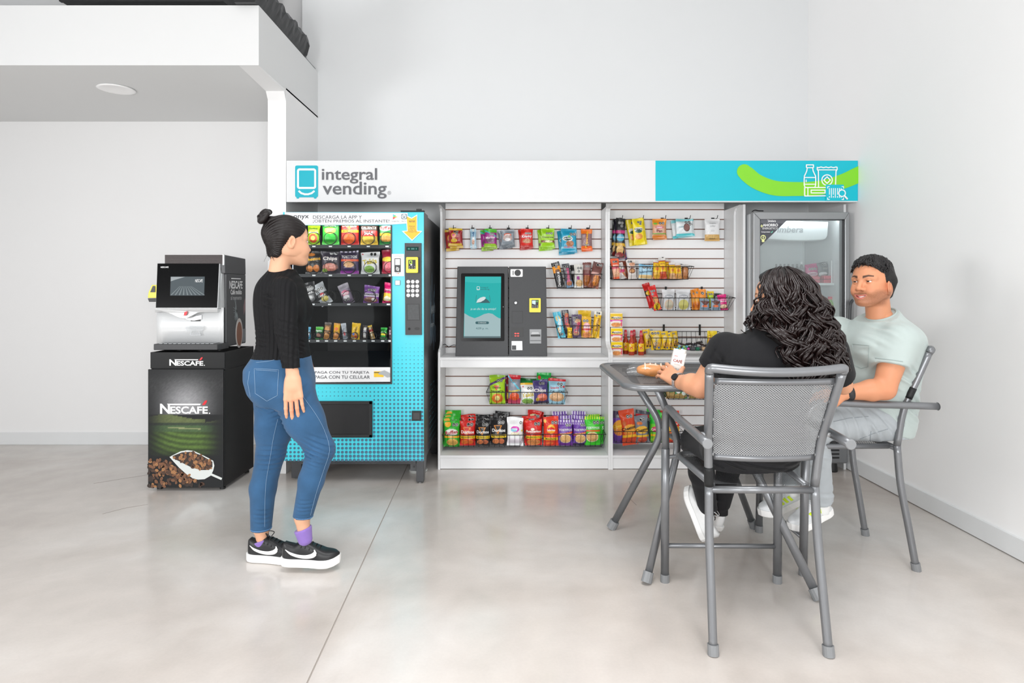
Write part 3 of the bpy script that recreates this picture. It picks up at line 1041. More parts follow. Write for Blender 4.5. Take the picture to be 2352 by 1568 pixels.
# selection column
CPD = DV - 0.012
px_poly([[(929.5, 558), (967.5, 558), (968.5, 769), (931, 769)]], CPD, DGRY, t, 'control_panel', th=-0.014)
cp = t.children[-1]
px_poly([[(933.5, 566.5), (961.5, 566.5), (961.5, 575.5), (933.5, 575.5)]], CPD - 0.0005, mat('lcd_dark_green', '0d3a35', 0.6, spec=.2), cp, 'display')
px_poly([[(937 + 2.6 * i, 569.5), (938.6 + 2.6 * i, 569.5), (938.6 + 2.6 * i, 573), (937 + 2.6 * i, 573)] for i in (0, 1, 3, 4, 5, 7)], CPD - 0.002, mat('lcd_ink', '1f7d70', 0.3, emit=0.2), cp, 'display_segments')
b = MB()
b.prism([P(x, y, CPD - 0.02) for x, y in rrect(932.5, 960, 590, 626.5, 2.5)], (0, 0.02, 0))
rd = recalc(b.make('card_reader', YEL, t, bevel=0.002))
b = MB()
b.prism([P(x, y, CPD - 0.01) for x, y in rrect(958, 963, 590, 627, 1.5)], (0, 0.01, 0))
recalc(b.make('reader_back', BLK, rd))
px_poly([[(938, 596.5), (954.5, 596.5), (954.5, 617.5), (938, 617.5)]], CPD - 0.021, BLK, rd, 'reader_screen')
px_poly(stroke([(941, 599), (946, 599), (946, 605), (941, 605)], 1.3, True), CPD - 0.0225, mat('lime_ink', 'b7e63a', 0.4, emit=0.3), rd, 'reader_symbol')
px_poly([[(943, 606.5), (946.5, 606.5), (946.5, 609.5), (943, 609.5)]] + [ell(940.5 + 6 * i, 612 + 3.5 * j, .7, .7, 6) for i in range(3) for j in range(2)], CPD - 0.0225, WINK, rd, 'reader_keys')
KEYM = mat('key_white', 'e4e5e6', 0.3)
for j in range(4):
    for i in range(3):
        c = P(938 + 10.3 * i, 646.8 + 10.4 * j, CPD)
        MB().lathe(c, [(0.0128, 0.0), (0.0128, -0.004), (0.0108, -0.0065)], 20, axis='y').make('key', KEYM, cp)
        s = '123456789*0#'[j * 3 + i]
        lettering(s, (c.x, c.y - 0.0072, c.z), None, mat('key_ink', '8d8f92', 0.5), cp, height=0.009)
px_poly([[(934, 697.5), (963.5, 697.5), (964.5, 735.5), (935, 735.5)]], CPD - 0.0005, BLK, cp, 'reject_frame')
px_poly([[(935.5, 699), (962, 699), (963, 734), (936.5, 734)]], CPD - 0.002, mat('worn_plate', '46484a', 0.5, noise=0.3, nscale=80), cp, 'reject_plate')
px_poly([ell(940, 755, 3, 3, 18)], CPD - 0.0005, mat('hole_black', '050505', 0.6), cp, 'lock_hole')
px_poly([ell(958, 754.5, 6, 3.2, 18)], CPD - 0.0005, BLK, cp, 'coin_slot')
# white sticker with the reader drawing
px_poly([[(899.5, 583), (928.5, 583), (928.5, 634), (899.5, 634)]], DT + 0.001, LAM, t, 'reader_sticker')
px_text('Gift Regale', 905, 924, 586, 590, DT - 0.0005, mat('pale_ink', 'a9abae', 0.5), t)
px_poly([rrect(906, 920.5, 593, 625, 1.5)], DT - 0.0005, DGRY, t, 'reader_drawing')
px_poly([[(907.5, 594.5), (919, 594.5), (919, 608.5), (907.5, 608.5)]], DT - 0.0018, mat('sticker_pale', 'dcdedf', 0.5), t, 'drawing_screen')
px_poly(stroke(ell(913.2, 617.5, 3, 3.4, 12), 1.1, True) + stroke([(911, 613), (915.5, 622)], 1.2), DT - 0.0018, WINK, t, 'drawing_hand')
px_poly([ell(914, 627.8, 1, 1, 8), ell(916, 627.8, 1, 1, 8)], DT - 0.0005, [RED, mat('amber', 'f0a030', 0.4)], t, 'card_mark', [0, 1])
px_text('VISA', 908, 912, 626.8, 628.8, DT - 0.0005, mat('visa_blue', '4a5d8c', 0.5), t)
px_poly([rrect(907.3, 919.3, 643.5, 654.7, .8)], DT + 0.001, mat('grey_edge', '6b7175', 0.4), t, 'sticker_edge')
px_poly([rrect(908.2, 918.4, 644.2, 653.9, .5)], DT - 0.0004, LAM, t, 'small_sticker')
# halftone dots growing towards the lower right corner
dots = []
for j in range(40):
    for i in range(36):
        x, y = 969.5 - i * 9.16, 1056.5 - j * 9.22
        if x < 655 or y < 762:
            continue
        v = (y - 762) / 296
        r = 3.75 * min(1, max(0, 0.02 + 1.15 * v - max(0, (930 - x)) * (0.0013 + 0.0011 * (1 - v))))
        if r < 0.45 or (674 < x < 902 and y < 882) or (x > 924 and y < 772) or (700 < x < 858 and 918 < y < 1006) or (944 < x < 969 and 941 < y < 968):
            continue
        dots.append([(q, min(w_, 1059)) for q, w_ in ell(x, y, r, r, 10)])
px_poly(dots, DV + 0.0008, mat('dot_slate', '43687f', 0.4), t, 'dot_print')['kind'] = 'stuff'
# delivery flap and coin return
b = MB()
dx0, dx1, dz0, dz1 = P(700, 0, DV).x, P(855.5, 0, DV).x, P(0, 1004, DV).z, P(0, 920.5, DV).z
for q in ((dx0, dx1, dz1 - 0.022, dz1), (dx0, dx1, dz0, dz0 + 0.022), (dx0, dx0 + 0.022, dz0, dz1), (dx1 - 0.022, dx1, dz0, dz1)):
    b.box(q[0], q[1], DV - 0.012, DV + 0.004, q[2], q[3])
b.make('delivery_frame', BLK, t, bevel=0.003)
MB().box(dx0 + 0.02, dx1 - 0.02, DV - 0.006, DV + 0.003, dz0 + 0.02, dz1 - 0.02).make('delivery_flap', mat('flap_black', '18181a', 0.3, noise=0.25, nscale=25), t, bevel=0.003)
b = MB()
cx0, cx1, cz0, cz1 = P(946, 0, DV).x, P(967.5, 0, DV).x, P(0, 966, DV).z, P(0, 943, DV).z
b.box(cx0, cx1, DV - 0.006, DV + 0.004, cz0, cz1)
b.make('coin_return', BLK, t, bevel=0.002)
MB().box(cx0 + 0.008, cx1 - 0.008, DV - 0.009, DV - 0.004, cz0 + 0.01, cz1 - 0.012).make('return_cup', DGRY, t, bevel=0.002)
# legs
for (x0, x1, y0, zz) in ((VX1 - 0.055, VX1 - 0.004, DV + 0.012, 0), (VX0 + 0.02, VX0 + 0.09, DV + 0.10, 0), (VX1 - 0.055, VX1 - 0.004, 4.85, 0), (VX0 + 0.02, VX0 + 0.09, 4.85, 0)):
    b = MB()
    dy = 0.10
    b.hexa([(x0, y0, 0.012), (x1, y0, 0.012), (x1, y0 + dy * .5, 0.012), (x0, y0 + dy * .5, 0.012),
            (x0, y0, VZ0), (x1, y0, VZ0), (x1, y0 + dy * 1.6, VZ0), (x0, y0 + dy * 1.6, VZ0)])
    l = b.make('leg', VBK, t, bevel=0.003)
    MB().lathe(((x0 + x1) / 2, y0 + 0.025, 0), [(0.019, 0), (0.022, 0.006), (0.016, 0.013)], 14).make('levelling_foot', STEEL, l)
MB().box(VX0 + 0.1, VX1 - 0.06, DV + 0.03, DV + 0.06, VZ0 - 0.03, VZ0).make('base_rail', VBK, t)
# scuffed print on the right flank
FX = VX1 + 0.0008


def vflank(polys, mt, name):
    mb = MB()
    for pl in polys:
        mb.prism([(FX, y, z) for y, z in pl], (-0.001, 0, 0))
    recalc(mb.make(name, mt, t))


rz = random.Random(9)
sm = []
for k in range(26):
    y, z, l = rz.uniform(4.42, 4.75), rz.uniform(0.95, 1.32), rz.uniform(.03, .12)
    w = rz.uniform(.004, .014)
    sm.append([(y - w, z), (y, z - l), (y + w, z), (y, z + l)])
vflank(sm, mat('worn_blue_print', '5b7080', 0.5), 'worn_print')
lettering('NAYAX', (FX + .0006, 4.58, 1.165), 0.26, mat('worn_white', 'aeb6bb', 0.5), t, u=(0, 1, 0), bold=0.02, height=0.06)
lettering('integral', (FX + .0006, 4.52, 1.05), 0.2, mat('worn_white', 'aeb6bb', 0.5), t, u=(0, 1, 0), height=0.05)
vflank([[(4.38 + 0.05 * i, 0.21 + .045 * j), (4.40 + 0.05 * i, 0.21 + .045 * j), (4.40 + 0.05 * i, 0.217 + .045 * j), (4.38 + 0.05 * i, 0.217 + .045 * j)] for i in range(9) for j in range(10) if (i + j) % 3 or j < 4], mat('teal_flecks', '2d6d78', 0.5), 'flank_dots')
# trays, price tags and spirals
TRAYS = [(562.5, 568, [722, 760, 803, 847, 890], 14.0), (629.5, 634, [722, 760, 803, 851, 898], 14.0), (696, 700.5, [720, 758, 802, 849, 893], 14.0),
         (780, 784.5, [709, 731, 751, 772, 794, 815, 838, 858, 880, 897], 8.2)]
TD0 = 4.19
TAGM = mat('price_tag', 'dfe3e4', 0.5)
for ri, (ya, yb2, xs, cr) in enumerate(TRAYS):
    zt2, zb2 = P(0, ya, TD0).z, P(0, yb2, TD0).z
    tr = MB().box(wl + 0.002, wr - 0.002 + 0.01, TD0, 4.75, zb2 - 0.004, zb2).make('tray', VBK, t)
    MB().box(wl + 0.002, wr + 0.008, TD0 - 0.004, TD0, zb2 - 0.006, zt2 + 0.001).make('tray_lip', mat('tray_lip_black', '2b2d2f', 0.3), tr)
    for k, x in enumerate(xs):
        c = P(x - 1, (ya + yb2) / 2 + .5, TD0 - 0.0045)
        MB().box(c.x - 0.011, c.x + 0.011, c.y - 0.0012, c.y, c.z - 0.0045, c.z + 0.0045).make('price_tag', TAGM, tr)
        r = cr / 332
        ctr = P(x, ya - cr * 1.05, 4.22)
        ctr.z = max(ctr.z, zb2 + r + 0.004)
        path = []
        turns = 4 if cr > 10 else 5
        pitch = 0.075 if cr > 10 else 0.05
        for q in range(turns * 18 + 1):
            a = 2 * PI * q / 18 - PI / 2
            path.append((ctr.x + r * math.cos(a), 4.202 + pitch * max(0, q - 17) / 18, ctr.z + r * math.sin(a)))
        MB().tube(path, 0.0021, 5).make('spiral', WIRE, t, smooth=True)
# delivery chute things low behind the glass
b = MB()
b.hexa([(wl, DV + 0.04, wb + 0.01), (wr, DV + 0.04, wb + 0.01), (wr, 4.6, wb + 0.16), (wl, 4.6, wb + 0.16), (wl, DV + 0.04, wb + 0.014), (wr, DV + 0.04, wb + 0.014), (wr, 4.6, wb + 0.165), (wl, 4.6, wb + 0.165)])
b.make('chute_plate', mat('chute_dark', '303234', 0.35), t)

# cool white strip lamps along the inside of the window frame
def strip_lamp(loc, rot, ln, w, parent):
    MB().box(loc[0] - (ln / 2 if rot == 'x' else .008), loc[0] + (ln / 2 if rot == 'x' else .008), loc[1] - .004, loc[1] + .004, loc[2] - (.008 if rot == 'x' else ln / 2), loc[2] + (.008 if rot == 'x' else ln / 2)).make('lamp_strip', mat('lamp_strip_white', 'f4f6ff', .4, emit=0.8), parent)
    l = bpy.data.lights.new('strip_light', 'AREA')
    l.shape = 'RECTANGLE'
    l.size, l.size_y = (ln, .02) if rot == 'x' else (.02, ln)
    l.energy = w
    o = bpy.data.objects.new('strip_light', l)
    COL.objects.link(o)
    o.parent = parent
    o.location = V(loc) - ORG[parent] + V((0, .006, 0))
    o.rotation_euler = (PI / 2, 0, 0)


strip_lamp(((wl + wr) / 2, DV + 0.034, wt + 0.012), 'x', wr - wl, 1.5, VM)
strip_lamp((wl - 0.006, DV + 0.036, (wt + wb) / 2 + .1), 'z', 0.8, 1.0, VM)
strip_lamp((wr + 0.006, DV + 0.036, (wt + wb) / 2 + .1), 'z', 0.8, 1.0, VM)

# ---- power strip on the floor below
t = thing('power_strip', 'grey power socket box on the floor beneath the vending machine', 'power strip', (-0.68, 4.36, 0))
MB().box(-0.725, -0.625, 4.34, 4.44, 0.02, 0.075).make('socket_box', mat('socket_grey', '6f7173', 0.45), t, bevel=0.004)
b = MB()
b.lathe((-0.675, 4.40, 0), [(0.062, 0.0), (0.066, 0.01), (0.062, 0.02)], 24)
b.make('base_plate', mat('socket_base', 'b9bbb8', 0.5), t)
b = MB()
for x in (-0.70, -0.665):
    b.box(x - .004, x - .001, 4.3385, 4.342, 0.045, 0.057)
    b.box(x + .004, x + .007, 4.3385, 4.342, 0.045, 0.057)
b.make('socket_slots', BLK, t)

# ================================================================== self checkout kiosk
KD = lambda x, y: 4.53 + 0.05 * (818 - y) / 206
KW = (0, 0.075, 1)
KG = mat('kiosk_charcoal', '4b4c4e', 0.5, spec=0.3, noise=0.10, nscale=120, bump=0.06, bscale=500)
t = thing('payment_kiosk', 'charcoal self checkout kiosk with teal touch screen on the white worktop', 'kiosk', (-0.08, 4.55, 0.817))
for x0t, x1t, x0b, x1b, nm in ((1050.5, 1167, 1046, 1167.3, 'screen_cabinet'), (1169, 1254, 1169, 1257, 'payment_cabinet')):
    b = MB()
    fr = [P(x0b, 818, 4.53), P(x1b, 818, 4.53), P(x1t, 612, 4.58), P(x0t, 612, 4.58)]
    b.prism(fr, (0, 0.13, 0))
    o = recalc(b.make(nm, KG, t, bevel=0.004))
    if nm == 'screen_cabinet':
        k1 = o
    else:
        k2 = o
MB().box(P(1046, 0, 4.53).x + .01, P(1257, 0, 4.53).x - .01, 4.54, 4.65, 0.8175, 0.832).make('base_plinth', BLK, t)
off = lambda d: (lambda x, y: KD(x, y) - d)
px_poly([rrect(1059, 1158.5, 627.5, 783, 3)], off(0.004), SCRB, k1, 'screen_bezel', th=-0.004)
px_poly([[(1068.3, 635), (1151, 635), (1149.5, 776), (1065, 776)]], off(0.005), scr('screen_teal', '17b9b6', 0.95), k1, 'display')
px_poly([[(1068.3, 635), (1151, 635), (1150.9, 649.5), (1130, 650), (1100, 649.5), (1068, 647)]], off(0.0062), scr('screen_teal_light', '35c3c0', 0.95), k1, 'screen_upper_band')
wv = [(1066.5, 719)] + [(1078, 726), (1090, 730.5), (1100, 727), (1112, 721), (1122, 718.8), (1131, 720.5), (1140, 727), (1146, 730.5), (1150, 731)]
px_poly([[wv[i], wv[i + 1], (wv[i + 1][0] - .3, 776), (wv[i][0] - .5, 776)] for i in range(len(wv) - 1)], off(0.0062), scr('screen_mist', 'a9c4c7', 0.95), k1, 'screen_lower_wave')
px_poly([[(1065.2, 772), (1149.5, 772), (1149.5, 776), (1065, 776)]], off(0.0075), scr('screen_edge', '5d7478', 0.95), k1, 'screen_bottom_bar')
SCW = scr('screen_white', 'e2eeee', 0.95)
SCG = scr('screen_slate_ink', '38656b', 0.95)
T3 = off(0.008)
px_poly(stroke(rrect(1095.3, 1101.5, 658, 665.5, 1.5), 1.0, True) + stroke([(1096, 663), (1098.4, 665.3), (1101, 663)], 1), T3, SCW, k1, 'screen_logo')
px_text('integral', 1103, 1121, 658, 662, T3, SCG, k1, w=KW)
px_text('vending', 1103, 1124, 662, 666.5, T3, SCG, k1, w=KW)
px_poly([[(1094, 695), (1097, 688), (1103, 683.5), (1110, 681.3), (1115, 682), (1115.5, 685), (1112, 689), (1104, 693.5)]], T3, SCW, k1, 'screen_cloche')
px_poly([[(1094, 695.5), (1126, 695.5), (1122, 690), (1116, 685.5)]], off(0.007), SCG, k1, 'screen_tray')
px_poly(stroke([(1094.5, 678), (1092.5, 692)], .7) + stroke([(1124.5, 678), (1126, 694)], .7), T3, SCG, k1, 'screen_lines')
px_text('¡a un clic de tu antojo!', 1081, 1139, 706.5, 713, T3, SCW, k1, w=KW)
px_poly([rrect(1092, 1123, 738, 744, 2.9)], T3, SCG, k1, 'start_button')
px_text('COMENZAR', 1098, 1117, 739.5, 742.5, off(0.0095), SCW, k1, w=KW)
px_text('4:09 p. m.', 1093, 1122, 751.5, 757.5, T3, SCG, k1, w=KW)
px_poly([ell(1155.7, 704.5, .8, .8, 8)], T3, SCW, k1, 'status_light')
px_poly([rrect(1172.5, 1200.5, 618, 635.5, 2)], off(0.002), WINK, k2, 'scanner_plate', th=-0.002)
px_poly([ell(1189, 626.3, 7.2, 7.2, 26)], off(0.006), mat('scanner_dark', '2e2f31', 0.25), k2, 'scanner_eye', th=-0.004)
px_poly(stroke([(1178.6, 622), (1178.6, 631)], 1.6), off(0.0035), BLK, k2, 'scanner_slot')
b = MB()
b.lathe(P(1184.5, 695.2, KD(0, 695)), [(0.0125, 0), (0.0125, -0.006), (0.009, -0.011)], 20, axis='y')
b.make('key_lock', STEEL, k2)
px_poly([rrect(1215.8, 1242, 684.5, 717, 2)], off(0.012), YEL, k2, 'card_reader', th=-0.012)
rd = k2.children[-1]
px_poly([[(1221, 688.5), (1237, 688.5), (1236.5, 707), (1221, 707)]], off(0.0135), BLK, rd, 'reader_screen')
px_poly([[(1222, 690), (1230.5, 690), (1230, 699.5), (1222, 697)]], off(0.015), mat('reader_picture', 'b9d3dd', 0.3, emit=0.2), rd, 'reader_picture')
px_poly([ell(1233.5, 691.8, 2, 2, 10)] + [ell(1224 + 5 * i, 702 + 3 * j, .7, .7, 6) for i in range(3) for j in range(2)], off(0.015), [mat('reader_green', '5fb548', 0.4), WINK], rd, 'reader_keys', [0] + [1] * 6)
px_poly(stroke([(1176, 714.5), (1200.3, 714.5), (1200.3, 741.5), (1176, 741.5)], .8, True), off(0.0008), BLK, k2, 'hatch_outline')
px_poly([[(1174.2, 752), (1202, 752), (1201.5, 773.5), (1174.4, 773.5)]], off(0.001), BLK, k2, 'scan_window')
GLOWR = mat('scan_red_glow', 'ff2418', 0.3, emit=1.2)
px_poly([ell(1184 + 6 * i, y, 2.4, ry_, 10) for i in range(2) for y, ry_ in ((765.7, 1.5), (771.2, 1.1))], off(0.0025), GLOWR, k2, 'scan_light')
px_poly([[(1216.3, 756), (1243.2, 756), (1243, 788.5), (1216.8, 788.5)]], off(0.002), PLATE, k2, 'bill_acceptor', th=-0.002)
rd = k2.children[-1]
px_poly([[(1219, 768), (1241, 768), (1241, 772.5), (1219, 772.5)]], off(0.0032), BLK, rd, 'bill_mouth')
px_poly([[(1222, 762), (1237, 762), (1239, 767), (1219.5, 768)]], off(0.006), mat('bill_lip', 'c3c5c7', 0.5), rd, 'bill_lip')
px_poly(stroke([(1218, 782), (1242, 782)], 1), off(0.0035), DGRY, rd, 'bill_seam')
px_poly([[(1175, 783), (1199.5, 783), (1200, 804), (1175, 804)]], off(0.002), WINK, k2, 'receipt_plate', th=-0.002)
px_poly([[(1176, 793), (1185.5, 793), (1185.5, 803), (1176, 803)]], off(0.0035), DGRY, k2, 'receipt_slot')
# cable from kiosk to the vending machine side
cb = MB().tube(cat_rom([P(1047, 792.5, 4.62), P(1042, 792, 4.66), P(1036, 794, 4.66), P(1031, 797.3, 4.66), P(1027, 794, 4.66), P(1022, 790.5, 4.62), P(1015, 793, 4.60), P(1010.6, 798, 4.555), P(1005.5, 806, 4.50), P(1001.5, 828, 4.52), P(1000.5, 850, 4.66), P(1001, 890, 4.75)], 6), 0.0026, 6).make('power_cable', BLK, None, smooth=True)
tag(cb, 'black cable looping from the kiosk over the white side panel', 'cable')

# ================================================================== glass door fridge
DF = 4.348
FM = mat('fridge_grey', '9b9d9f', 0.32, metal=0.55, noise=0.03, nscale=30)
FD = mat('fridge_dark_grey', '77797b', 0.4, metal=0.4, noise=0.05, nscale=20)
FW = mat('fridge_white_lining', 'f2f4f5', 0.45)
fx0, fx1 = 1.722, 2.408
fz0, fz1 = P(0, 1012, DF).z, P(0, 487, DF).z
t = thing('display_fridge', 'tall grey glass door drinks fridge between the white panels', 'fridge', ((fx0 + fx1) / 2, DF, 0))
FR = t
b = MB()
yb3 = 4.98
b.box(fx0, fx0 + 0.03, DF + 0.065, yb3, 0.07, fz1 - 0.004)
b.box(fx1 - 0.03, fx1, DF + 0.065, yb3, 0.07, fz1 - 0.004)
b.box(fx0 + 0.03, fx1 - 0.03, DF + 0.065, yb3, fz1 - 0.04, fz1 - 0.004)
b.box(fx0 + 0.03, fx1 - 0.03, yb3 - 0.03, yb3, 0.07, fz1 - 0.04)
b.box(fx0 + 0.03, fx1 - 0.03, DF + 0.065, yb3, 0.07, 0.26)
b.make('cabinet', mat('fridge_body', 'dcdfe1', 0.35), t, bevel=0.003)
b = MB()
b.box(fx0 + 0.03, fx0 + 0.036, DF + 0.07, yb3 - 0.03, 0.26, fz1 - 0.04)
b.box(fx1 - 0.036, fx1 - 0.03, DF + 0.07, yb3 - 0.03, 0.26, fz1 - 0.04)
b.box(fx0 + 0.03, fx1 - 0.03, yb3 - 0.036, yb3 - 0.03, 0.26, fz1 - 0.04)
b.make('lining', FW, t)
fw = 0.066
gx0, gx1, gz0, gz1 = P(1746, 0, DF).x, P(1941, 0, DF).x, fz0 + 0.06, P(0, 503.5, DF).z


def bar(p, nm='door_frame'):
    o = MB().prism(p, (0, 0.055, 0)).make(nm, FM, t, bevel=0.004)
    return recalc(o)


o4 = [(fx0, DF, fz0), (fx1, DF, fz0), (fx1, DF, fz1), (fx0, DF, fz1)]
i4 = [(gx0, DF, gz0), (gx1, DF, gz0), (gx1, DF, gz1), (gx0, DF, gz1)]
for k in range(4):
    bar([o4[k], o4[(k + 1) % 4], i4[(k + 1) % 4], i4[k]], 'frame_bar')
b = MB()
b.box(gx0, gx0 + 0.004, DF + 0.012, DF + 0.05, gz0, gz1)
b.box(gx1 - 0.014, gx1, DF + 0.012, DF + 0.05, gz0, gz1)
b.box(gx0, gx1, DF + 0.012, DF + 0.05, gz1 - 0.005, gz1)
b.make('door_gasket', DGRY, t)
MB().box(gx0, gx1, DF + 0.014, DF + 0.018, gz0, gz1).make('door_glass', glass_mat('fridge_glass', 'f4f8f8', 0.06, 0.03, 0.10), t)
# badge light box, wordmark
b = MB()
lb = [(1762, 505), (1903, 509), (1901, 541), (1897, 548), (1889, 551), (1850, 552.5), (1810, 552), (1762, 548.5)]
b.prism([P(x, y, 4.46) for x, y in lb], (0, 0.09, 0))
recalc(b.make('light_box', mat('light_box_white', 'e6ebec', 0.4, emit=0.08), t, bevel=0.006))
px_text('imbera', 1785, 1845, 519.5, 534, 4.457, mat('pale_badge_grey', 'a3a8aa', 0.5), t, bold=0.02, italic=0.2)
# corner sticker
STK = mat('sticker_slate', '4b4c53', 0.4, noise=0.05, nscale=20)
SD = DF + 0.0125
px_poly([[(1746.5, 503.8), (1808.5, 504.5), (1746.5, 565)]], SD, STK, t, 'corner_sticker')
px_poly([[(1746.8, 504), (1808, 504.6), (1799, 513), (1746.8, 512)]], SD - 0.0012, mat('sticker_band', '63646b', 0.4), t, 'sticker_band')
px_text('imbera', 1767, 1782, 504.8, 509.5, SD - 0.0026, WINK, t, bold=0.02, italic=0.15)
px_poly(stroke(ell(1763.5, 507.5, 2.3, 2.3, 10, -1.8, 1.8), 1), SD - 0.0026, WINK, t, 'sticker_emblem')
px_text('AHORRO', 1752, 1787, 513.5, 520, SD - 0.0014, WINK, t, bold=0.03)
px_text('ENERGÉTICO', 1751.5, 1786.5, 520.7, 526.5, SD - 0.0014, WINK, t)
px_text('Comprobado', 1748.5, 1769, 531, 534.5, SD - 0.0014, WINK, t, bold=0.02)
YL2 = mat('sticker_yellow', 'eef0a8', 0.4)
px_poly(stroke([(1749.5, 516), (1749.5, 522)], 1.5) + stroke([(1746.7, 519), (1752.5, 519)], 1.5) + stroke(ell(1752.8, 545.5, 5.2, 5.2, 18), 1.7, True) + stroke([(1753.8, 541.5), (1751.5, 546), (1754.2, 545.5), (1752, 549.5)], 1.2)
        + [[(1750, 550.5), (1755.5, 550.5), (1756, 554.5), (1754, 556), (1751, 556), (1749.5, 554.5)]], SD - 0.0014, YL2, t, 'bulb_symbol')
px_poly(stroke([(1771, 532.5), (1772.3, 534.3), (1774.8, 530.5)], 1.3), SD - 0.0014, mat('tick_mint', '6fd3b6', 0.4), t, 'tick_mark')
strip_lamp(((gx0 + gx1) / 2, DF + 0.058, gz1 + 0.012), 'x', gx1 - gx0, 0.9, FR)
# shelves of white wire
SHM = mat('shelf_white_wire', 'f4f6f6', 0.4)
SHELVES = []
for py in (651, 736.5, 822, 905):
    z = P(0, py, 4.47).z
    SHELVES.append(z)
    b = MB()
    b.box(fx0 + 0.04, fx1 - 0.045, 4.47, 4.476, z - 0.012, z + 0.004)
    b.box(fx0 + 0.04, fx1 - 0.045, 4.90, 4.905, z - 0.004, z)
    for k in range(26):
        x = fx0 + 0.05 + k * 0.0235
        b.box(x, x + 0.0045, 4.474, 4.90, z - 0.004, z)
    sh = b.make('wire_shelf', SHM, t)
for x in (fx0 + 0.04, fx1 - 0.05):
    MB().box(x, x + 0.008, yb3 - 0.045, yb3 - 0.036, 0.30, 1.70).make('shelf_upright', SHM, t)
    MB().box(x, x + 0.006, 4.50, 4.506, SHELVES[0] - .005, SHELVES[0] + 0.17).make('shelf_guard', SHM, t)
b = MB()
b.tube(fillet([P(1958, 690, DF - 0.004), P(1953.5, 696, DF - 0.03), P(1952, 720, DF - 0.032), P(1951, 800, DF - 0.032), P(1953, 830, DF - 0.004)], 0.02), 0.009, 8, flat=1.5)
b.make('door_handle', mat('handle_dark', '4b4d4f', 0.4, metal=0.4), t, smooth=True)
# lower grille and feet
gz = (P(0, 1066, DF).z, fz0 - 0.006)
o = MB().box(fx0 + 0.004, fx1 - 0.002, DF + 0.012, DF + 0.08, gz[0], gz[1]).make('lower_panel', FD, t, bevel=0.012)
for k in range(5):
    z = P(0, 1017.5 + 8.6 * k, DF).z
    MB().box(fx0 + 0.06, P(1930, 0, DF).x, DF + 0.008, DF + 0.016, z - 0.006, z + 0.006).make('vent_slot', BLK, o, bevel=0.004)
for x in (fx0 + 0.06, P(1921, 0, DF).x):
    for y in (DF + 0.06, 4.9):
        MB().lathe((x, y, 0), [(0.036, 0.0), (0.038, 0.01), (0.034, 0.07)], 20).make('foot', BLK, t, smooth=False)
b = MB()
b.tube(cat_rom([P(1727, 486, 4.45), P(1734, 482.5, 4.45), P(1742, 484, 4.47), P(1753, 484.3, 4.5)], 5), 0.004, 6)
b.make('top_cable', BLK, t, smooth=True)
# ================================================================== packets, boxes, bottles and baskets
FOIL = mat('printed_foil', 'ffffff', 0.28, attr=True, spec=0.5, bump=0.25, bscale=28)
CLEARBAG = glass_mat('clear_film', 'fafafa', 0.06, 0.15, 0.05)
INKS = {}


def ink(c):
    if c not in INKS:
        INKS[c] = mat('print_' + c, c, 0.4)
    return INKS[c]


def shade_noise(rs, n):
    return rs.rand(n)


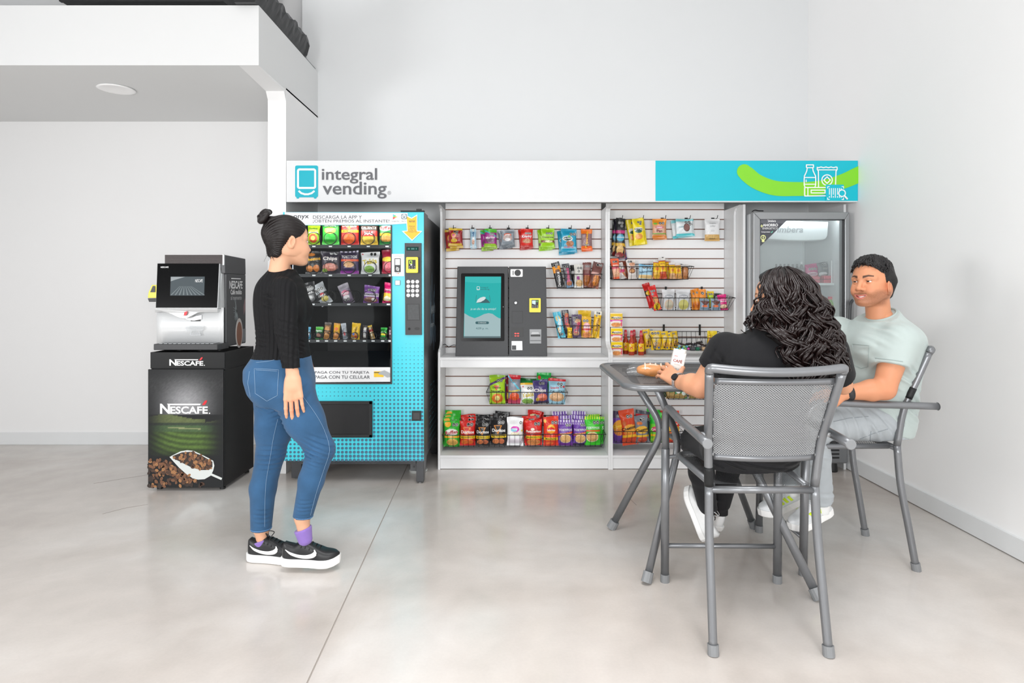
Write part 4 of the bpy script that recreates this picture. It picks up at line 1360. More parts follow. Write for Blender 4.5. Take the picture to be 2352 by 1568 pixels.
class Pack:
    """a pillow packet: front/back skins with crimped ends, printed patch by patch"""

    def __init__(s, w, h, d, nu=20, nv=28, seed=0, base='cc2222', base2=None, art=(), crimp=0.06, text=(), wob=1.0, flat=False):
        s.w, s.h, s.d, s.crimp = w, h, d, crimp
        rs = np.random.RandomState(seed + 11)
        s.ph = rs.rand(8) * 6.28
        s.wob = wob
        s.flat = flat
        vs, fs, cols = [], [], []
        b1 = np.array(lin(base))
        b2 = np.array(lin(base2)) if base2 else b1
        for side in (-1, 1):
            o = len(vs)
            if side > 0:
                nu, nv = 10, 16
            for j in range(nv + 1):
                for i in range(nu + 1):
                    u, v = i / nu, j / nv
                    vs.append(s.surf(u, v, side))
                    c = b1 * (1 - v) + b2 * v if base2 else b1
                    if side < 0:
                        for a in art:
                            c = paint(a, u, v, c, rs, w / h)
                    cols.append(np.clip(c * (0.95 + .10 * rs.rand()), 0, 1))
            for j in range(nv):
                for i in range(nu):
                    q = (o + j * (nu + 1) + i, o + j * (nu + 1) + i + 1, o + (j + 1) * (nu + 1) + i + 1, o + (j + 1) * (nu + 1) + i)
                    fs.append(q if side < 0 else q[::-1])
        s.vs, s.fs, s.cols, s.text = vs, np.array(fs), np.array(cols), text
        s.seals = [(a[2] + i * a[4] * 2.15, a[3], a[4]) for a in art if a[0] == 'seal' for i in range(a[1])]

    def surf(s, u, v, side=-1, lift=0.0):
        c = s.crimp
        t = min(1.0, max(0.0, (v - c * .6) / .22)) * min(1.0, max(0.0, (1 - c - v) / .22))
        t = t * t * (3 - 2 * t)
        e = (1 - abs(2 * u - 1) ** 2.6)
        f = max(0.0, e) ** 0.55 * t * s.d / 2
        x = (u - .5) * s.w * (1 - 0.055 * t)
        p = s.ph
        k = s.wob * s.w * 0.012
        f += k * t * e * (math.sin(9 * u + 7 * v + p[0]) + .7 * math.sin(15 * v - 6 * u + p[1]))
        f += 0.0006
        y = side * (f + lift)
        y += (1 - t) * s.wob * (.010 * s.w / .1) * (math.sin(5 * u + p[2]) * (1 if v > .5 else .4))
        z = v * s.h
        if v > .9:
            z += s.wob * s.w * .03 * math.sin(3.2 * u + p[3]) * (v - .9) / .1
        if (v > 1 - 1e-6 or v < 1e-6) and not s.flat:
            z += s.w * .012 * (1 if int(u * 40) % 2 else -1)
        return (x, y, z)

    def make(s, name, label, cat, group):
        o = new_obj(name, np.array(s.vs), s.fs, FOIL, None, cols=s.cols, smooth=True)
        ORG[o] = V((0, 0, 0))
        tag(o, label, cat, group)
        if s.seals:
            pts, ff, fm = [], [], []
            for u0, v0, r in s.seals:
                for q, (k, lf) in enumerate(((1.12, .0012), (.98, .0018))):
                    b = len(pts)
                    for j in range(8):
                        t = PI / 8 + j * PI / 4
                        pts.append(s.surf(min(.985, max(.015, u0 + k * r * math.cos(t))), min(.97, max(.03, v0 + k * r * math.sin(t) * s.w / s.h)), -1, lf))
                    ff.append(tuple(range(b, b + 8)))
                    fm.append(q)
                u1, v1 = min(.97, max(.03, u0)), v0
                for dz in (.3, -.05, -.4):
                    b = len(pts)
                    for ex, ez in ((-.55, -.09), (.55, -.09), (.55, .09), (-.55, .09)):
                        pts.append(s.surf(min(.985, max(.015, u1 + ex * r)), v1 + (dz + ez) * r * s.w / s.h, -1, .0023))
                    ff.append((b, b + 1, b + 2, b + 3))
                    fm.append(0)
            new_obj('warning_seal', pts, ff, [ink('e8e8e6'), ink('141414')], o, fm=fm)
        for tx in s.text:
            st, u, v, tw, c = tx[:5]
            rot = tx[5] if len(tx) > 5 else 0
            th = tx[6] if len(tx) > 6 else None
            vv, ff = text_geo(st, 0.025, 0.0)
            if not len(vv):
                continue
            sc = tw * s.w
            hh = (vv[:, 1].max() - vv[:, 1].min())
            sy = sc if th is None else th * s.h / hh
            ca, sa = math.cos(rot), math.sin(rot)
            pts = []
            for a, b in vv:
                X, Z = a * sc, b * sy
                X, Z = X * ca - Z * sa, X * sa + Z * ca
                uu, v2 = u + X / (s.w * .95), v + Z / s.h
                pts.append(s.surf(min(.985, max(.015, uu)), min(.97, max(.03, v2)), -1, 0.0016))
            new_obj('lettering', pts, ff, ink(c), o)
        return o


def paint(a, u, v, c, rs, asp):
    k = a[0]
    col = np.array(lin(a[-1]))
    if k == 'band':
        if a[1] <= v <= a[2]:
            return col
    elif k == 'ell':
        if ((u - a[1]) / a[3]) ** 2 + ((v - a[2]) / a[4]) ** 2 < 1:
            return col
    elif k == 'spk':                               # food picture: speckled ellipse
        if ((u - a[1]) / a[3]) ** 2 + ((v - a[2]) / a[4]) ** 2 < 1:
            m = rs.rand()
            return np.clip(col * (.6 + .75 * m), 0, 1)
    elif k == 'tri':                               # triangle pointing down
        t = (v - a[2]) / a[4]
        if 0 < t < 1 and abs(u - a[1]) < a[3] * t:
            return col
    elif k == 'diag':
        if a[1] < v + a[3] * (u - .5) < a[2]:
            return col
    elif k == 'side':
        if a[1] <= u <= a[2]:
            return col
    elif k == 'seal':                              # row of black warning octagons
        for i in range(a[1]):
            pass                                   # built as raised octagons in Pack.make
    elif k == 'stripe':
        if a[1] <= v <= a[2] and int(u * a[3]) % 2 == 0:
            return col
    return c


def seal(n, u=.62, v=.84, r=.1):
    return ('seal', n, u, v, r, '000000')


BIG, MID = {}, {}


def put(o, px, pyb, D, roll=0.0, lean=0.0, yaw=0.0):
    """stand a packet with its bottom centre at a pixel, rolled in the picture plane and leaning back"""
    p = P(px, pyb, D)
    o.location = p
    o.rotation_euler = (math.radians(-lean), math.radians(roll), math.radians(yaw))
    return o


def pack(name, label, cat, group, x0, x1, y0, y1, D, d=0.04, roll=0.0, lean=0.0, yaw=0.0, **kw):
    w, h = (x1 - x0) * D / FPX, (y1 - y0) * D / FPX
    kw.setdefault('seed', int(x0 * 7 + y0 * 3) % 1000)
    big = (x1 - x0) > 24
    kw.setdefault('nu', 40 if big else 24)
    kw.setdefault('nv', 56 if big else 40)
    o = Pack(w, h, d, **kw).make(name, label, cat, group)
    return put(o, (x0 + x1) / 2, y1, D, roll, lean, yaw)


# ---------------------------------------------------------------- inside the vending machine
G = 'snack packets inside the vending machine'
DB = 4.262
S2 = seal(2, .66, .86, .085)
rows = [
    # label, x0, x1, y0, y1, base, base2, art, text, roll
    ('lime green chip bag with red star print, behind the standing woman', 707, 735, 516, 562, '9cc81e', None, [('spk', .5, .32, .36, .22, 'd9552a'), ('ell', .5, .32, .18, .11, 'f4e36a')], [('Doritos', .5, .80, .7, '20231a'), ('DINAMITA', .52, .60, .8, 'f4f4f0')], 0),
    ('bright green chip bag with rainbow picture, second on the top shelf of the vending machine', 740, 780, 510, 562, '2fae35', None, [('spk', .5, .62, .34, .14, 'd9b04a'), ('band', .78, .9, '1d6b2a'), ('band', .02, .14, '59d24f')], [('NATURAL', .5, .84, .7, 'f6f6f0')], 0),
    ('red chip bag with yellow band, middle of the top shelf of the vending machine', 783, 825, 509, 562, 'c82520', 'd83028', [('band', .52, .64, 'f3c51e'), ('spk', .5, .26, .34, .2, 'ec6a28'), ('tri', .5, .66, .3, .2, 'f08c2a')], [('Doritos', .5, .83, .78, 'f8f4ee'), ('MAS PRODUCTO', .5, .58, .7, '4a2a10')], 0),
    ('brown and white chip bag with yellow chips, fourth on the top vending shelf', 828, 868, 510, 562, 'e8bd3a', '4a2a1e', [('band', .36, .62, 'd13a35'), ('band', .62, .98, '4a3325'), ('spk', .5, .2, .44, .16, 'f0c850')], [('CALIENTE', .5, .74, .86, 'f3ece0'), ('MAS', .52, .50, .5, 'fbf6ef')], 0),
    ('dark green chip bag cut by the window frame at the end of the top shelf', 871, 909, 512, 562, '1e7d35', '2a8c3c', [('band', .4, .52, 'f0a92a'), ('spk', .45, .28, .4, .15, 'd59a4c'), ('ell', .4, .76, .4, .14, 'e9e4d6')], [('Ruffles', .42, .76, .72, '9c1f2e')], 0),
    ('black cheese puff bag with orange lettering, second shelf of the vending machine by the woman', 701, 739, 578, 628, '26211d', None, [('ell', .4, .86, .24, .07, 'c87a2e'), ('spk', .3, .22, .22, .14, 'd98a45'), ('spk', .74, .24, .2, .16, 'cf7a35'), ('band', 0, .07, '4b4b4d')], [('Cheetos', .5, .66, .9, 'f0b62a', .12)], 0),
    ('dark purple chip bag with red chips, second shelf of the vending machine', 738, 782, 577, 629, '3f3844', None, [('spk', .5, .3, .42, .17, 'd98a78'), ('ell', .2, .16, .14, .08, '8fae4a'), seal(2, .55, .93, .1)], [('Chips', .5, .66, .74, 'efe6e0', 0, .2)], 0),
    ('purple tortilla chip bag with red band, middle of the second shelf of the vending machine', 782, 825, 576, 629, '4a3068', '3b3348', [('band', .54, .63, 'e85a2a'), ('spk', .48, .42, .3, .15, 'e6b07a'), ('band', 0, .14, 'a03aa8'), ('stripe', .94, 1, 9, 'd8d0e8')], [('TOSTITOS', .5, .74, .82, 'f6f2ee')], 0),
    ('white and green rolled snack bag, fourth on the second shelf of the vending machine', 829, 872, 579, 629, 'eceded', None, [('spk', .48, .22, .28, .16, '8fbd58'), ('ell', .12, .9, .05, .035, 'd03a4a'), seal(2, .58, .9, .08)], [('Takis', .5, .56, .76, 'd8c21e', .15)], 0),
    ('pink red snack bag cut by the window frame on the second shelf', 877, 915, 574, 628, 'b52a45', '8c1f35', [('spk', .4, .3, .34, .2, 'd8707a'), ('ell', .4, .6, .4, .1, 'e9c83a')], [('Runners', .4, .6, .7, 'f4e04a', .1)], 0),
    ('black and white twisted packet, third shelf of the vending machine behind the woman', 701, 735, 648, 696, '2c2c2e', None, [('spk', .5, .24, .3, .16, '8c8c8e'), ('ell', .52, .26, .14, .1, 'd8d8d8'), seal(3, .2, .78, .1), ('spk', .5, .7, .4, .12, '9a9a9a')], [('DARK', .5, .5, .6, 'e8e8e8', .2)], -14),
    ('silver and black packet tipped left on the third shelf of the vending machine', 738, 766, 646, 698, 'b9bcc0', None, [('band', .30, .55, '2b2b2d'), ('spk', .6, .25, .3, .12, 'd8c86a'), ('ell', .55, .46, .2, .08, 'c8434a'), seal(3, .2, .72, .13)], [('Pingo', .5, .42, .6, 'f0f0f0')], -28),
    ('clear and pink packet tipped left in the middle of the third vending shelf', 790, 816, 650, 697, '6a5a70', '9a90a0', [('spk', .5, .55, .36, .14, 'd66a8a'), ('ell', .5, .35, .3, .1, 'd8d0d4'), seal(2, .3, .22, .14), ('band', .75, 1, 'aaa4ae')], [('Nito', .5, .54, .6, 'f6eef0')], -20),
    ('purple chocolate marshmallow packet standing on the third shelf of the vending machine', 834, 870, 656, 696, '7e4a9e', '8a56aa', [('band', .38, .58, 'd9cfe0'), ('spk', .5, .2, .46, .16, '9a6a58'), ('ell', .7, .22, .14, .1, 'f0e8e4'), seal(3, .34, .76, .09)], [('SUBMARINOS', .5, .5, .9, '4a4248')], 4),
    ('pink and yellow packet cut by the window frame on the third shelf', 878, 908, 650, 697, 'd81e6c', None, [('band', .12, .5, 'f0c63a'), ('spk', .36, .24, .28, .12, 'f4e8c8')], [('Principe', .4, .66, .6, 'f8d8e4')], 7),
    ('small light blue packet at the left of the bottom shelf of the vending machine', 704, 714, 751, 779, '5aa8cc', None, [('ell', .5, .5, .35, .15, 'e8f0f4'), ('ell', .5, .3, .25, .08, 'b8342e')], [('Canel', .5, .72, .8, 'f6f6f6')], 0),
    ('small green packet with dark panel on the bottom shelf of the vending machine', 724, 742, 750, 779, '2f7f38', None, [('band', .1, .55, '263528'), ('spk', .5, .34, .3, .14, '8c5a4a'), ('band', .8, .95, '58b848')], [('Panditas', .5, .7, .8, 'f0f4ea')], 3),
    ('tall clear bag of mixed nuts on the bottom shelf of the vending machine', 743, 758, 740, 779, 'a8763e', '8a6a4a', [('spk', .5, .4, .5, .38, 'c58a4a'), ('band', .85, 1, '5a5048'), ('band', .46, .54, '3a2c22')], [], 5),
    ('yellow labelled bag of peanuts on the bottom shelf of the vending machine', 765, 780, 742, 779, 'd79a3a', None, [('band', .42, .88, 'f2b81e'), ('ell', .5, .66, .3, .1, 'e8742a'), ('spk', .5, .2, .5, .2, 'd8904a')], [('NUTS', .5, .5, .6, '7a3a1a')], 3),
    ('silver bar wrapper on the bottom shelf of the vending machine', 788, 800, 742, 779, 'a3a9b2', 'b8bec6', [('diag', .3, .5, .4, '6a707a'), ('ell', .55, .36, .2, .12, 'b8343c')], [('OREO', .5, .62, .7, '3a4454', 1.2)], -8),
    ('yellow candy bag with brown lettering on the bottom shelf of the vending machine', 806, 826, 741, 779, 'f2c21a', None, [('spk', .4, .22, .4, .16, 'd88a2a'), ('ell', .3, .32, .15, .08, '3a62b8'), ('ell', .6, .16, .15, .07, 'c83a2a'), seal(2, .15, .07, .1)], [("m&m's", .56, .62, .62, '5a321e', 1.3)], 4),
    ('brown and white chocolate bar standing on the bottom shelf of the vending machine', 832, 844, 747, 779, '3a2420', None, [('side', .25, .75, 'e4e0dc'), ('band', .86, 1, '2a1a16'), ('band', 0, .1, '2a1a16')], [('SNICKERS', .5, .48, .9, '2a3a6a', 1.5, .3)], 3),
    ('slim gold chocolate bar tilted on the bottom shelf of the vending machine', 852, 862, 746, 778, 'c8a468', '6a5440', [('side', .3, .6, 'e4d8b8'), ('band', .55, .7, '8a2a22'), ('band', .88, 1, 'd0b020')], [], -14),
    ('green and yellow candy bag on the bottom shelf of the vending machine', 873, 888, 752, 779, '2f9e3a', None, [('band', .36, .52, 'f0d83a'), seal(3, .2, .12, .14), ('band', .7, .84, '1f6a2a')], [('Skwinkles', .5, .6, .8, 'f4f8e8')], 4),
    ('narrow dark packet against the right edge of the bottom shelf of the vending machine', 893, 903, 750, 779, '4a2a3a', None, [('band', .4, .6, 'c8a0b0'), seal(1, .4, .15, .2)], [('Bubu', .5, .7, .7, 'e8d8e0')], 0),
]
for lb, x0, x1, y0, y1, b1, b2, art, text, roll in rows:
    pack('snack_packet', lb, 'snack packet', G, x0, x1, y0, y1, DB if (x1 - x0) > 24 else 4.245, d=0.045 if (x1 - x0) > 24 else 0.03, roll=roll, base=b1, base2=b2, art=art, text=text)


# ---------------------------------------------------------------- pegboard hooks with hanging packets
def hook(px, py, lab, length=0.10):
    p = P(px, py, SLAT)
    t = thing('display_hook', lab, 'hook', p, 'black hooks on the slatwall')
    MB().box(p.x - 0.012, p.x + 0.012, SLAT - 0.003, SLAT + 0.004, p.z - 0.012, p.z + 0.012).make('hook_plate', WIRE, t)
    o = MB().tube(fillet([p + V((0, 0, 0)), p + V((0.0, -length, -0.006)), p + V((0.002, -length - 0.012, 0.018))], 0.01), 0.0026, 6).make('prong', WIRE, t, smooth=True)
    return t


def hang(px, y0, y1, x0, x1, nb, nick, base, art, text, base2=None, roll=0, dback=(3, 6), crimp=.06, group='packets hanging on hooks', place='', d=.02):
    """nb packets on one hook, the rearmost showing below the front one"""
    for k in range(nb):
        D = 4.69 + 0.030 * k
        lb = 'front ' + nick + place if k == 0 else ('second ' if k == 1 else 'rear ') + nick + ', partly hidden' + place
        ox = (dback[0] * k * (1 if k % 2 else -1))
        pack('hanging_packet', lb, 'snack packet', group, x0 + ox, x1 + ox, y0 + 1 * k, y1 + dback[1] * k, D, d=d, roll=roll - k * 2.5, base=base, base2=base2, art=art, text=text if k == 0 else text[:0], crimp=crimp, seed=int(x0) + k * 17)


PEG = [
    (1044, 526, 'first hook of the row above the kiosk, holding red and yellow candy'), (1086, 526, 'second hook above the kiosk, holding the slim pale blue packet'),
    (1126, 526, 'third hook above the kiosk, holding magenta and green packets'), (1168, 526, 'fourth hook above the kiosk, holding silver grey packets'),
    (1211, 526, 'fifth hook above the kiosk, holding red packets'), (1258, 526, 'sixth hook above the kiosk, holding lime green packets'),
    (1309, 526, 'seventh hook above the kiosk, holding large sky blue packets'), (1350, 526, 'eighth hook above the kiosk, holding orange packets'),
    (1424, 503.5, 'hook holding the long black peanut packets beside the middle panel'), (1471, 503.5, 'hook holding the yellow peanut packets'),
    (1521, 503.5, 'hook holding the orange topped packet'), (1576, 503.5, 'hook holding the white and teal cookie packets'), (1637, 503.5, 'last hook at the right, holding the white and tan pouch')]
for x, y, lb in PEG:
    hook(x, y, lb)
hang(1046, 524, 564, 1031, 1061, 3, 'red and yellow candy packet', 'a82a2e', [('band', .88, 1, 'e8c63a'), ('band', 0, .14, 'd9b53a'), ('ell', .36, .6, .2, .15, 'e8a83a'), ('ell', .36, .6, .12, .09, 'e86a8a'), ('spk', .4, .3, .25, .12, 'e0b82e'), seal(2, .45, .8, .09), ('seal', 1, .62, .68, .09, '000000')], [], crimp=.1)
hang(1087, 526, 568, 1080, 1094, 2, 'slim pale blue packet', 'b8d8e8', [('side', .3, .7, 'e8f0f4'), ('band', .6, .85, '9cc4dc'), ('spk', .5, .3, .25, .15, 'd8a890')], [('Halls', .5, .7, .8, '3a6a9a', 1.57, .1)], dback=(1, 3))
hang(1126, 526, 568, 1112, 1139, 3, 'magenta and green candy packet', 'a8288c', [('band', .82, 1, '5cc83a'), ('band', 0, .2, '9ccc2e'), ('spk', .5, .38, .4, .14, '7a4a6a'), ('diag', .74, .8, .3, '3ac0c8'), seal(2, .55, .72, .1)], [('Moritas', .52, .54, .8, 'f6eef4', .12)], dback=(3, 4), roll=1)
hang(1166, 527, 563, 1151, 1181, 3, 'silver grey cookie packet', '8d97a0', [('band', .88, 1, 'a8b0b8'), ('ell', .5, .66, .3, .1, 'd9562a'), ('spk', .5, .45, .38, .2, 'b8a09a'), ('ell', .5, .36, .22, .1, 'e8e8ea'), ('band', 0, .08, '6a727a')], [('oreo', .5, .66, .4, 'f4f0ee', .08)], dback=(2, 4))
hang(1210, 525, 567, 1196, 1224, 3, 'red chocolate flake packet', 'd8281e', [('spk', .5, .32, .36, .12, 'b87a4a'), ('band', 0, .10, 'b81e1a'), seal(3, .42, .74, .085), ('ell', .5, .56, .42, .08, 'c81e1a')], [('Kranky', .5, .56, .82, 'f2f4fa', .06)], dback=(1, 3))
hang(1257, 525, 567, 1242, 1273, 3, 'lime green chocolate mint packet', '9cd21e', [('band', .24, .36, '7a4a32'), ('spk', .6, .3, .3, .06, 'd8d8a8'), seal(3, .45, .74, .085), ('band', .48, .6, 'b8dc5a')], [('Chocoretas', .52, .54, .85, '3a5a1e')], dback=(2, 4))
hang(1306, 526, 578, 1288, 1324, 3, 'large sky blue candy packet', '1f9cc0', [('spk', .58, .36, .26, .14, 'a8683a'), ('ell', .42, .58, .34, .11, 'e8ece4'), ('ell', .42, .58, .29, .085, '2a4a4a'), ('ell', .52, .68, .09, .05, '5ab83a'), ('band', .14, .22, '8ccade'), seal(2, .66, .77, .1)], [('Jelly Beans', .42, .58, .5, 'f0f4f0', .1), ('GOMITAS', .5, .2, .6, 'd8708a')], dback=(2, 3), d=.025)
hang(1347, 526, 574, 1335, 1360, 2, 'orange tamarind candy packet', 'ec6a1e', [('band', .18, .78, '8a6a6c'), ('side', .42, .62, 'a82a2e'), ('band', 0, .16, 'f06a1e'), ('band', .8, 1, 'f27a22'), seal(2, .42, .24, .09)], [('Pulparindo', .52, .5, 1.5, 'f0c83a', 1.5, .12)], dback=(1, 3))
for k, (x0, x1, y1, nick) in enumerate(((1412, 1434, 591, 'long black peanut packet with pink band, front of its hook'), (1420, 1440, 595, 'long black and purple peanut packet showing at the right behind the front one'), (1403, 1424, 588, 'long black peanut packet showing at the left behind the front one'))):
    pack('hanging_packet', nick, 'snack packet', 'packets hanging on hooks', x0, x1, 501 + k, y1, 4.69 + .03 * k, d=.025, roll=(2, -6, 3)[k], base='1c1b1d' if k != 1 else '4a2a6a', base2='1a1a1c',
         art=[('band', .62, .68, 'c8287a'), ('ell', .5, .5, .42, .09, '4aa8c8'), ('band', .30, .35, 'e0b02a'), ('spk', .5, .2, .4, .12, 'd0885a' if k == 1 else 'e8c07a'), ('spk', .5, .07, .45, .06, '8a2a2a'), seal(2, .35, .88, .14), ('seal', 1, .6, .8, .14, '000000')],
         text=[('VOLCANES', .5, .51, .8, 'f2f2f2')], crimp=.05)
hang(1470, 501, 561, 1456, 1482, 3, 'yellow peanut packet', 'f2dc1a', [('ell', .5, .56, .4, .1, 'e8eae4'), ('ell', .5, .5, .34, .06, '2a5a4a'), ('spk', .5, .3, .34, .12, 'e89a3a'), seal(2, .55, .85, .1), ('seal', 1, .72, .77, .1, '000000')], [('KARATE', .5, .58, .7, '1a1c1a', -.1)], dback=(5, 1), roll=-5)
hang(1514, 503, 547, 1498, 1530, 2, 'orange topped sliced cake packet', 'd89a72', [('band', .68, 1, 'f29a2a'), ('band', 0, .14, 'd9822a'), ('ell', .5, .42, .36, .22, 'dcb49a'), ('band', .2, .26, '6aa83a'), ('ell', .2, .76, .16, .05, '7ac04a'), seal(2, .55, .78, .1), ('ell', .5, .56, .3, .07, 'd85a7a')], [('BIMBO', .5, .56, .4, 'f8f0f0'), ('Pan', .5, .38, .4, '8a3a4a')], dback=(2, 3))
hang(1572, 503, 542, 1553, 1592, 3, 'white and teal chocolate cookie packet', 'e6eef0', [('band', .86, 1, '8ad4da'), ('band', 0, .16, '5ccad2'), ('ell', .64, .5, .2, .24, '5a3a36'), ('spk', .64, .5, .17, .2, '8a605a'), seal(2, .62, .8, .08), ('seal', 1, .86, .68, .08, '000000')], [('cookie', .3, .55, .3, '7aa8b0')], dback=(4, 2), roll=-3)
pack('hanging_packet', 'white stand up pouch with clear tan bottom on the last hook', 'snack packet', 'packets hanging on hooks', 1618, 1653, 503, 553.5, 4.69, d=.03, base='f0f1f2', art=[('band', 0, .3, 'd6aa62'), ('band', .08, .1, '8a6a3a'), ('spk', .5, .18, .4, .06, 'dcb878'), ('ell', .5, .46, .14, .05, 'dfe1e3')], text=[('CHAMPION', .5, .8, .42, 'a9abad'), ('collar', .5, .68, .36, 'c4c6c8'), ('PRODUCT', .5, .1, .36, '4a3a22')], flat=True, crimp=.04, wob=.4)


# ---------------------------------------------------------------- wire baskets
def basket(lab, rim, bot, ztop, zbot, D0=4.50, D1=4.772, back_rise=0.03, pitch=0.036, group='black wire baskets on the slatwall', hooks=2):
    """wire basket; rim=(x0,x1) and bot=(x0,x1) in pixels at the front; ztop, zbot pixel rows"""
    a, b = P(rim[0], ztop, D0), P(rim[1], ztop, D0)
    Df = D0 + 0.035
    c, d = P(bot[0], zbot, Df), P(bot[1], zbot, Df)
    zr, zb3 = a.z, c.z
    t = thing('wire_basket', lab, 'basket', ((a.x + b.x) / 2, D0, zb3), group)
    ins = 0.02
    A, B, Cc, Dd = V((a.x, D0, zr)), V((b.x, D0, zr)), V((b.x - ins, D1, zr + back_rise)), V((a.x + ins, D1, zr + back_rise))
    a2, b2, c2, d2 = V((c.x, Df, zb3)), V((d.x, Df, zb3)), V((d.x - ins, D1, zb3)), V((c.x + ins, D1, zb3))
    MB().tube([A, B, Cc, Dd, A], 0.0028, 6).make('rim', WIRE, t)
    MB().tube([a2, b2, c2, d2, a2], 0.0024, 6).make('base_ring', WIRE, t)

    def lerp(p, q, k):
        return p + (q - p) * k

    nx = max(4, int((b.x - a.x) / pitch))
    for k in range(nx + 1):
        f = k / nx
        qa = lerp(A, B, f)
        qb = V((min(b2.x, max(a2.x, qa.x)), a2.y, a2.z))
        MB().tube([lerp(Dd, Cc, f), V((min(c2.x, max(d2.x, qa.x)), d2.y, d2.z)), qb, qa], 0.0014, 4).make('wire', WIRE, t)
    ny = max(3, int((D1 - D0) / 0.04))
    for k in range(1, ny):
        f = k / ny
        MB().tube([lerp(A, Dd, f), lerp(a2, d2, f), lerp(b2, c2, f), lerp(B, Cc, f)], 0.0014, 4).make('wire', WIRE, t)
    for f in (0.25, 0.75)[:hooks]:
        q = lerp(Dd, Cc, f)
        MB().box(q.x - 0.006, q.x + 0.006, D1, SLAT + 0.004, q.z - 0.03, q.z + 0.055).make('hanger_tab', WIRE, t)
    t['basket_floor'] = zb3
    return t


basket('small wire basket of dark biscuit bars at the upper right of the kiosk', (1279, 1383), (1286, 1366), 629.5, 661.5)
basket('small wire basket of colourful wafer bars at the lower right of the kiosk', (1277, 1377), (1288, 1368), 748, 776.5)
basket('long wire basket of cakes and peanuts at the upper left behind the table', (1404, 1594), (1410, 1581), 612, 641)
basket('long wire basket of clear packets and pink bags under the peanut basket', (1501, 1689), (1510, 1672), 684, 712.5)
basket('long half empty wire basket of yellow candy bags above the rear worktop', (1496, 1684), (1504, 1655), 776, 803.5)
basket('wire basket of five chip bags below the kiosk worktop', (1117, 1304), (1126, 1294), 900.7, 928)
basket('bottom left wire basket of green, red and black chip bags', (1016, 1206), (1023, 1194), 999, 1026)
basket('bottom right wire basket of red, purple and green chip bags', (1207, 1392), (1211, 1382), 997, 1025)
basket('wire basket of cheese puff bags low behind the table leg', (1406, 1570), (1412, 1556), 991, 1016)
basket('wire basket of seed bags half hidden under the table edge', (1526, 1624), (1536, 1618), 897, 917)

GB = 'packets in the wire baskets'
K = []


def inb(lb, x0, x1, y0, y1, base, art=(), text=(), base2=None, roll=0, D=4.60, d=.035, lean=6, name='snack_packet', **kw):
    return pack(name, lb, 'snack packet', GB, x0, x1, y0, y1, D, d=d, roll=roll, lean=lean, base=base, base2=base2, art=list(art), text=list(text), **kw)


S3 = ('seal', 1, .6, .76, .13, '000000')
# basket right of the kiosk, upper
inb('black and orange biscuit bar leaning left in the upper basket beside the kiosk', 1279, 1298, 600, 661, '2a2a2c', [('band', .6, .84, 'ef9a2a'), ('spk', .55, .64, .3, .08, '6a4426'), seal(2, .35, .9, .16), ('seal', 1, .5, .8, .15, '000000')], [('EMPERADOR', .5, .34, 1.8, 'f0f0f0', 1.45, .1)], roll=-13)
inb('dark bar with pink lettering leaning left in the upper basket beside the kiosk', 1301, 1318, 604, 660, '45464e', [('band', 0, .28, '6a8aa8'), ('spk', .5, .18, .4, .1, 'b87a5a'), seal(2, .3, .88, .16), ('seal', 1, .3, .78, .16, '000000')], [('Bimbuñuelos', .5, .52, 1.9, 'e05a8a', 1.5, .14)], roll=-11)
inb('black bar end poking up between two bars in the upper basket beside the kiosk', 1314, 1327, 608, 658, '202022', [('band', .6, .7, 'b8b8b8')], [], D=4.64, roll=-5)
inb('white cereal bar upright in the middle of the upper basket beside the kiosk', 1319, 1340, 607, 661, 'd8d6d0', [('spk', .55, .2, .4, .14, 'd8b07a'), ('ell', .4, .42, .15, .08, 'a02a8a'), seal(2, .45, .84, .14), ('seal', 1, .5, .7, .14, '000000')], [('FIT', .55, .42, .4, '8a2a6a', 1.5)], roll=0)
inb('brown wrapped roll with seals behind the glazed one in the upper basket', 1337, 1357, 602, 660, '7a4a44', [('band', .7, .9, '9a7a78'), ('spk', .5, .3, .4, .25, 'a8622e'), seal(2, .4, .84, .13), ('band', .48, .54, 'c85a6a')], [], D=4.63, roll=2)
inb('clear brown glazed roll leaning right in the upper basket beside the kiosk', 1350, 1374, 600, 661, '8a4a32', [('spk', .6, .3, .3, .22, 'd8863a'), ('band', .64, .78, '6a3a34'), ('band', .5, .58, 'd8a8a0'), seal(2, .5, .9, .13)], [], base2='6a4a48', roll=13)
# basket right of the kiosk, lower
inb('sky blue wafer bar leaning left in the lower basket beside the kiosk', 1282, 1300, 715, 776, '52b8d4', [('spk', .5, .75, .3, .12, 'e0c07a'), ('spk', .3, .3, .2, .12, 'd8c08a'), ('side', .4, .62, '8ad0e0'), seal(2, .3, .14, .15)], [('Canelitas', .52, .48, 1.7, 'f6fafa', 1.4, .14)], roll=-12)
inb('dark cookie roll with red lettering in the lower basket beside the kiosk', 1298, 1314, 711, 770, '46414a', [('spk', .6, .36, .35, .1, 'c87a4a'), ('spk', .6, .8, .3, .08, 'c88a5a'), seal(2, .3, .92, .15), ('seal', 1, .3, .84, .15, '000000')], [('ARCOIRIS', .5, .58, 1.8, 'd83a4a', 1.4, .14)], roll=-8, D=4.62)
inb('yellow price corner packet low in the lower basket beside the kiosk', 1303, 1315, 752, 776, 'f0c41e', [], [('+2', .5, .55, .7, '2a2a1a')], D=4.57, roll=0)
inb('purple grey cookie packet standing in the lower basket beside the kiosk', 1311, 1335, 722, 776, '5a4a66', [('spk', .6, .72, .3, .1, 'c8a07a'), ('spk', .5, .2, .3, .1, 'c89a7a'), seal(2, .25, .86, .12), ('seal', 1, .25, .76, .12, '000000')], [('Chokis', .55, .45, 1.1, 'd8345a', 1.3, .18)], roll=2)
inb('tall yellow biscuit bag at the back of the lower basket beside the kiosk', 1328, 1358, 713, 770, 'd8b01e', [('band', .86, 1, 'e0b82a')], [], D=4.65)
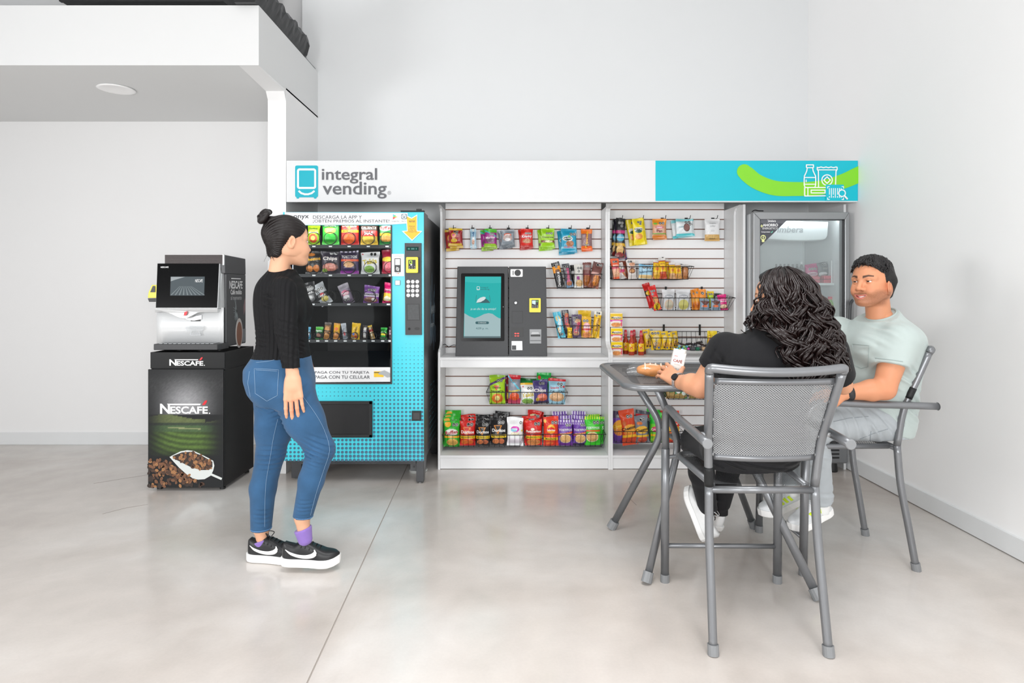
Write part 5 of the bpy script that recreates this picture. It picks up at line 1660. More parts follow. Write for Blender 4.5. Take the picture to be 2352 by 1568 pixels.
inb('yellow and pink wafer packet standing in the lower basket beside the kiosk', 1336, 1359, 727, 776, 'e8b42a', [('ell', .5, .5, .36, .22, 'e8a8b0'), ('spk', .5, .14, .45, .14, 'e0905a'), ('band', .36, .44, 'c8342e'), seal(2, .25, .8, .14)], [('Marías', .52, .5, .6, 'f8f0f0')])
inb('slim yellow wafer stick at the right of the lower basket beside the kiosk', 1359, 1376, 714, 776, 'f0bc1a', [('side', .42, .6, 'f6d860'), ('band', .86, 1, 'e8e4d4'), seal(2, .4, .93, .13), ('seal', 1, .3, .82, .13, '000000')], [('Barritas', .5, .5, 1.8, 'a86a1a', 1.5, .12)], roll=7)
# upper left basket behind the table
inb('orange pink cake packet at the left end of the peanut basket', 1408, 1428, 593, 640, 'e8623a', [('band', .1, .5, 'e8a88a'), ('band', .5, .58, 'd8506a'), ('spk', .5, .25, .35, .12, 'e8b08a'), seal(2, .35, .84, .14)], [('Bimbo', .5, .66, .6, 'f8e8e0')], roll=-8)
inb('white and brown roll leaning in the peanut basket', 1424, 1440, 602, 640, 'd0c8c4', [('diag', .3, .6, .6, 'b8724a'), ('band', .4, .55, 'c83a6a'), seal(1, .4, .86, .18)], [], roll=-14)
inb('brown chocolate packet behind the leaning roll in the peanut basket', 1428, 1446, 598, 640, '7a3a2a', [('diag', .4, .6, .4, 'a85a32')], [], D=4.64, roll=-10)
inb('white packet with brown swirl in the peanut basket', 1443, 1464, 596, 641, 'e0d8d2', [('ell', .5, .42, .36, .14, '7a4a32'), ('ell', .5, .42, .26, .09, 'c8905a'), ('spk', .6, .76, .36, .1, 'd8a080'), seal(2, .25, .9, .13)], [('Roles', .5, .6, .6, '7a3a3a')], roll=-6)
inb('light blue sponge cake packet lying across the peanut basket', 1466, 1499, 607, 641, 'a8d0e4', [('band', .04, .28, 'ecc88a'), ('band', .84, 1, '78b4d4'), seal(3, .36, .78, .1)], [('Submarinos', .5, .5, .9, '3a5a72', .14)], roll=2, D=4.57)
for k, (x0, x1, y0, rl, c1, c2, nm) in enumerate(((1499, 1517, 596, 3, 'c8662a', 'e8b23a', 'first'), (1516, 1532, 591, -4, 'b8402a', 'c8502e', 'second'), (1526, 1540, 594, 4, 'b8482e', 'd8a83a', 'third'), (1538, 1552, 602, -2, 'd09a6a', 'e0b080', 'fourth'), (1551, 1567, 604, -4, 'c8834a', 'd8a05a', 'fifth'))):
    inb('clear peanut bag with yellow label, %s from the left in the peanut basket' % nm, x0, x1, y0, 640.5, c1, [('spk', .5, .2, .45, .2, c2), ('band', .34, .8, 'f2c41a'), ('ell', .5, .52, .24, .1, 'e8862a'), ('band', .86, 1, 'd8d4d0')], [('NUTS', .5, .7, .6, '8a3a1a')], roll=rl, D=4.58 if k != 2 else 4.63)
inb('clear bag of dark mixed nuts at the right end of the peanut basket', 1566, 1582, 607, 641, '6a4a36', [('spk', .5, .4, .5, .42, 'b87a4a'), ('band', .86, 1, 'c8c4c0')], [])
# middle basket
inb('red biscuit tube leaning left at the front of the clear packet basket', 1502, 1520, 654, 712, 'd8221e', [('ell', .5, .42, .36, .13, 'e8a060'), ('ell', .5, .16, .42, .14, 'f0c41e'), seal(2, .3, .78, .16), ('seal', 1, .3, .66, .16, '000000')], [('RITZ', .5, .16, .7, '2a2a1a', 1.2)], roll=-14, D=4.57, name='biscuit_tube')
inb('red biscuit tube at the back left of the clear packet basket', 1491, 1508, 648, 706, 'c81e1c', [('band', .5, .72, '2a1a1a'), ('ell', .5, .6, .4, .08, 'f0c41e')], [], roll=-16, D=4.63, name='biscuit_tube')
for k, (x0, x1, c1, lb) in enumerate(((1521, 1551, 'd8c0a8', 'clear packet with a round pinkish wafer, left of the two'), (1553, 1586, 'cfc870', 'clear packet with a round yellow green wafer, right of the two'))):
    inb(lb, x0, x1, 664, 712, 'd4d6d8', [('ell', .5, .26, .36, .24, c1), ('ell', .5, .26, .26, .17, c1.replace('d', 'c')), ('ell', .5, .64, .34, .1, 'a4a6ac'), ('band', .84, 1, 'e2e3e5')], [('OBLEAS', .5, .64, .5, 'f0f0f2')], D=4.575)
for k, (x0, x1, y0, rl) in enumerate(((1589, 1602, 665, -3), (1597, 1610, 662, -4), (1606, 1624, 664, -2))):
    inb('bright orange packet, %s of three standing in the clear packet basket' % ('first', 'second', 'third')[k], x0, x1, y0, 711, 'f0922a', [('band', .4, .55, 'f4b04a'), seal(1, .5, .8, .2), ('spk', .5, .2, .4, .12, 'd8702a')], [], roll=rl, D=4.62 - .01 * k)
inb('yellow and lime packet behind the silver blue pair in the basket', 1625, 1640, 668, 705, 'e8c81e', [('ell', .5, .5, .5, .24, 'b8dc3a'), seal(2, .3, .8, .16)], [], D=4.64)
for k, (x0, x1) in enumerate(((1607, 1630), (1632, 1655))):
    inb('silver blue packet with brown cake picture, %s of the pair' % ('left', 'right')[k], x0, x1, 686, 712, '8ea4b8', [('tri', .5, .3, .5, .5, '6a3a32'), ('ell', .45, .34, .3, .1, 'e8703a'), seal(2, .4, .86, .1)], [], D=4.57, roll=2)
inb('bright pink packet at the right end of the clear packet basket', 1652, 1672, 676, 712, 'd8207a', [('band', .1, .36, '7a3a3a'), ('spk', .5, .24, .4, .12, 'e8c8a8'), ('band', .62, .7, 'f088b8')], [('Mamut', .5, .56, .7, 'f8e4ee')], roll=-6, D=4.58)
inb('black packet behind the bright pink one in the basket', 1640, 1658, 674, 708, '2a2c30', [('spk', .5, .7, .4, .15, '9aa0a8')], [], D=4.64)
# lower basket above the worktop
for k, (x0, x1, y0, y1, rl, c1, lb) in enumerate((
        (1482, 1500, 756, 800, -8, 'ecc41e', 'yellow candy bag hanging over the left end of the half empty basket'), (1489, 1505, 757, 800, -6, '8aa0b8', 'silver blue wrapper behind the left yellow bags of the half empty basket'),
        (1496, 1521, 759, 803, -3, 'f0c61e', 'large yellow chocolate bag with grey letters, left in the half empty basket'), (1521, 1538, 760, 803, -4, 'f2c81a', 'yellow candy bag with seals, third from left in the half empty basket'),
        (1536, 1550, 763, 803, -8, 'f2ca1e', 'yellow candy bag leaning left beside the coloured candy balls'), (1545, 1560, 760, 798, -6, 'f0c41a', 'yellow candy bag with brown letters, rearmost beside the coloured candy balls'))):
    inb(lb, x0, x1, y0, y1, c1, [('spk', .5, .25, .4, .16, 'd8a03a'), ('ell', .5, .62, .3, .14, 'e8d090'), seal(3 if k == 2 else 2, .2, .86, .12), ('ell', .3, .14, .1, .05, '4a2a1a'), ('ell', .7, .1, .1, .05, '3a6ab0')],
        [('RAZA', .4, .3, .8, 'b8bcc4', 1.3)] if k == 2 else [("m&m's", .5, .4, .8, '5a321e', 1.25)], roll=rl, D=4.575 if k in (2, 3, 4) else 4.63)
for k, (x0, x1, y0, rl, D) in enumerate(((1624, 1640, 760, 2, 4.64), (1632, 1648, 760, 1, 4.62), (1636, 1658, 766, 2, 4.585))):
    inb('yellow sweets bag, %s at the right end of the half empty basket' % ('rear', 'middle', 'front')[k], x0, x1, y0, 803, 'f2d01e', [('spk', .5, .4, .42, .28, 'd86a5a'), ('ell', .35, .5, .14, .07, '5ab83a'), ('ell', .6, .28, .14, .07, 'c83a8a'), ('band', .84, 1, 'f4d82a')], [('mazapan', .5, .74, .7, '8a3a2a')], roll=rl, D=D)
rc = random.Random(4)
for k, (x, y, c, nm) in enumerate(((1556, 801, '7ac8e0', 'light blue'), (1562, 801, 'c8e07a', 'pale lime'), (1568, 801, '6ab8e0', 'sky blue'), (1575, 801, 'b8d87a', 'lime green'), (1581, 801, 'e83ab0', 'hot pink'), (1560, 795, '8ad0e4', 'ice blue'), (1571, 796, 'a0dc8a', 'mint green'), (1577, 795.5, '6ac4d8', 'aqua'))):
    c0 = P(x, y, 4.56)
    o = MB().lathe((0, 0, -0.0105), [(0.001, 0), (0.006, 0.002), (0.0098, 0.0065), (0.0105, 0.0105), (0.0098, 0.0145), (0.006, 0.019), (0.001, 0.021)], 14).make('candy_ball', mat('candy_' + c, c, 0.2, coat=.4), None, smooth=True)
    o.location = c0
    tag(o, '%s candy ball in the half empty basket above the worktop%s' % (nm, ', upper layer' if y < 800 else ''), 'candy', 'round candies in the half empty basket')
for k, (x, y, w, h, c, rl, lb) in enumerate((
        (1590, 801, 11, 8, '55565c', 0, 'grey boxed sweet beside the hot pink ball'), (1601, 801, 9, 8, '1f7a5a', 0, 'green square sweet in the middle of the half empty basket'), (1609, 801, 9, 8, '6a6c74', 5, 'slate square sweet right of the green one'),
        (1617, 801, 10, 9, 'dcb890', 0, 'tan caramel cube, left of three'), (1627, 801, 10, 9, 'd8b088', 3, 'tan caramel cube, middle of three'), (1637, 801, 9, 9, 'e0bc96', -3, 'tan caramel cube, right of three'),
        (1566, 790, 20, 5, '3a2624', 18, 'brown wrapped sweet lying above the coloured balls'), (1580, 790, 18, 6, '2a2226', -12, 'dark wrapped sweet lying behind the coloured balls'), (1592, 791, 17, 6, '4a4a50', 10, 'silver black wrapped sweet in the middle heap'),
        (1604, 787, 18, 6, '241c1c', -14, 'black wrapped sweet on top of the middle heap'), (1612, 791, 16, 5, '3a2a2a', 15, 'brown black wrapped sweet at the right of the heap'), (1598, 795, 12, 5, 'a8a8b0', 8, 'silver wrapped sweet under the black ones'), (1622, 793, 13, 4, '2c2424', -10, 'thin dark wrapped sweet above the caramel cubes'))):
    D = 4.57 + .012 * (k % 3)
    q = D / FPX
    W, Hh = w * q, h * q
    b = MB()
    if w > 11.5:                                    # twisted wrapper
        b.tube([(-W / 2, 0, 0), (-W * .34, 0, 0.001), (-W * .28, 0, 0), (-W * .1, 0, 0), (W * .1, 0, 0), (W * .28, 0, 0), (W * .34, 0, -.001), (W / 2, 0, 0)], [Hh * .5, Hh * .2, Hh * .4, Hh * .5, Hh * .5, Hh * .4, Hh * .2, Hh * .55], 8)
        o = b.make('wrapped_sweet', mat('wrap_' + c, c, 0.25, noise=.4, nscale=150), None)
    else:
        b.box(-W / 2, W / 2, -W / 2, W / 2, -Hh / 2, Hh / 2)
        o = b.make('sweet_cube', mat('wrap_' + c, c, 0.35, noise=.15, nscale=150), None, bevel=0.003)
    o.location = P(x, y, D)
    o.rotation_euler = (0, math.radians(rl), 0)
    tag(o, lb, 'candy', 'small sweets in the half empty basket')


# chip bags of the lower baskets
def chip(lb, x0, x1, y0, y1, base, art, text, base2=None, roll=0, D=4.60, lean=5):
    return pack('chip_bag', lb, 'chip bag', 'chip bags in the low baskets', x0, x1, y0, y1, D, d=.06, roll=roll, lean=lean, base=base, base2=base2, art=art, text=text)


TRI = ('tri', .45, .40, .26, .34, 'e8902a')
TRI2 = ('tri', .45, .46, .20, .26, None)
# middle basket
chip('lime green chip bag at the left of the five bag basket', 1124, 1161, 862, 927, 'a4d01e', [('spk', .5, .2, .36, .17, 'e0782a'), ('ell', .5, .2, .16, .09, 'f6e890'), ('band', .92, 1, '8ab81a'), ('diag', .76, .84, -.25, '5a3a7a'), ('tri', .45, .46, .2, .2, 'd8562a'), seal(2, .55, .82, .09)], [('Doritos', .45, .58, .5, '1e221a'), ('DINAMITA', .5, .44, .8, '2a2c24')])
chip('purple edge of a chip bag behind the lime green one', 1148, 1166, 866, 926, '4a2a78', [seal(1, .7, .8, .16)], [], D=4.66)
chip('dark red folded bag between the lime and the red one', 1160, 1176, 866, 926, '8a1e2c', [seal(2, .3, .7, .14), ('spk', .5, .3, .3, .14, 'c8a83a')], [], D=4.655)
chip('red and grey spicy chip bag, second in the five bag basket', 1167, 1196, 861, 927, '8a8f9c', [('band', .84, 1, 'c81e2c'), ('band', 0, .2, 'b83a5a'), ('spk', .5, .26, .4, .14, 'e0562a'), ('diag', .66, .74, .5, '5ac0d8'), seal(2, .4, .8, .1)], [('Runners', .5, .46, .85, 'f0d82a', .16)])
chip('green bag edge behind the white rolled snack bag', 1190, 1232, 869, 925, '1e8a3e', [('band', .9, 1, '18682e')], [], D=4.655)
chip('white rolled corn snack bag with yellow lettering in the five bag basket', 1195, 1229, 880, 928, 'eef0f0', [('band', .92, 1, 'e8b82a'), ('spk', .5, .16, .4, .14, '8abc5a'), ('ell', .18, .84, .05, .03, 'd83a4a'), seal(2, .55, .76, .09)], [('Takis', .5, .46, .8, 'd8bc1e', .14)])
chip('crumpled green bag standing up behind the dark purple one', 1229, 1262, 856, 920, '26b850', [('band', .84, .92, '1e9a42'), seal(2, .45, .74, .1), ('ell', .18, .82, .12, .06, 'd84a3a')], [('Ruffles', .5, .6, .6, 'b01e2e')], D=4.66, roll=4)
chip('small green bag tip at the back right of the five bag basket', 1252, 1273, 865, 920, '1fae4a', [seal(1, .5, .84, .12)], [], D=4.70, roll=6)
chip('dark purple chip bag with red chips in the five bag basket', 1226, 1261, 872, 926, '4a3f78', [('spk', .58, .26, .36, .16, 'd8725a'), ('ell', .25, .18, .12, .08, 'd8b84a'), ('band', 0, .08, '2a2440'), seal(2, .5, .84, .09)], [('Chips', .45, .54, .78, 'f2eae4', 0, .2)], roll=-3)
chip('light blue and red cracker bag at the right of the five bag basket', 1258, 1298, 870, 927, '9ed0e4', [('band', .9, 1, 'd0222c'), ('spk', .5, .28, .45, .18, 'e0b488'), ('ell', .9, .7, .06, .05, 'd8303a'), seal(2, .58, .8, .08), ('seal', 1, .74, .7, .08, '000000')], [('Snacky', .36, .64, .5, 'c84a5a', .1), ('GALLETAS', .5, .50, .8, '2a2c30')], roll=2)
# bottom left basket
for k, (dx, dy) in enumerate(((0, 0), (-2, -8), (1, -15), (3, -24))):
    chip(('front green ridged chip bag at the left end of the bottom basket', 'second green ridged chip bag behind the front one', 'third green ridged chip bag in the left stack', 'rearmost green ridged chip bag of the left stack, standing highest')[k],
         1019 + dx, 1056 + dx, 966 + dy, 1025 + dy * .6, '2eae2e', [('ell', .25, .86, .2, .1, 'f0b02a'), ('band', .34, .42, 'f0a81e'), ('spk', .55, .18, .36, .14, 'e8b45a'), ('ell', .5, .56, .42, .13, 'f0ece4'), seal(2, .62, .84, .09)],
         [('Ruffles', .5, .56, .78, 'b01e30', .14)] if k == 0 else [], D=4.58 + .035 * k)
for k, (x0, x1, y0, c, y2, nm) in enumerate(((1056, 1092, 966, 'd0241e', 1023, 'red'), (1092, 1126, 966, '1e1d1f', 1023, 'black'), (1127, 1164, 960, '1c1b1d', 1022, 'black'))):
    art = [TRI, ('tri', .45, .47, .19, .25, c), ('band', .30, .40, 'f0cc1e'), ('spk', .32, .16, .22, .1, 'd8804a' if k else 'ec7a2a'), ('spk', .68, .16, .2, .1, 'c8704a' if k else 'e8702a'), seal(2, .55, .84, .1)]
    place = ('beside the green ridged stack', 'just after the red bags', 'beside the white bag')[k]
    chip('front %s nacho chip bag, %s in the bottom left basket' % (nm, place), x0, x1, y0, y2, c, art, [('Doritos', .5, .56, .82, 'f6f4f0'), ('MAS PRODUCTO', .5, .35, .8, '3a2a10')], D=4.58)
    chip('middle %s nacho chip bag, %s, mostly hidden' % (nm, place), x0 + 3, x1 - 1, y0 - 9, y2 - 6, c, [seal(2, .55, .88, .1)], [], D=4.625, roll=2)
    chip('rear %s nacho chip bag, %s, only its top showing' % (nm, place), x0 + (4 if k < 2 else 6), x1 + (2 if k < 2 else 3), y0 - (14 if k < 2 else 15), y2 - 10, c, [seal(2, .6, .9, .1)], [], D=4.665, roll=-2 if k < 2 else 4)
chip('white snack bag with magenta oval at the right of the bottom left basket', 1164, 1202, 959, 1023, 'f0f1f2', [('ell', .5, .6, .27, .11, 'd83ab0'), ('ell', .44, .57, .2, .07, '8ac8e0'), ('spk', .5, .44, .3, .06, 'f2e6c8'), ('band', .1, .28, 'e4dce4'), ('ell', .94, .54, .05, .04, 'e8d83a'), seal(1, .86, .82, .09)], [('Nutty', .5, .6, .3, 'f8f4f8')], D=4.58)
# bottom right basket
chip('front red pork crackling bag at the left of the bottom right basket', 1206, 1245, 964, 1022, 'd8241e', [('ell', .5, .56, .4, .1, 'b81a16'), ('band', .28, .38, 'f0cc1e'), ('spk', .5, .13, .42, .13, 'd88a4a'), ('ell', .44, .64, .12, .05, 'f4ead8'), seal(2, .62, .84, .09)], [('Rancheritos', .5, .56, .86, 'f8f0e4'), ('MAS PRODUCTO', .5, .33, .8, '3a2a10')], D=4.58)
chip('middle red pork crackling bag, leaning left in the bottom right basket', 1204, 1236, 955, 1016, 'd8241e', [('ell', .35, .8, .2, .06, 'f0c83a'), seal(2, .55, .84, .1)], [], D=4.625, roll=-5)
chip('rear red pork crackling bag with raised corner in the bottom right basket', 1208, 1240, 943, 1010, 'd42420', [('ell', .45, .83, .3, .05, 'f0e0b0'), seal(2, .55, .82, .1)], [], D=4.67, roll=4)
chip('last red bag edge behind the pork crackling bags', 1222, 1244, 945, 1010, 'c01e1c', [seal(1, .5, .84, .14)], [], D=4.705, roll=5)
chip('red potato chip bag with yellow disc in the bottom right basket', 1248, 1283, 957, 1023, 'e03a22', [('ell', .5, .58, .27, .16, 'f4b41e'), ('ell', .5, .54, .28, .11, 'd8281e'), ('ell', .5, .50, .27, .05, 'f2a81e'), ('band', .2, .30, 'f0cc1e'), ('spk', .4, .1, .3, .06, 'ec6a32'), ('ell', .1, .85, .1, .06, 'f0c05a'), seal(2, .62, .8, .1)], [('Sabritas', .5, .55, .54, 'f8f0e8'), ('MAS PAPAS', .5, .25, .7, '3a2a10')], D=4.58)
for k, (x0, x1, nm, dx) in enumerate(((1281, 1316, 'left', -9), (1316, 1349, 'right', -6))):
    art = [('stripe', .9, 1, 11, 'e0d8ec'), ('stripe', .82, .88, 13, 'c0b0d8'), ('diag', .44, .51, -.1, 'e85a2a'), ('ell', .5, .28, .40, .17, 'f0d8a8'), ('spk', .5, .28, .36, .14, 'e0b070'), ('band', 0, .1, '6a2a8a' if k == 0 else '2e2440'), seal(2, .6, .8, .09)]
    chip('front purple tortilla chip bag, %s of two in the bottom right basket' % nm, x0, x1, 964, 1023, '6e42a4', art, [('TOSTITOS', .5, .62, .88, 'f6f2f0'), ('Flamin hot', .5, .475, .7, 'f8e0a0', .08)], D=4.58)
    chip('middle purple tortilla chip bag behind the %s one' % nm, x0 + dx + 7, x1 + dx + 8, 954, 1016, '7048a8', [('stripe', .86, 1, 11, 'd8cfe8'), seal(2, .5, .82, .1)], [], D=4.625, roll=1)
    chip('rear purple tortilla chip bag standing highest behind the %s one' % nm, x0 + dx, x1 + dx, 945, 1008, '6a40a0', [('stripe', .88, 1, 11, 'e0d8ec'), seal(2, .6, .8, .1)], [], D=4.67, roll=-4 if k == 0 else 3)
chip('front green tortilla chip bag at the right end of the bottom right basket', 1343, 1380, 957, 1022, '3ecc2a', [('stripe', .9, 1, 13, 'd8e83a'), ('band', .49, .54, 'e8602a'), ('ell', .45, .30, .40, .18, 'f0e0b8'), ('spk', .45, .30, .36, .15, 'd8a868'), seal(2, .6, .8, .1)], [('TOSTITOS', .48, .62, .86, 'f6f6f0')], D=4.58)
chip('middle green tortilla chip bag to the right of the front one', 1352, 1386, 956, 1018, '36c028', [('stripe', .9, 1, 13, 'd8e83a'), seal(2, .7, .78, .1)], [('S', .9, .6, .14, 'f2f2ea')], D=4.625, roll=4)
chip('rear green tortilla chip bag with yellow striped top', 1346, 1378, 952, 1012, '3cc82c', [('stripe', .92, 1, 13, 'e0ea4a'), seal(2, .6, .84, .1)], [], D=4.67)
# basket low behind the table leg
chip('purple cheese puff bag at the left of the basket behind the table leg', 1404, 1436, 945, 1018, '6a3a9a', [('ell', .55, .52, .5, .22, 'e8a02a'), ('spk', .5, .36, .36, .1, 'd8802a'), ('band', .8, 1, '4a3a58'), seal(2, .45, .86, .1)], [('Cheetos', .5, .56, .9, 'f4d03a', .2)], roll=2, D=4.59)
chip('second purple cheese puff bag half behind the left one', 1414, 1442, 950, 1014, '5e3488', [('ell', .6, .5, .4, .2, 'e8b03a')], [], D=4.64, roll=-2)
chip('orange cheese puff bag leaning left in the basket behind the table leg', 1430, 1466, 940, 1021, 'd8481e', [('spk', .5, .38, .36, .1, 'e8822a'), ('band', .22, .3, 'f0b82a'), ('ell', .6, .46, .44, .12, 'f0a83a'), ('ell', .25, .62, .14, .06, 'c8602a'), seal(2, .55, .8, .1)], [('Cheetos', .5, .48, .9, '1e1a18', .16)], roll=-7, D=4.575)
chip('grey cheese puff bag in the basket behind the table leg', 1460, 1492, 955, 1017, '7a808a', [('ell', .5, .5, .46, .14, 'f0b83a'), ('spk', .5, .14, .36, .12, 'd8563a'), ('band', .24, .31, 'f0c02a'), ('ell', .35, .74, .22, .06, 'd8702a'), seal(2, .5, .86, .1)], [('Cheetos', .5, .5, .9, '1e1a1c', .16)], roll=-4, D=4.575)
chip('dark bag with red stripe behind the grey cheese puff bag', 1456, 1496, 944, 1012, '4a4c58', [('band', .8, .88, 'c8242e'), seal(2, .6, .74, .1)], [], D=4.65, roll=5)
chip('front green chip bag between the table legs in the low basket', 1494, 1521, 948, 1016, '6acc2a', [('band', .64, 1, '22b82e'), ('ell', .45, .46, .4, .1, 'c82a5a'), ('band', .22, .3, 'f0b81e'), ('spk', .5, .12, .42, .1, 'b8d83a'), seal(2, .5, .7, .1)], [('Crujitos', .45, .46, .8, 'f8f0f0', .14)], D=4.58)
chip('rear green chip bag standing highest between the table legs', 1484, 1514, 940, 1010, '2abc36', [seal(2, .5, .78, .1)], [], D=4.65, roll=3)
chip('red and yellow chip bag at the right end of the low basket behind the table', 1528, 1562, 943, 1016, 'e03a22', [('band', .1, .5, 'e8b42a'), ('spk', .5, .25, .4, .14, 'd86a2a'), seal(2, .6, .7, .1)], [('Sabritas', .5, .6, .6, 'f8f0e8')], D=4.60)
chip('red bag behind the table leg in the low basket', 1506, 1540, 944, 1010, 'd02a22', [seal(2, .6, .8, .1)], [], D=4.66)
# seed bags under the table edge
for k, (x0, x1, y0, c, nm) in enumerate(((1530, 1552, 884, '9a7a42', 'clear brown seed bag at the left of the basket under the table'), (1548, 1578, 884, '1f8a44', 'green and white labelled seed bag in the basket under the table'), (1582, 1616, 886, 'a8925a', 'tan seed bag with green label at the right of the basket under the table'))):
    inb(nm, x0, x1, y0, 915, c, [('spk', .5, .2, .5, .2, 'b89a5a'), ('ell', .3, .6, .2, .22, 'f0f2ee'), ('ell', .75, .4, .2, .16, 'dfe8e0')] if k == 1 else [('spk', .5, .4, .5, .4, 'b8985a'), ('ell', .5, .6, .3, .14, '2a8a4a')], [], D=4.585)
inb('dark leafy tea bag end at the far left of the basket under the table', 1524, 1536, 889, 912, '3a4a34', [('spk', .5, .5, .4, .4, '6a7a5a')], [], D=4.64)

# ---------------------------------------------------------------- noodle boxes and sauce bottles on the worktop
BOXG = 'stacked noodle soup boxes'
for k, (x0, x1, y0, y1, lb, pal) in enumerate(((1401.5, 1430, 718, 751, 'noodle soup box with pink band, topmost of the three stacked boxes', ('f0c83a', 'd84aa8')), (1403, 1430, 752, 784.5, 'yellow noodle soup box in the middle of the stack of three', ('f6d21e', 'e0506a')), (1403.3, 1430.3, 785, 818, 'yellow noodle soup box at the bottom of the stack on the worktop', ('f6d21e', 'd85a7a')))):
    D = 4.575
    a, b2 = P(x0, y1, D), P(x1, y0, D)
    w, h = b2.x - a.x, b2.z - a.z
    nu, nv = 24, 30
    # upright carton: body box with slightly tapered sides, printed front of small patches
    t = thing('noodle_box', lb, 'box', (a.x + w / 2, D, a.z), BOXG, local=True)
    t.location = (a.x + w / 2, D, a.z if k < 2 else ZW + 0.0005)
    MB().hexa([(-w / 2, 0.001, 0), (w / 2, 0.001, 0), (w / 2, w, 0), (-w / 2, w, 0), (-w / 2, 0.001, h), (w / 2, 0.001, h), (w / 2, w, h), (-w / 2, w, h)]).make('carton', mat('carton_cream', 'efe6d6', 0.45, noise=.03), t, bevel=0.002)
    vs = [(-w / 2 + 0.001 + (w - .002) * i / nu, -0.0006, .001 + (h - .002) * j / nv) for j in range(nv + 1) for i in range(nu + 1)]
    fs = np.array([(j * (nu + 1) + i, j * (nu + 1) + i + 1, (j + 1) * (nu + 1) + i + 1, (j + 1) * (nu + 1) + i) for j in range(nv) for i in range(nu)])
    art = [('band', 0, 1, 'f4ece4'), ('band', .5, .96, pal[0]), ('band', .38, .5, pal[1]), ('ell', .5, .16, .44, .17, 'e8b07a'), ('spk', .45, .16, .36, .13, 'e89a5a'), ('ell', .5, .66, .42, .09, 'f8f2ea'), ('ell', .5, .42, .4, .03, 'f4d8e0'), ('ell', .92, .2, .06, .2, 'e0546a')]
    if k:
        art.append(seal(2, .68, .84, .09))
    rs = np.random.RandomState(k)
    cols = []
    for j in range(nv + 1):
        for i in range(nu + 1):
            c = np.array(lin('f4ece4'))
            for q in art:
                c = paint(q, i / nu, j / nv, c, rs, w / h)
            cols.append(c)
    new_obj('front_print', np.array(vs), fs, PRINT, t, cols=np.array(cols))
    lettering('Maruchan', (0, -0.0016, h * .66), w * .8, ink('3a3436'), t, bold=.02)
    lettering('SOPA', (0, -0.0016, h * .555), w * .4, ink('6a5a4a'), t, height=h * .06)
SAUCE = mat('red_sauce', 'b2330f', 0.15, noise=.08, nscale=40, coat=.5)
for k, (x, y1, D, lb) in enumerate(((1437, 811.5, 4.70, 'red sauce bottle next to the noodle boxes, at the back'), (1450.5, 815, 4.61, 'red sauce bottle at the front left of the worktop group'), (1456.5, 811.5, 4.70, 'red sauce bottle behind the front left one'), (1472.5, 815, 4.61, 'red sauce bottle at the front right of the worktop group'), (1477, 811.5, 4.70, 'red sauce bottle behind the front right one'))):
    c = P(x, y1, D)
    t = thing('sauce_bottle', lb, 'bottle', (c.x, D, ZW + 0.0005), 'red sauce bottles on the worktop', local=True)
    r, h = 0.0225, 0.185
    MB().lathe((0, 0, 0), [(r * .9, 0), (r, .004), (r, .088), (r * .97, .098), (r * .75, .112), (r * .5, .126), (r * .42, .14), (r * .42, .15)], 24).make('glass_body', SAUCE, t, smooth=True)
    MB().lathe((0, 0, 0), [(r + .0006, .028), (r + .0009, .030), (r + .0009, .086), (r + .0006, .088)], 24).make('paper_label', mat('label_yellow', 'f6c61a', 0.45, noise=.03), t, smooth=True)
    MB().lathe((0, 0, 0), [(r * .52, .142), (r * .56, .144), (r * .54, .165), (r * .46, .17), (r * .4, .183), (r * .3, .186)], 18).make('cap', mat('cap_red', 'd0283a', 0.35, noise=.25, nscale=90), t, smooth=True)
    for q, (pl, c2) in enumerate(((ell(-.004, .052, .009, .012, 12), 'd8301e'), ([(-.004, .048), (.016, .054), (.016, .062), (-.002, .056)], '8ac4c4'), ([(-.017, .066), (-.012, .066), (-.012, .082), (-.017, .082)], 'f2f2f0'), (ell(.004, .070, .004, .003, 8), 'c8301e'))):
        pts = [(math.sin(a / r) * (r + .0014 + .0003 * q), -math.cos(a / r) * (r + .0014 + .0003 * q), z) for a, z in pl]
        new_obj('label_mark', pts, [tuple(range(len(pts)))], ink(c2), t)
    for q in range(5):                               # spiral red and white cap band
        MB().tube([(math.cos(a) * r * .56, math.sin(a) * r * .56, .146 + .004 * q + .004 * a / 3.1) for a in [PI + PI * i / 6 for i in range(7)]], 0.0006, 4).make('cap_stripe', ink('f0d8d8'), t)

# ---------------------------------------------------------------- inside the fridge
GF = 'drinks and snacks inside the fridge'


def bottle(lb, px, pyb, pyt, D, r, body, cap, label=None, neck=.4):
    a = P(px, pyb, D)
    h = P(px, pyt, D).z - a.z
    t = thing('drink_bottle', lb, 'bottle', a, GF, local=True)
    MB().lathe((0, 0, 0), [(r * .85, 0), (r, .006), (r, h * .3), (r * .93, h * .36), (r, h * .45), (r, h * .62), (r * .8, h * .75), (r * neck, h * .86), (r * neck, h * .9)], 20).make('bottle_body', mat('drink_' + body, body, 0.2, noise=.05), t, smooth=True)
    MB().lathe((0, 0, h * .88), [(r * neck * 1.15, 0), (r * neck * 1.2, .002), (r * neck * 1.15, h * .12)], 16).make('cap', mat('cap_' + cap, cap, 0.4), t, smooth=True)
    if label:
        MB().lathe((0, 0, 0), [(r + .0008, h * .44), (r + .0012, h * .45), (r + .0012, h * .62), (r + .0008, h * .63)], 20).make('paper_label', mat('bottle_label_' + label, label, 0.45, noise=.2, nscale=60), t, smooth=True)
    return t


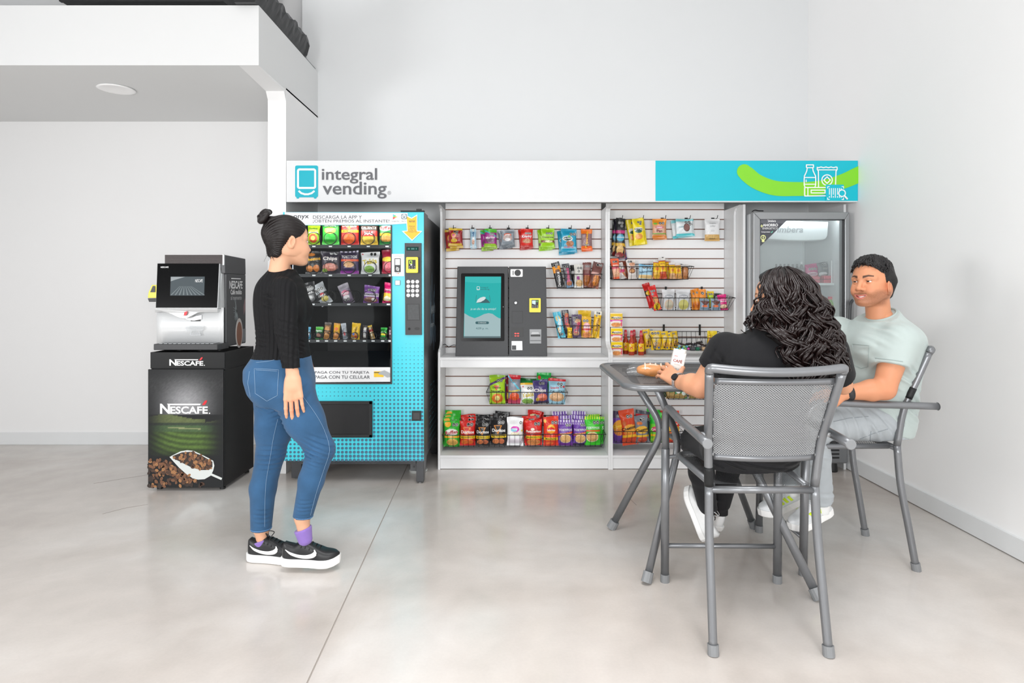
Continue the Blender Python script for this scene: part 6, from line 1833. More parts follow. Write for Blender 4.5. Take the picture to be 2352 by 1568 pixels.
for i in range(6):
    bottle('grey chocolate milk bottle, number %d of the row on the top fridge shelf' % (i + 1) if False else 'grey milk bottle, %s from left of the row on the top fridge shelf' % ('first', 'second', 'third', 'fourth', 'fifth', 'sixth')[i], 1783 + i * 9.5, 650, 606, 4.60, .0145, '6a6a6c', '8a8a8c', '9a9a9c')
bottle('white capped grey bottle beside the pink snack bag in the fridge', 1841, 650, 601, 4.56, .0165, '77797a', 'f2f2f2', 'a8a8aa')
pack('snack_packet', 'pink chocolate snack bag on the top fridge shelf', 'snack packet', GF, 1849, 1880, 606, 640, 4.58, d=.04, base='c8287c', art=[('band', 0, .3, 'd83a5a'), ('ell', .5, .3, .42, .16, 'e8c8d4'), seal(3, .3, .66, .1)], text=[('CHOCO', .5, .32, .6, '8a1e5a')], roll=-4)
pack('snack_packet', 'grey snack bag with seals leaning on the top fridge shelf', 'snack packet', GF, 1878, 1906, 602, 638, 4.58, d=.035, base='6c6e72', art=[seal(2, .5, .84, .1), seal(2, .5, .6, .1), ('spk', .4, .25, .35, .14, 'c8c8ca')], text=[('Choco', .4, .3, .6, 'f0f0f0')], roll=-6)
for k, (x0, x1, y0, y1) in enumerate(((1851, 1884, 634, 642), (1893, 1926, 632, 641), (1852, 1884, 642, 650), (1893, 1930, 641, 650))):
    a, b2 = P(x0, y1, 4.52), P(x1, y0, 4.52)
    o = MB().box(a.x, b2.x, 4.52, 4.60, a.z, b2.z - .002).make('snack_tray', mat('tray_pink', 'd85a6c', 0.35, noise=.25, nscale=60), None, bevel=.006)
    tag(o, '%s pink wrapped snack tray on the edge of the top fridge shelf' % ('upper left', 'upper right', 'lower left', 'lower right')[k], 'snack tray', GF)
bottle('orange drink bottle with teal label on the second fridge shelf', 1880, 735, 683, 4.55, .036, 'd8a05a', 'e05a6a', '2ab0c0')
bottle('green drink bottle with white dots on the second fridge shelf', 1907, 735, 681, 4.53, .036, '8cb85a', 'e8606a', '7aa04e')
bottle('purple capped drink bottle behind the curly haired woman in the fridge', 1853, 735, 683, 4.58, .034, '8a6aa0', 'a05ac0', 'c8b8d0')
bottle('dark cola bottle on the third fridge shelf', 1905, 821, 770, 4.58, .034, '4a4648', '6a6a6c', '8a8688')
bottle('grey capped bottle behind the dark one on the third fridge shelf', 1886, 821, 772, 4.62, .032, '706c6e', '8a8a8c', '9a9698')
pack('juice_pouch', 'bright yellow green juice pouch on the third fridge shelf', 'juice pouch', GF, 1909, 1924, 790, 821, 4.52, d=.03, base='d2d61e', art=[('ell', .5, .5, .4, .2, '5aa83a'), ('band', .8, 1, 'e8e03a')], text=[('Frut', .5, .7, .7, '2a6a2a')])
# ================================================================== table and chairs of grey metal
GM = mat('grey_metal_paint', '7f8184', 0.33, metal=0.55, noise=0.04, nscale=40)
GMD = mat('grey_metal_mesh', '77797b', 0.42, metal=0.45)
GML = mat('frontlit_metal_mesh', 'a6a8aa', 0.38, metal=0.4)  # same mesh metal, front light put into its lighter colour
CAPM = mat('grey_foot_cap', '7f8183', 0.5)


def lattice(name, W, Hh, cw, ch, fn, m, parent, ax=.34, ay=.30, inside=None, solid=0.0):
    """expanded metal sheet: diamond openings in staggered rows; fn maps (u, v) metres to a point"""
    nx, ny = int(W / cw), int(Hh / ch)
    vs, fs = [], []
    for j in range(2 * ny + 1):
        for i in range(nx + (1 if j % 2 == 0 else 0)):
            cx, cy = (i + (0 if j % 2 == 0 else .5)) * cw * W / (nx * cw), j * ch / 2 * Hh / (ny * ch)
            if inside and not inside(cx, cy):
                continue
            b = len(vs)
            for q, (ox, oy) in enumerate(((.5, 0), (0, .5), (-.5, 0), (0, -.5))):
                for kx, ky in ((2 * ox * .5, 2 * oy * .5), (2 * ox * ax, 2 * oy * ay)):
                    u, v = cx + kx * cw, cy + ky * ch
                    vs.append(fn(min(W, max(0, u)), min(Hh, max(0, v))))
            for q in range(4):
                r = (q + 1) % 4
                fs.append((b + 2 * q, b + 2 * r, b + 2 * r + 1, b + 2 * q + 1))
    o = new_obj(name, np.array([tuple(p) for p in vs]), np.array(fs), m, parent, solid=solid)
    o['kind'] = 'stuff'
    return o


def chair(label, loc, rz, sleeve=(.572, .655)):
    t = thing('metal_chair', label, 'chair', (0, 0, 0), 'grey metal mesh armchairs', local=True)
    yb = [(0, -.275), (.40, -.205), (.58, -.190), (.75, -.215), (1.045, -.325)]
    xb = [(0, .205), (.40, .198), (.58, .195), (.75, .205), (1.045, .234)]

    def post(z, s):
        return V((s * float(np.interp(z, *zip(*xb))), float(np.interp(z, *zip(*yb))), z))

    for s in (-1, 1):
        MB().tube(cat_rom([post(z, s) for z in (0.012, .2, .40, .58)], 5), .0158, 12).make('leg', GM, t, smooth=True)
        MB().tube(cat_rom([post(z, s) for z in (.58, .75, .9, 1.017)], 5), .0158, 12).make('back_post', GM, t, smooth=True)
        lp = [V((s * .250, .275, .012)), V((s * .250, .268, .40)), V((s * .250, .262, .60))]
        MB().tube(lp, .0185, 12).make('leg', GM, t, smooth=True)
        ap = fillet([V((s * .250, .262, .60)), V((s * .252, .255, .80)), V((s * .255, .05, .785)), V((s * .250, -.20, .778)), V((s * .246, -.345, .772))], .11, 8)
        MB().tube(ap, .0165, 12).make('armrest', GM, t, smooth=True)
        MB().tube([V((s * .246, -.345, .772)), V((s * .246, -.3475, .772))], [.0185, .016], 16).make('arm_cap', CAPM, t)
        MB().tube([post(.778, s), V((s * .250, -.222, .778))], .008, 8).make('arm_stub', STEEL, t)
        if s < 0:
            line = cat_rom([post(z, s) for z in (0.012, .2, .40, .58)], 12)[:-1] + cat_rom([post(z, s) for z in (.58, .75, .9, 1.017)], 12)
            MB().tube([q for q in line if sleeve[0] < q.z < sleeve[1]], .0172, 14).make('post_sleeve', mat('sleeve_black', '1f2021', 0.5, spec=.3), t, smooth=True)
        for p, q in ((post(.0, s), post(.04, s)), (V((s * .250, .275, 0)), V((s * .250, .274, .04)))):
            MB().tube([p, p + (q - p) * .9], .0202, 14).make('foot_cap', CAPM, t)
        MB().tube([V((s * .250, .266, .56)), V((s * .205, .262, .565))], .009, 8).make('seat_stub', GM, t)
    top = [post(1.017, -1)] + [V((x, -.325 - .028 * (1 - (x / .243) ** 2), 1.034 - .012 * (1 - (x / .234) ** 2))) for x in np.linspace(-.234, .234, 15)] + [post(1.017, 1)]
    MB().tube(fillet(top, .012, 2), .0165, 12).make('top_rail', GM, t, smooth=True)
    MB().tube([post(.565, -1), post(.565, 1)], .0135, 12).make('rear_seat_rail', GM, t, smooth=True)
    MB().tube([V((-.245, .27, .164)), V((.245, .27, .164))], .0105, 10).make('footrest_bar', GM, t, smooth=True)
    # seat with dished expanded metal
    sp = fillet([post(.572, -1) + V((.02, .03, 0)), V((-.205, .262, .578)), V((.205, .262, .578)), post(.572, 1) + V((-.02, .03, 0))], .07, 6)
    MB().tube(sp, .0125, 10).make('seat_frame', GM, t, smooth=True)
    lattice('seat_mesh', .39, .42, .0125, .0095, lambda u, v: V((u - .195, v - .165, .577 - .03 * (1 - ((u - .195) / .195) ** 2) * (1 - ((v - .21) / .21) ** 2))), GMD, t)
    # back panel

    def bp(u, v):                                   # u 0..1 across, v 0..1 upward
        z = .692 + .292 * v
        hw = float(np.interp(z, *zip(*xb))) - .018
        y = float(np.interp(z, *zip(*yb))) - .030 * (1 - (2 * u - 1) ** 2)
        return V(((2 * u - 1) * hw, y, z))

    lattice('back_mesh', .44, .30, .0112, .0086, lambda u, v: bp(u / .44, v / .30), GML, t, .33, .27, solid=.0016)
    for v, nm in ((1.0, 'upper_panel_band'), (0.0, 'lower_panel_band')):
        vs, fs = [], []
        for i in range(21):
            p = bp(i / 20, v)
            vs += [p + V((0, -.0012, -.011)), p + V((0, -.0012, .011))]
        fs = [(2 * i, 2 * i + 2, 2 * i + 3, 2 * i + 1) for i in range(20)]
        new_obj(nm, vs, fs, GM, t, smooth=True, solid=.003)
    for s in (0, 1):
        for v in (.03, .27, .5, .74, .97):
            p = bp(s, v)
            q = post(p.z, -1 if s == 0 else 1)
            MB().tube([p, q], .0055, 6).make('panel_clip', STEEL, t)
    t.location = loc
    t.rotation_euler = (0, 0, rz)
    return t


chair('grey metal mesh armchair in front, with the curly haired woman sitting on it', (.930, 2.452, 0), math.radians(-1.0))
chair('grey metal mesh armchair by the right wall, with the smiling man sitting on it', (1.610, 3.045, 0), PI / 2, (.79, .86))

# table
t = thing('cafe_table', 'grey metal mesh cafe table on pinched legs between the two seated people', 'table', (.93, 3.06, 0))
tx0, tx1, ty0, ty1, tz = .500, 1.350, 2.640, 3.480, .888
out = rrect(tx0, tx1, ty0, ty1, .10, 8)
ring = [V((x, y, tz - .008)) for x, y in out]
MB().tube(ring + [ring[0], ring[1]], .0145, 10, caps=False).make('rim_tube', GM, t, smooth=True)
inn2 = rrect(tx0 + .042, tx1 - .042, ty0 + .042, ty1 - .042, .07, 8)
vs = [(x, y, tz) for x, y in out] + [(x, y, tz + .001) for x, y in inn2]
n = len(out)
new_obj('rim_band', vs, [(i, (i + 1) % n, n + (i + 1) % n, n + i) for i in range(n)], GM, t, solid=.002)
lattice('top_mesh', tx1 - tx0 - .08, ty1 - ty0 - .08, .0125, .0095, lambda u, v: V((tx0 + .04 + u, ty0 + .04 + v, tz - .001)), mat('table_mesh_grey', '58595b', 0.5, metal=.3), t, .21, .17)
legs = [((.63, 3.32, .872), (.805, 3.22, .572), (.545, 3.333, .012)), ((.655, 2.78, .872), (.80, 2.905, .585), (.599, 2.713, .012)),
        ((1.26, 3.32, .872), (1.085, 3.22, .572), (1.325, 3.345, .012)), ((1.235, 2.78, .872), (1.09, 2.905, .585), (1.288, 2.56, .012))]
for a, b2, c in legs:
    MB().tube(fillet([a, b2, c], .10, 8), .0155, 10, flat=1.25).make('leg', GM, t, smooth=True)
    d = (V(c) - V(b2)).normalized()
    MB().tube([V(c) - d * .04, V(c) + d * .006], [.0215, .0225], 12, flat=1.2).make('foot_cap', CAPM, t)
for q in (((.79, 3.22, .572), (.79, 2.905, .585)), ((1.10, 3.22, .572), (1.10, 2.905, .585)), ((.80, 3.06, .578), (1.09, 3.06, .578)), ((.60, 3.32, .872), (1.29, 3.32, .872)), ((.60, 2.78, .872), (1.29, 2.78, .872))):
    MB().tube([V(q[0]), V(q[1])], .010, 8).make('brace_bar', GM, t, smooth=True)

# bread roll in a clear bag
c = P(1496, 862, 2.93)
t = thing('wrapped_bread', 'golden sugared bread roll in a clear bag lying on the mesh table', 'bread', (c.x, 2.93, tz + .002))
bz = tz + .003
vs, fs = [], []
nu, nv = 26, 14
BR = mat('bread_crust', 'e89545', 0.5, noise=.35, nscale=26, bump=.3, bscale=40)
for j in range(nv + 1):
    a = PI * j / nv
    for i in range(nu):
        b2 = 2 * PI * i / nu
        lump = 1 + .09 * math.sin(5 * a + 1) + .05 * math.sin(3 * b2 + 4 * a)
        x = -.078 * math.cos(a)
        r = .036 * math.sin(a) ** .7 * lump
        vs.append((c.x + .012 + x, 2.93 + r * 1.15 * math.cos(b2) - .25 * x, bz + .030 + max(-.029, r * .85 * math.sin(b2))))
for j in range(nv):
    for i in range(nu):
        i2 = (i + 1) % nu
        fs.append((j * nu + i, j * nu + i2, (j + 1) * nu + i2, (j + 1) * nu + i))
recalc(new_obj('bread_roll', vs, fs, BR, t, smooth=True))
for k in range(5):
    x = -.045 + k * .024
    MB().tube(cat_rom([(c.x + .012 + x, 2.93 - .034 - .25 * x, bz + .036), (c.x + .016 + x, 2.925 - .25 * x, bz + .0615), (c.x + .022 + x, 2.95 - .25 * x, bz + .052)], 5), .004, 6).make('sugar_stripe', mat('sugar_white', 'f0dcc6', 0.6, noise=.2, nscale=120), t, smooth=True)
vs, fs = [], []
for j in range(13):
    a = j / 12
    x = -.118 + .225 * a
    hgt = .078 * math.sin(PI * min(1, .12 + a * .95)) ** .6 + .004
    wd = .052 * math.sin(PI * min(1, .2 + a * .7)) ** .5
    for i in range(20):
        b2 = 2 * PI * i / 20
        k = 1 + .05 * math.sin(7 * b2 + 5 * a)
        vs.append((c.x + .012 + x, 2.93 + wd * k * math.cos(b2) - .25 * x, bz + max(0, hgt / 2 + hgt / 2 * k * math.sin(b2))))
for j in range(12):
    for i in range(20):
        i2 = (i + 1) % 20
        fs.append((j * 20 + i, j * 20 + i2, (j + 1) * 20 + i2, (j + 1) * 20 + i))
new_obj('clear_bag', vs, fs, CLEARBAG, t, smooth=True)

# drink carton held in the hand, leaning a little
CB = P(1546, 873, 2.79)
t = thing('coffee_carton', 'white coffee drink carton held on the table by the curly haired woman', 'carton', (0, 0, 0), local=True)
w, dpt, h = .058, .05, .125
MB().box(-w / 2, w / 2, -dpt / 2, dpt / 2, 0, h).make('carton_body', mat('carton_white', 'f6f1ea', 0.35, noise=.02), t, bevel=.002)
MB().hexa([(-w / 2, -dpt / 2, h), (w / 2, -dpt / 2, h), (w / 2, dpt / 2, h), (-w / 2, dpt / 2, h), (-w / 2, -.004, h + .02), (w / 2, -.004, h + .02), (w / 2, .004, h + .02), (-w / 2, .004, h + .02)]).make('gable_top', mat('carton_white', 'f6f1ea', .35), t, bevel=.001)
MB().lathe((w * .25, -dpt * .18, h + .004), [(.0135, 0), (.0142, .002), (.0142, .018), (.012, .021)], 18).make('screw_cap', mat('cap_white', 'fbf8f3', 0.4), t)
MB().box(w / 2, w / 2 + .0006, -dpt / 2 + .003, dpt / 2 - .003, .006, h - .03).make('side_print', mat('carton_tan', 'e6b678', 0.4, noise=.12, nscale=200), t)
MB().prism([(-w / 2 + .001, -dpt / 2 - .0006, .002), (w / 2 - .001, -dpt / 2 - .0006, .002), (w / 2 - .001, -dpt / 2 - .0006, .035), (0, -dpt / 2 - .0006, .048), (-w / 2 + .001, -dpt / 2 - .0006, .04)], (0, .0006, 0)).make('coffee_print', mat('carton_tan2', 'ecc592', 0.4), t)
lettering('CAFÉ', (-.002, -dpt / 2 - .0012, .094), .040, ink('9a2a24'), t, bold=.02)
lettering('oro', (-.014, -dpt / 2 - .0012, .113), .014, ink('d8303a'), t, bold=.02)
lettering('con leche', (-.002, -dpt / 2 - .0012, .077), .026, ink('b89a8a'), t)
for k in range(3):
    lettering(('1 L', 'UHT', '0 %')[k], (-.014 + k * .013, -dpt / 2 - .0012, .058), .008, ink('6a6462'), t)
t.location = (CB.x, 2.79, tz + .004)
t.rotation_euler = (math.radians(-4), math.radians(13), math.radians(-12))
# ================================================================== people: smooth-blended distance fields meshed by surface nets
f32 = np.float32


class Field:
    def __init__(s, lo, hi, h):
        s.lo, s.h = np.array(lo, float), h
        n = np.ceil((np.array(hi) - s.lo) / h).astype(int) + 1
        s.f = np.full(n, 0.06, f32)
        s.ax = [(s.lo[i] + h * np.arange(n[i])).astype(f32) for i in range(3)]

    def ap(s, lo, hi, fn, k=0.01, op='u'):
        a = [int(max(0, math.floor((lo[i] - s.lo[i]) / s.h))) for i in range(3)]
        b = [int(min(s.f.shape[i], math.ceil((hi[i] - s.lo[i]) / s.h) + 1)) for i in range(3)]
        if any(a[i] >= b[i] for i in range(3)):
            return
        sl = tuple(slice(a[i], b[i]) for i in range(3))
        X = s.ax[0][sl[0]][:, None, None]
        Y = s.ax[1][sl[1]][None, :, None]
        Z = s.ax[2][sl[2]][None, None, :]
        d = fn(X, Y, Z).astype(f32)
        A = s.f[sl]
        if op == 'u':
            hh = np.clip(.5 + .5 * (A - d) / k, 0, 1)
            s.f[sl] = A * (1 - hh) + d * hh - k * hh * (1 - hh)
        elif op == 's':
            d = -d
            hh = np.clip(.5 - .5 * (A - d) / k, 0, 1)
            s.f[sl] = A * (1 - hh) + d * hh + k * hh * (1 - hh)
        elif op == 'add':
            s.f[sl] = A + d
        elif op == 'max':
            s.f[sl] = np.maximum(A, d)

    def cone(s, a, b, r1, r2, k=0.012, clip=None, op='u', sq=None):
        """tapered limb from a to b; clip=(point, normal) cuts it off cleanly; sq=(axis, factor) flattens it"""
        a, b = np.array(a, float), np.array(b, float)
        ba = b - a
        l2 = max(ba @ ba, 1e-9)
        m = max(r1, r2) * (max(1, sq[1]) if sq else 1) + k + .012

        def fn(X, Y, Z):
            x, y, z = X - a[0], Y - a[1], Z - a[2]
            t = np.clip((x * ba[0] + y * ba[1] + z * ba[2]) / l2, 0, 1)
            x, y, z = x - t * ba[0], y - t * ba[1], z - t * ba[2]
            if sq:
                n = np.array(V(sq[0]).normalized())
                q = x * n[0] + y * n[1] + z * n[2]
                w = q * (1 / sq[1] - 1)
                x, y, z = x + w * n[0], y + w * n[1], z + w * n[2]
            d = np.sqrt(x * x + y * y + z * z) - (r1 + (r2 - r1) * t)
            if clip:
                p, n = np.array(clip[0]), np.array(V(clip[1]).normalized())
                d = np.maximum(d, (X - p[0]) * n[0] + (Y - p[1]) * n[1] + (Z - p[2]) * n[2])
            return d
        s.ap(np.minimum(a, b) - m, np.maximum(a, b) + m, fn, k, op)

    def ball(s, c, r, k=0.01, rot=None, op='u', clip=None):
        """ellipsoid; r scalar or 3; rot = 3 column axes"""
        c = np.array(c, float)
        r = np.array([r] * 3 if np.isscalar(r) else r, float)
        M = np.array(rot).T if rot is not None else np.eye(3)
        m = r.max() + k + .012

        def fn(X, Y, Z):
            x, y, z = X - c[0], Y - c[1], Z - c[2]
            u = M[0, 0] * x + M[0, 1] * y + M[0, 2] * z
            v = M[1, 0] * x + M[1, 1] * y + M[1, 2] * z
            w = M[2, 0] * x + M[2, 1] * y + M[2, 2] * z
            k0 = np.sqrt((u / r[0]) ** 2 + (v / r[1]) ** 2 + (w / r[2]) ** 2)
            k1 = np.sqrt((u / r[0] ** 2) ** 2 + (v / r[1] ** 2) ** 2 + (w / r[2] ** 2) ** 2) + 1e-9
            d = k0 * (k0 - 1) / k1
            if clip:
                p, n = clip
                d = np.maximum(d, (X - p[0]) * n[0] + (Y - p[1]) * n[1] + (Z - p[2]) * n[2])
            return d
        s.ap(c - m, c + m, fn, k, op)

    def loft(s, st, fwd, k=0.015, grow=0.0, p=2.4, clip=None):
        """trunk: stations (z, cx, cy, half depth along fwd, half width across)"""
        st = sorted(st)
        zz = np.array([q[0] for q in st])
        fw = np.array([fwd[0], fwd[1]]) / math.hypot(fwd[0], fwd[1])
        sd = np.array([-fw[1], fw[0]])
        zs = np.linspace(zz[0], zz[-1], 60)
        co = []
        for c in range(1, 5):
            v = np.interp(zs, zz, [q[c] for q in st])
            for _ in range(6):
                v[1:-1] = (v[:-2] + 2 * v[1:-1] + v[2:]) / 4
            co.append(v)
        m = max(max(q[3], q[4]) for q in st) + grow + k + .02
        lo = [min(q[1] for q in st) - m, min(q[2] for q in st) - m, zz[0] - .05]
        hi = [max(q[1] for q in st) + m, max(q[2] for q in st) + m, zz[-1] + .05]

        def fn(X, Y, Z):
            g = [np.interp(Z.ravel(), zs, c).reshape(Z.shape) for c in co]
            x, y = X - g[0], Y - g[1]
            u, v = x * fw[0] + y * fw[1], x * sd[0] + y * sd[1]
            a, b = g[2] + grow, g[3] + grow
            kk = (np.abs(u / a) ** p + np.abs(v / b) ** p) ** (1 / p)
            d = (kk - 1) * np.minimum(a, b)
            d = np.maximum(d, np.maximum(zz[0] - Z, Z - zz[-1]))
            if clip:
                for pt, n in clip:
                    n = np.array(V(n).normalized())
                    d = np.maximum(d, (X - pt[0]) * n[0] + (Y - pt[1]) * n[1] + (Z - pt[2]) * n[2])
            return d
        s.ap(lo, hi, fn, k)

    def plane(s, p, n, lo, hi):
        n = np.array(V(n).normalized())
        s.ap(lo, hi, lambda X, Y, Z: (X - p[0]) * n[0] + (Y - p[1]) * n[1] + (Z - p[2]) * n[2], op='max')

    def wave(s, c, r, d, amp, wl, ph=0.0, d2=None):
        """cloth folds: ripples along d within radius r of c"""
        c, d = np.array(c, float), np.array(V(d).normalized())
        e = np.array(V(d2).normalized()) if d2 else None

        def fn(X, Y, Z):
            x, y, z = X - c[0], Y - c[1], Z - c[2]
            q = np.clip(1 - (x * x + y * y + z * z) / r ** 2, 0, 1) ** 1.3
            w = (x * d[0] + y * d[1] + z * d[2])
            b = (x * e[0] + y * e[1] + z * e[2]) if e is not None else 0
            return amp * q * (np.sin(w * 6.283 / wl + ph + 9 * b) + .5 * np.sin(w * 11.1 / wl + 2 * ph + 17 * b))
        s.ap(c - r, c + r, fn, op='add')

    def nets(s):
        f = s.f
        g = f < 0
        c = np.zeros(tuple(n - 1 for n in f.shape), np.uint8)
        offs = [(i, j, k) for i in (0, 1) for j in (0, 1) for k in (0, 1)]
        nx, ny, nz = f.shape
        for i, j, k in offs:
            c += g[i:nx - 1 + i, j:ny - 1 + j, k:nz - 1 + k]
        act = (c > 0) & (c < 8)
        ids = np.argwhere(act)
        idx = np.full(c.shape, -1, np.int32)
        idx[act] = np.arange(len(ids))
        acc = np.zeros((len(ids), 3))
        cnt = np.zeros(len(ids))
        for o0 in offs:
            for ax in range(3):
                if o0[ax]:
                    continue
                o1 = list(o0)
                o1[ax] = 1
                a = f[ids[:, 0] + o0[0], ids[:, 1] + o0[1], ids[:, 2] + o0[2]]
                b = f[ids[:, 0] + o1[0], ids[:, 1] + o1[1], ids[:, 2] + o1[2]]
                m = (a < 0) != (b < 0)
                t = np.where(m, a / np.where(m, a - b, 1), 0)
                for q in range(3):
                    acc[:, q] += np.where(m, o0[q] + (t if q == ax else 0), 0)
                cnt += m
        v = s.lo + s.h * (ids + acc / cnt[:, None])
        fs = []
        for ax in range(3):
            u, w = (ax + 1) % 3, (ax + 2) % 3
            sl0 = [slice(1, -1)] * 3
            sl1 = [slice(1, -1)] * 3
            sl0[ax], sl1[ax] = slice(0, -1), slice(1, None)
            m = g[tuple(sl0)] != g[tuple(sl1)]
            e = np.argwhere(m)
            ins = g[tuple(sl0)][m]
            base = e.copy()
            for q in (u, w):
                base[:, q] += 1
            q4 = []
            for du, dw in ((-1, -1), (0, -1), (0, 0), (-1, 0)):
                z = base.copy()
                z[:, u] += du
                z[:, w] += dw
                q4.append(idx[z[:, 0], z[:, 1], z[:, 2]])
            q4 = np.stack(q4, 1)
            q4[~ins] = q4[~ins][:, ::-1]
            fs.append(q4)
        return v, np.concatenate(fs)


def mesh_of(fields):
    vs, fs, n = [], [], 0
    for F in fields:
        v, q = F.nets() if isinstance(F, Field) else F
        vs.append(v)
        fs.append(q + n)
        n += len(v)
    return np.concatenate(vs), np.concatenate(fs)


SKIN = mat('skin', 'ffffff', 0.48, attr=True, spec=0.35, noise=0.03, nscale=60)


def hand_prims(F, w, d, n, side, curl=(.5, .55, .6, .65), spread=.10, sc=1.0, thumb=(.6, .5), k=.0035):
    """five fingers and palm: w wrist, d towards the knuckles, n out of the back of the hand, side = thumb side (+1/-1 of n x d)"""
    w, d, n = V(w), V(d).normalized(), V(n)
    n = (n - d * n.dot(d)).normalized()
    s = n.cross(d) * side
    L = .088 * sc
    kn = []
    for i, o in enumerate((.030, .010, -.010, -.029)):
        kn.append(w + d * (L * (1, 1.03, .98, .90)[i]) + s * o * sc)
    for i in range(4):
        a = w + d * .012 + s * (.018, .007, -.006, -.017)[i] * sc
        F.cone(a, kn[i], .0140 * sc, .0105 * sc, k=.012)
    F.cone(w - d * .02, w + d * .035, .022 * sc, .024 * sc, k=.02, sq=(n, .72))
    tips = []
    for i in range(4):
        ln = ((.040, .026, .020), (.045, .029, .021), (.042, .027, .021), (.033, .020, .018))[i]
        rr = ((.0088, .0080, .0073, .0062), (.0090, .0082, .0074, .0063), (.0087, .0079, .0072, .0061), (.0078, .0070, .0064, .0055))[i]
        p = kn[i]
        dd = (d + s * spread * (1.5, .5, -.5, -1.5)[i]).normalized()
        c = curl[i]
        for q in range(3):
            ang = c * (.75, 1.0, .7)[q]
            dd = (dd * math.cos(ang) - n * math.sin(ang)).normalized()
            p2 = p + dd * ln[q] * sc
            F.cone(p, p2, rr[q] * sc, rr[q + 1] * sc, k=k)
            p = p2
            n2 = n
        tips.append(p)
    # thumb leaves the side of the palm near its base
    b = w + d * .022 * sc + s * .020 * sc - n * .004
    dd = (d * math.cos(thumb[0]) + s * math.sin(thumb[0]) - n * .25).normalized()
    p2 = b + dd * .042 * sc
    F.cone(b, p2, .0135 * sc, .0105 * sc, k=.008)
    dd = (dd - s * .25 - n * thumb[1] * .6).normalized()
    p3 = p2 + dd * .031 * sc
    F.cone(p2, p3, .0102 * sc, .0090 * sc, k=k)
    dd = (dd - s * .3 - n * thumb[1] * .5).normalized()
    F.cone(p3, p3 + dd * .024 * sc, .0090 * sc, .0068 * sc, k=k)
    return kn, tips


def frame(fwd, up=(0, 0, 1)):
    f = V(fwd).normalized()
    u = V(up)
    l = u.cross(f).normalized()
    u = f.cross(l)
    return f, l, u


def head_mesh(h=.0022, male=False, smile=.5, open_=.0035, nose=1.0, lid=.0034):
    """head in its own frame: x forward, y left, z up, origin between the ears at eye level"""
    F = Field((-.125, -.105, -.21), (.14, .105, .14), h)
    ez, ex, es = (-.032, .003, 1.12) if male else (-.012, -.012, 1.0)
    nz = .006 if male else 0
    jw = 1.10 if male else 1.0
    F.ball((-.014, 0, .032), (.097, .077, .086), k=.01)
    F.ball((.022, 0, .028), (.072, .068, .072), k=.02)
    F.ball((.030, 0, -.040), (.060, .057 * jw, .074), k=.025)
    F.ball((.046, 0, -.070), (.045, .040 * jw, .040), k=.02)
    for s in (-1, 1):
        F.cone((-.008, s * (.052 * jw if male else .046), -.050), (.070, s * .018 * jw, -.098), .020 if male else .018, .017, k=.028)
        F.ball((.056, s * .038, -.030), (.028, .024, .024), k=.028)          # cheek
        F.ball((.066, s * .034, -.050), (.022 + .006 * smile, .018 + .004 * smile, .018), k=.026)
        F.cone((.082, s * .012, .018), (.066, s * .050, .016), .012, .011, k=.014)   # brow ridge
        F.ball((-.022, s * .056, -.02), (.05, .014, .05), k=.03)
    F.ball((.082, 0, -.100), (.018 * jw, .020 * jw, .015), k=.014)           # chin
    for s in (-1, 1):
        F.ball((.094, s * .0335, -.001), (.016, .0175, .0115), k=.010, op='s')
    # nose
    F.cone((.086, 0, .012), (.106 * nose, 0, -.036 + nz), .0085, .0105, k=.010)
    F.ball((.108 * nose, 0, -.039 + nz), (.0125, .0115 * jw, .0105), k=.006)
    for s in (-1, 1):
        F.ball((.097, s * .0125 * jw, -.043 + nz), (.0105, .0080 * jw, .0078), k=.005)
        F.ball((.102, s * .0065 * jw, -.0505 + nz), (.005, .0032, .004), k=.003, op='s')
    # mouth: lips bowed up at the corners by the smile
    mz = -.0735
    F.ball((.080, 0, mz), (.020, .030, .020), k=.014)
    hw = .022 + .006 * smile
    for q in range(9):
        u = -1 + q / 4
        z = mz + .010 * smile * u * u
        x = .0985 - .020 * u * u
        F.ball((x, u * hw, z + .0050 - .0025 * u * u), (.0055, .0055, .0042 - .0018 * u * u), k=.003)
        F.ball((x - .001, u * hw * .95, z - .0062 + .0030 * u * u), (.0060, .0060, .0052 - .0022 * u * u), k=.003)
    for q in range(13):
        u = -1 + q / 6
        z = mz + .010 * smile * u * u - .0005
        F.ball((.103 - .021 * u * u, u * hw * .93, z), (.009, .0045, .0012 + open_ * (1 - u * u)), k=.0015, op='s')
    # eyelids over the eyeballs
    for s in (-1, 1):
        c = (.0775, s * .0325, .000)
        F.ball(c, .0136, k=.003, clip=((0, 0, c[2] + lid), (0, 0, -1)))
        F.ball(c, .0134, k=.003, clip=((0, 0, c[2] - (lid + .0008 - .0012 * smile)), (0, 0, 1)))
    # ears
    for s in (-1, 1):
        ax = (V((.93, s * .30, -.2)).normalized(), V((-s * .30, .95, 0)).normalized(), V((.2, 0, .98)).normalized())
        F.ball((ex, s * .081, ez), (.0185 * es, .0075, .0310 * es), k=.004, rot=[[a[i] for a in ax] for i in range(3)])
        F.ball((ex + .005, s * .089, ez + .003), (.0105 * es, .0058, .0190 * es), k=.003, rot=[[a[i] for a in ax] for i in range(3)], op='s')
        F.ball((ex + .006, s * .078, ez - .022), (.008, .006, .009), k=.005)
    F.cone((-.030, 0, -.060), (-.050, 0, -.200), .052 if male else .044, .056 if male else .046, k=.025)
    return F


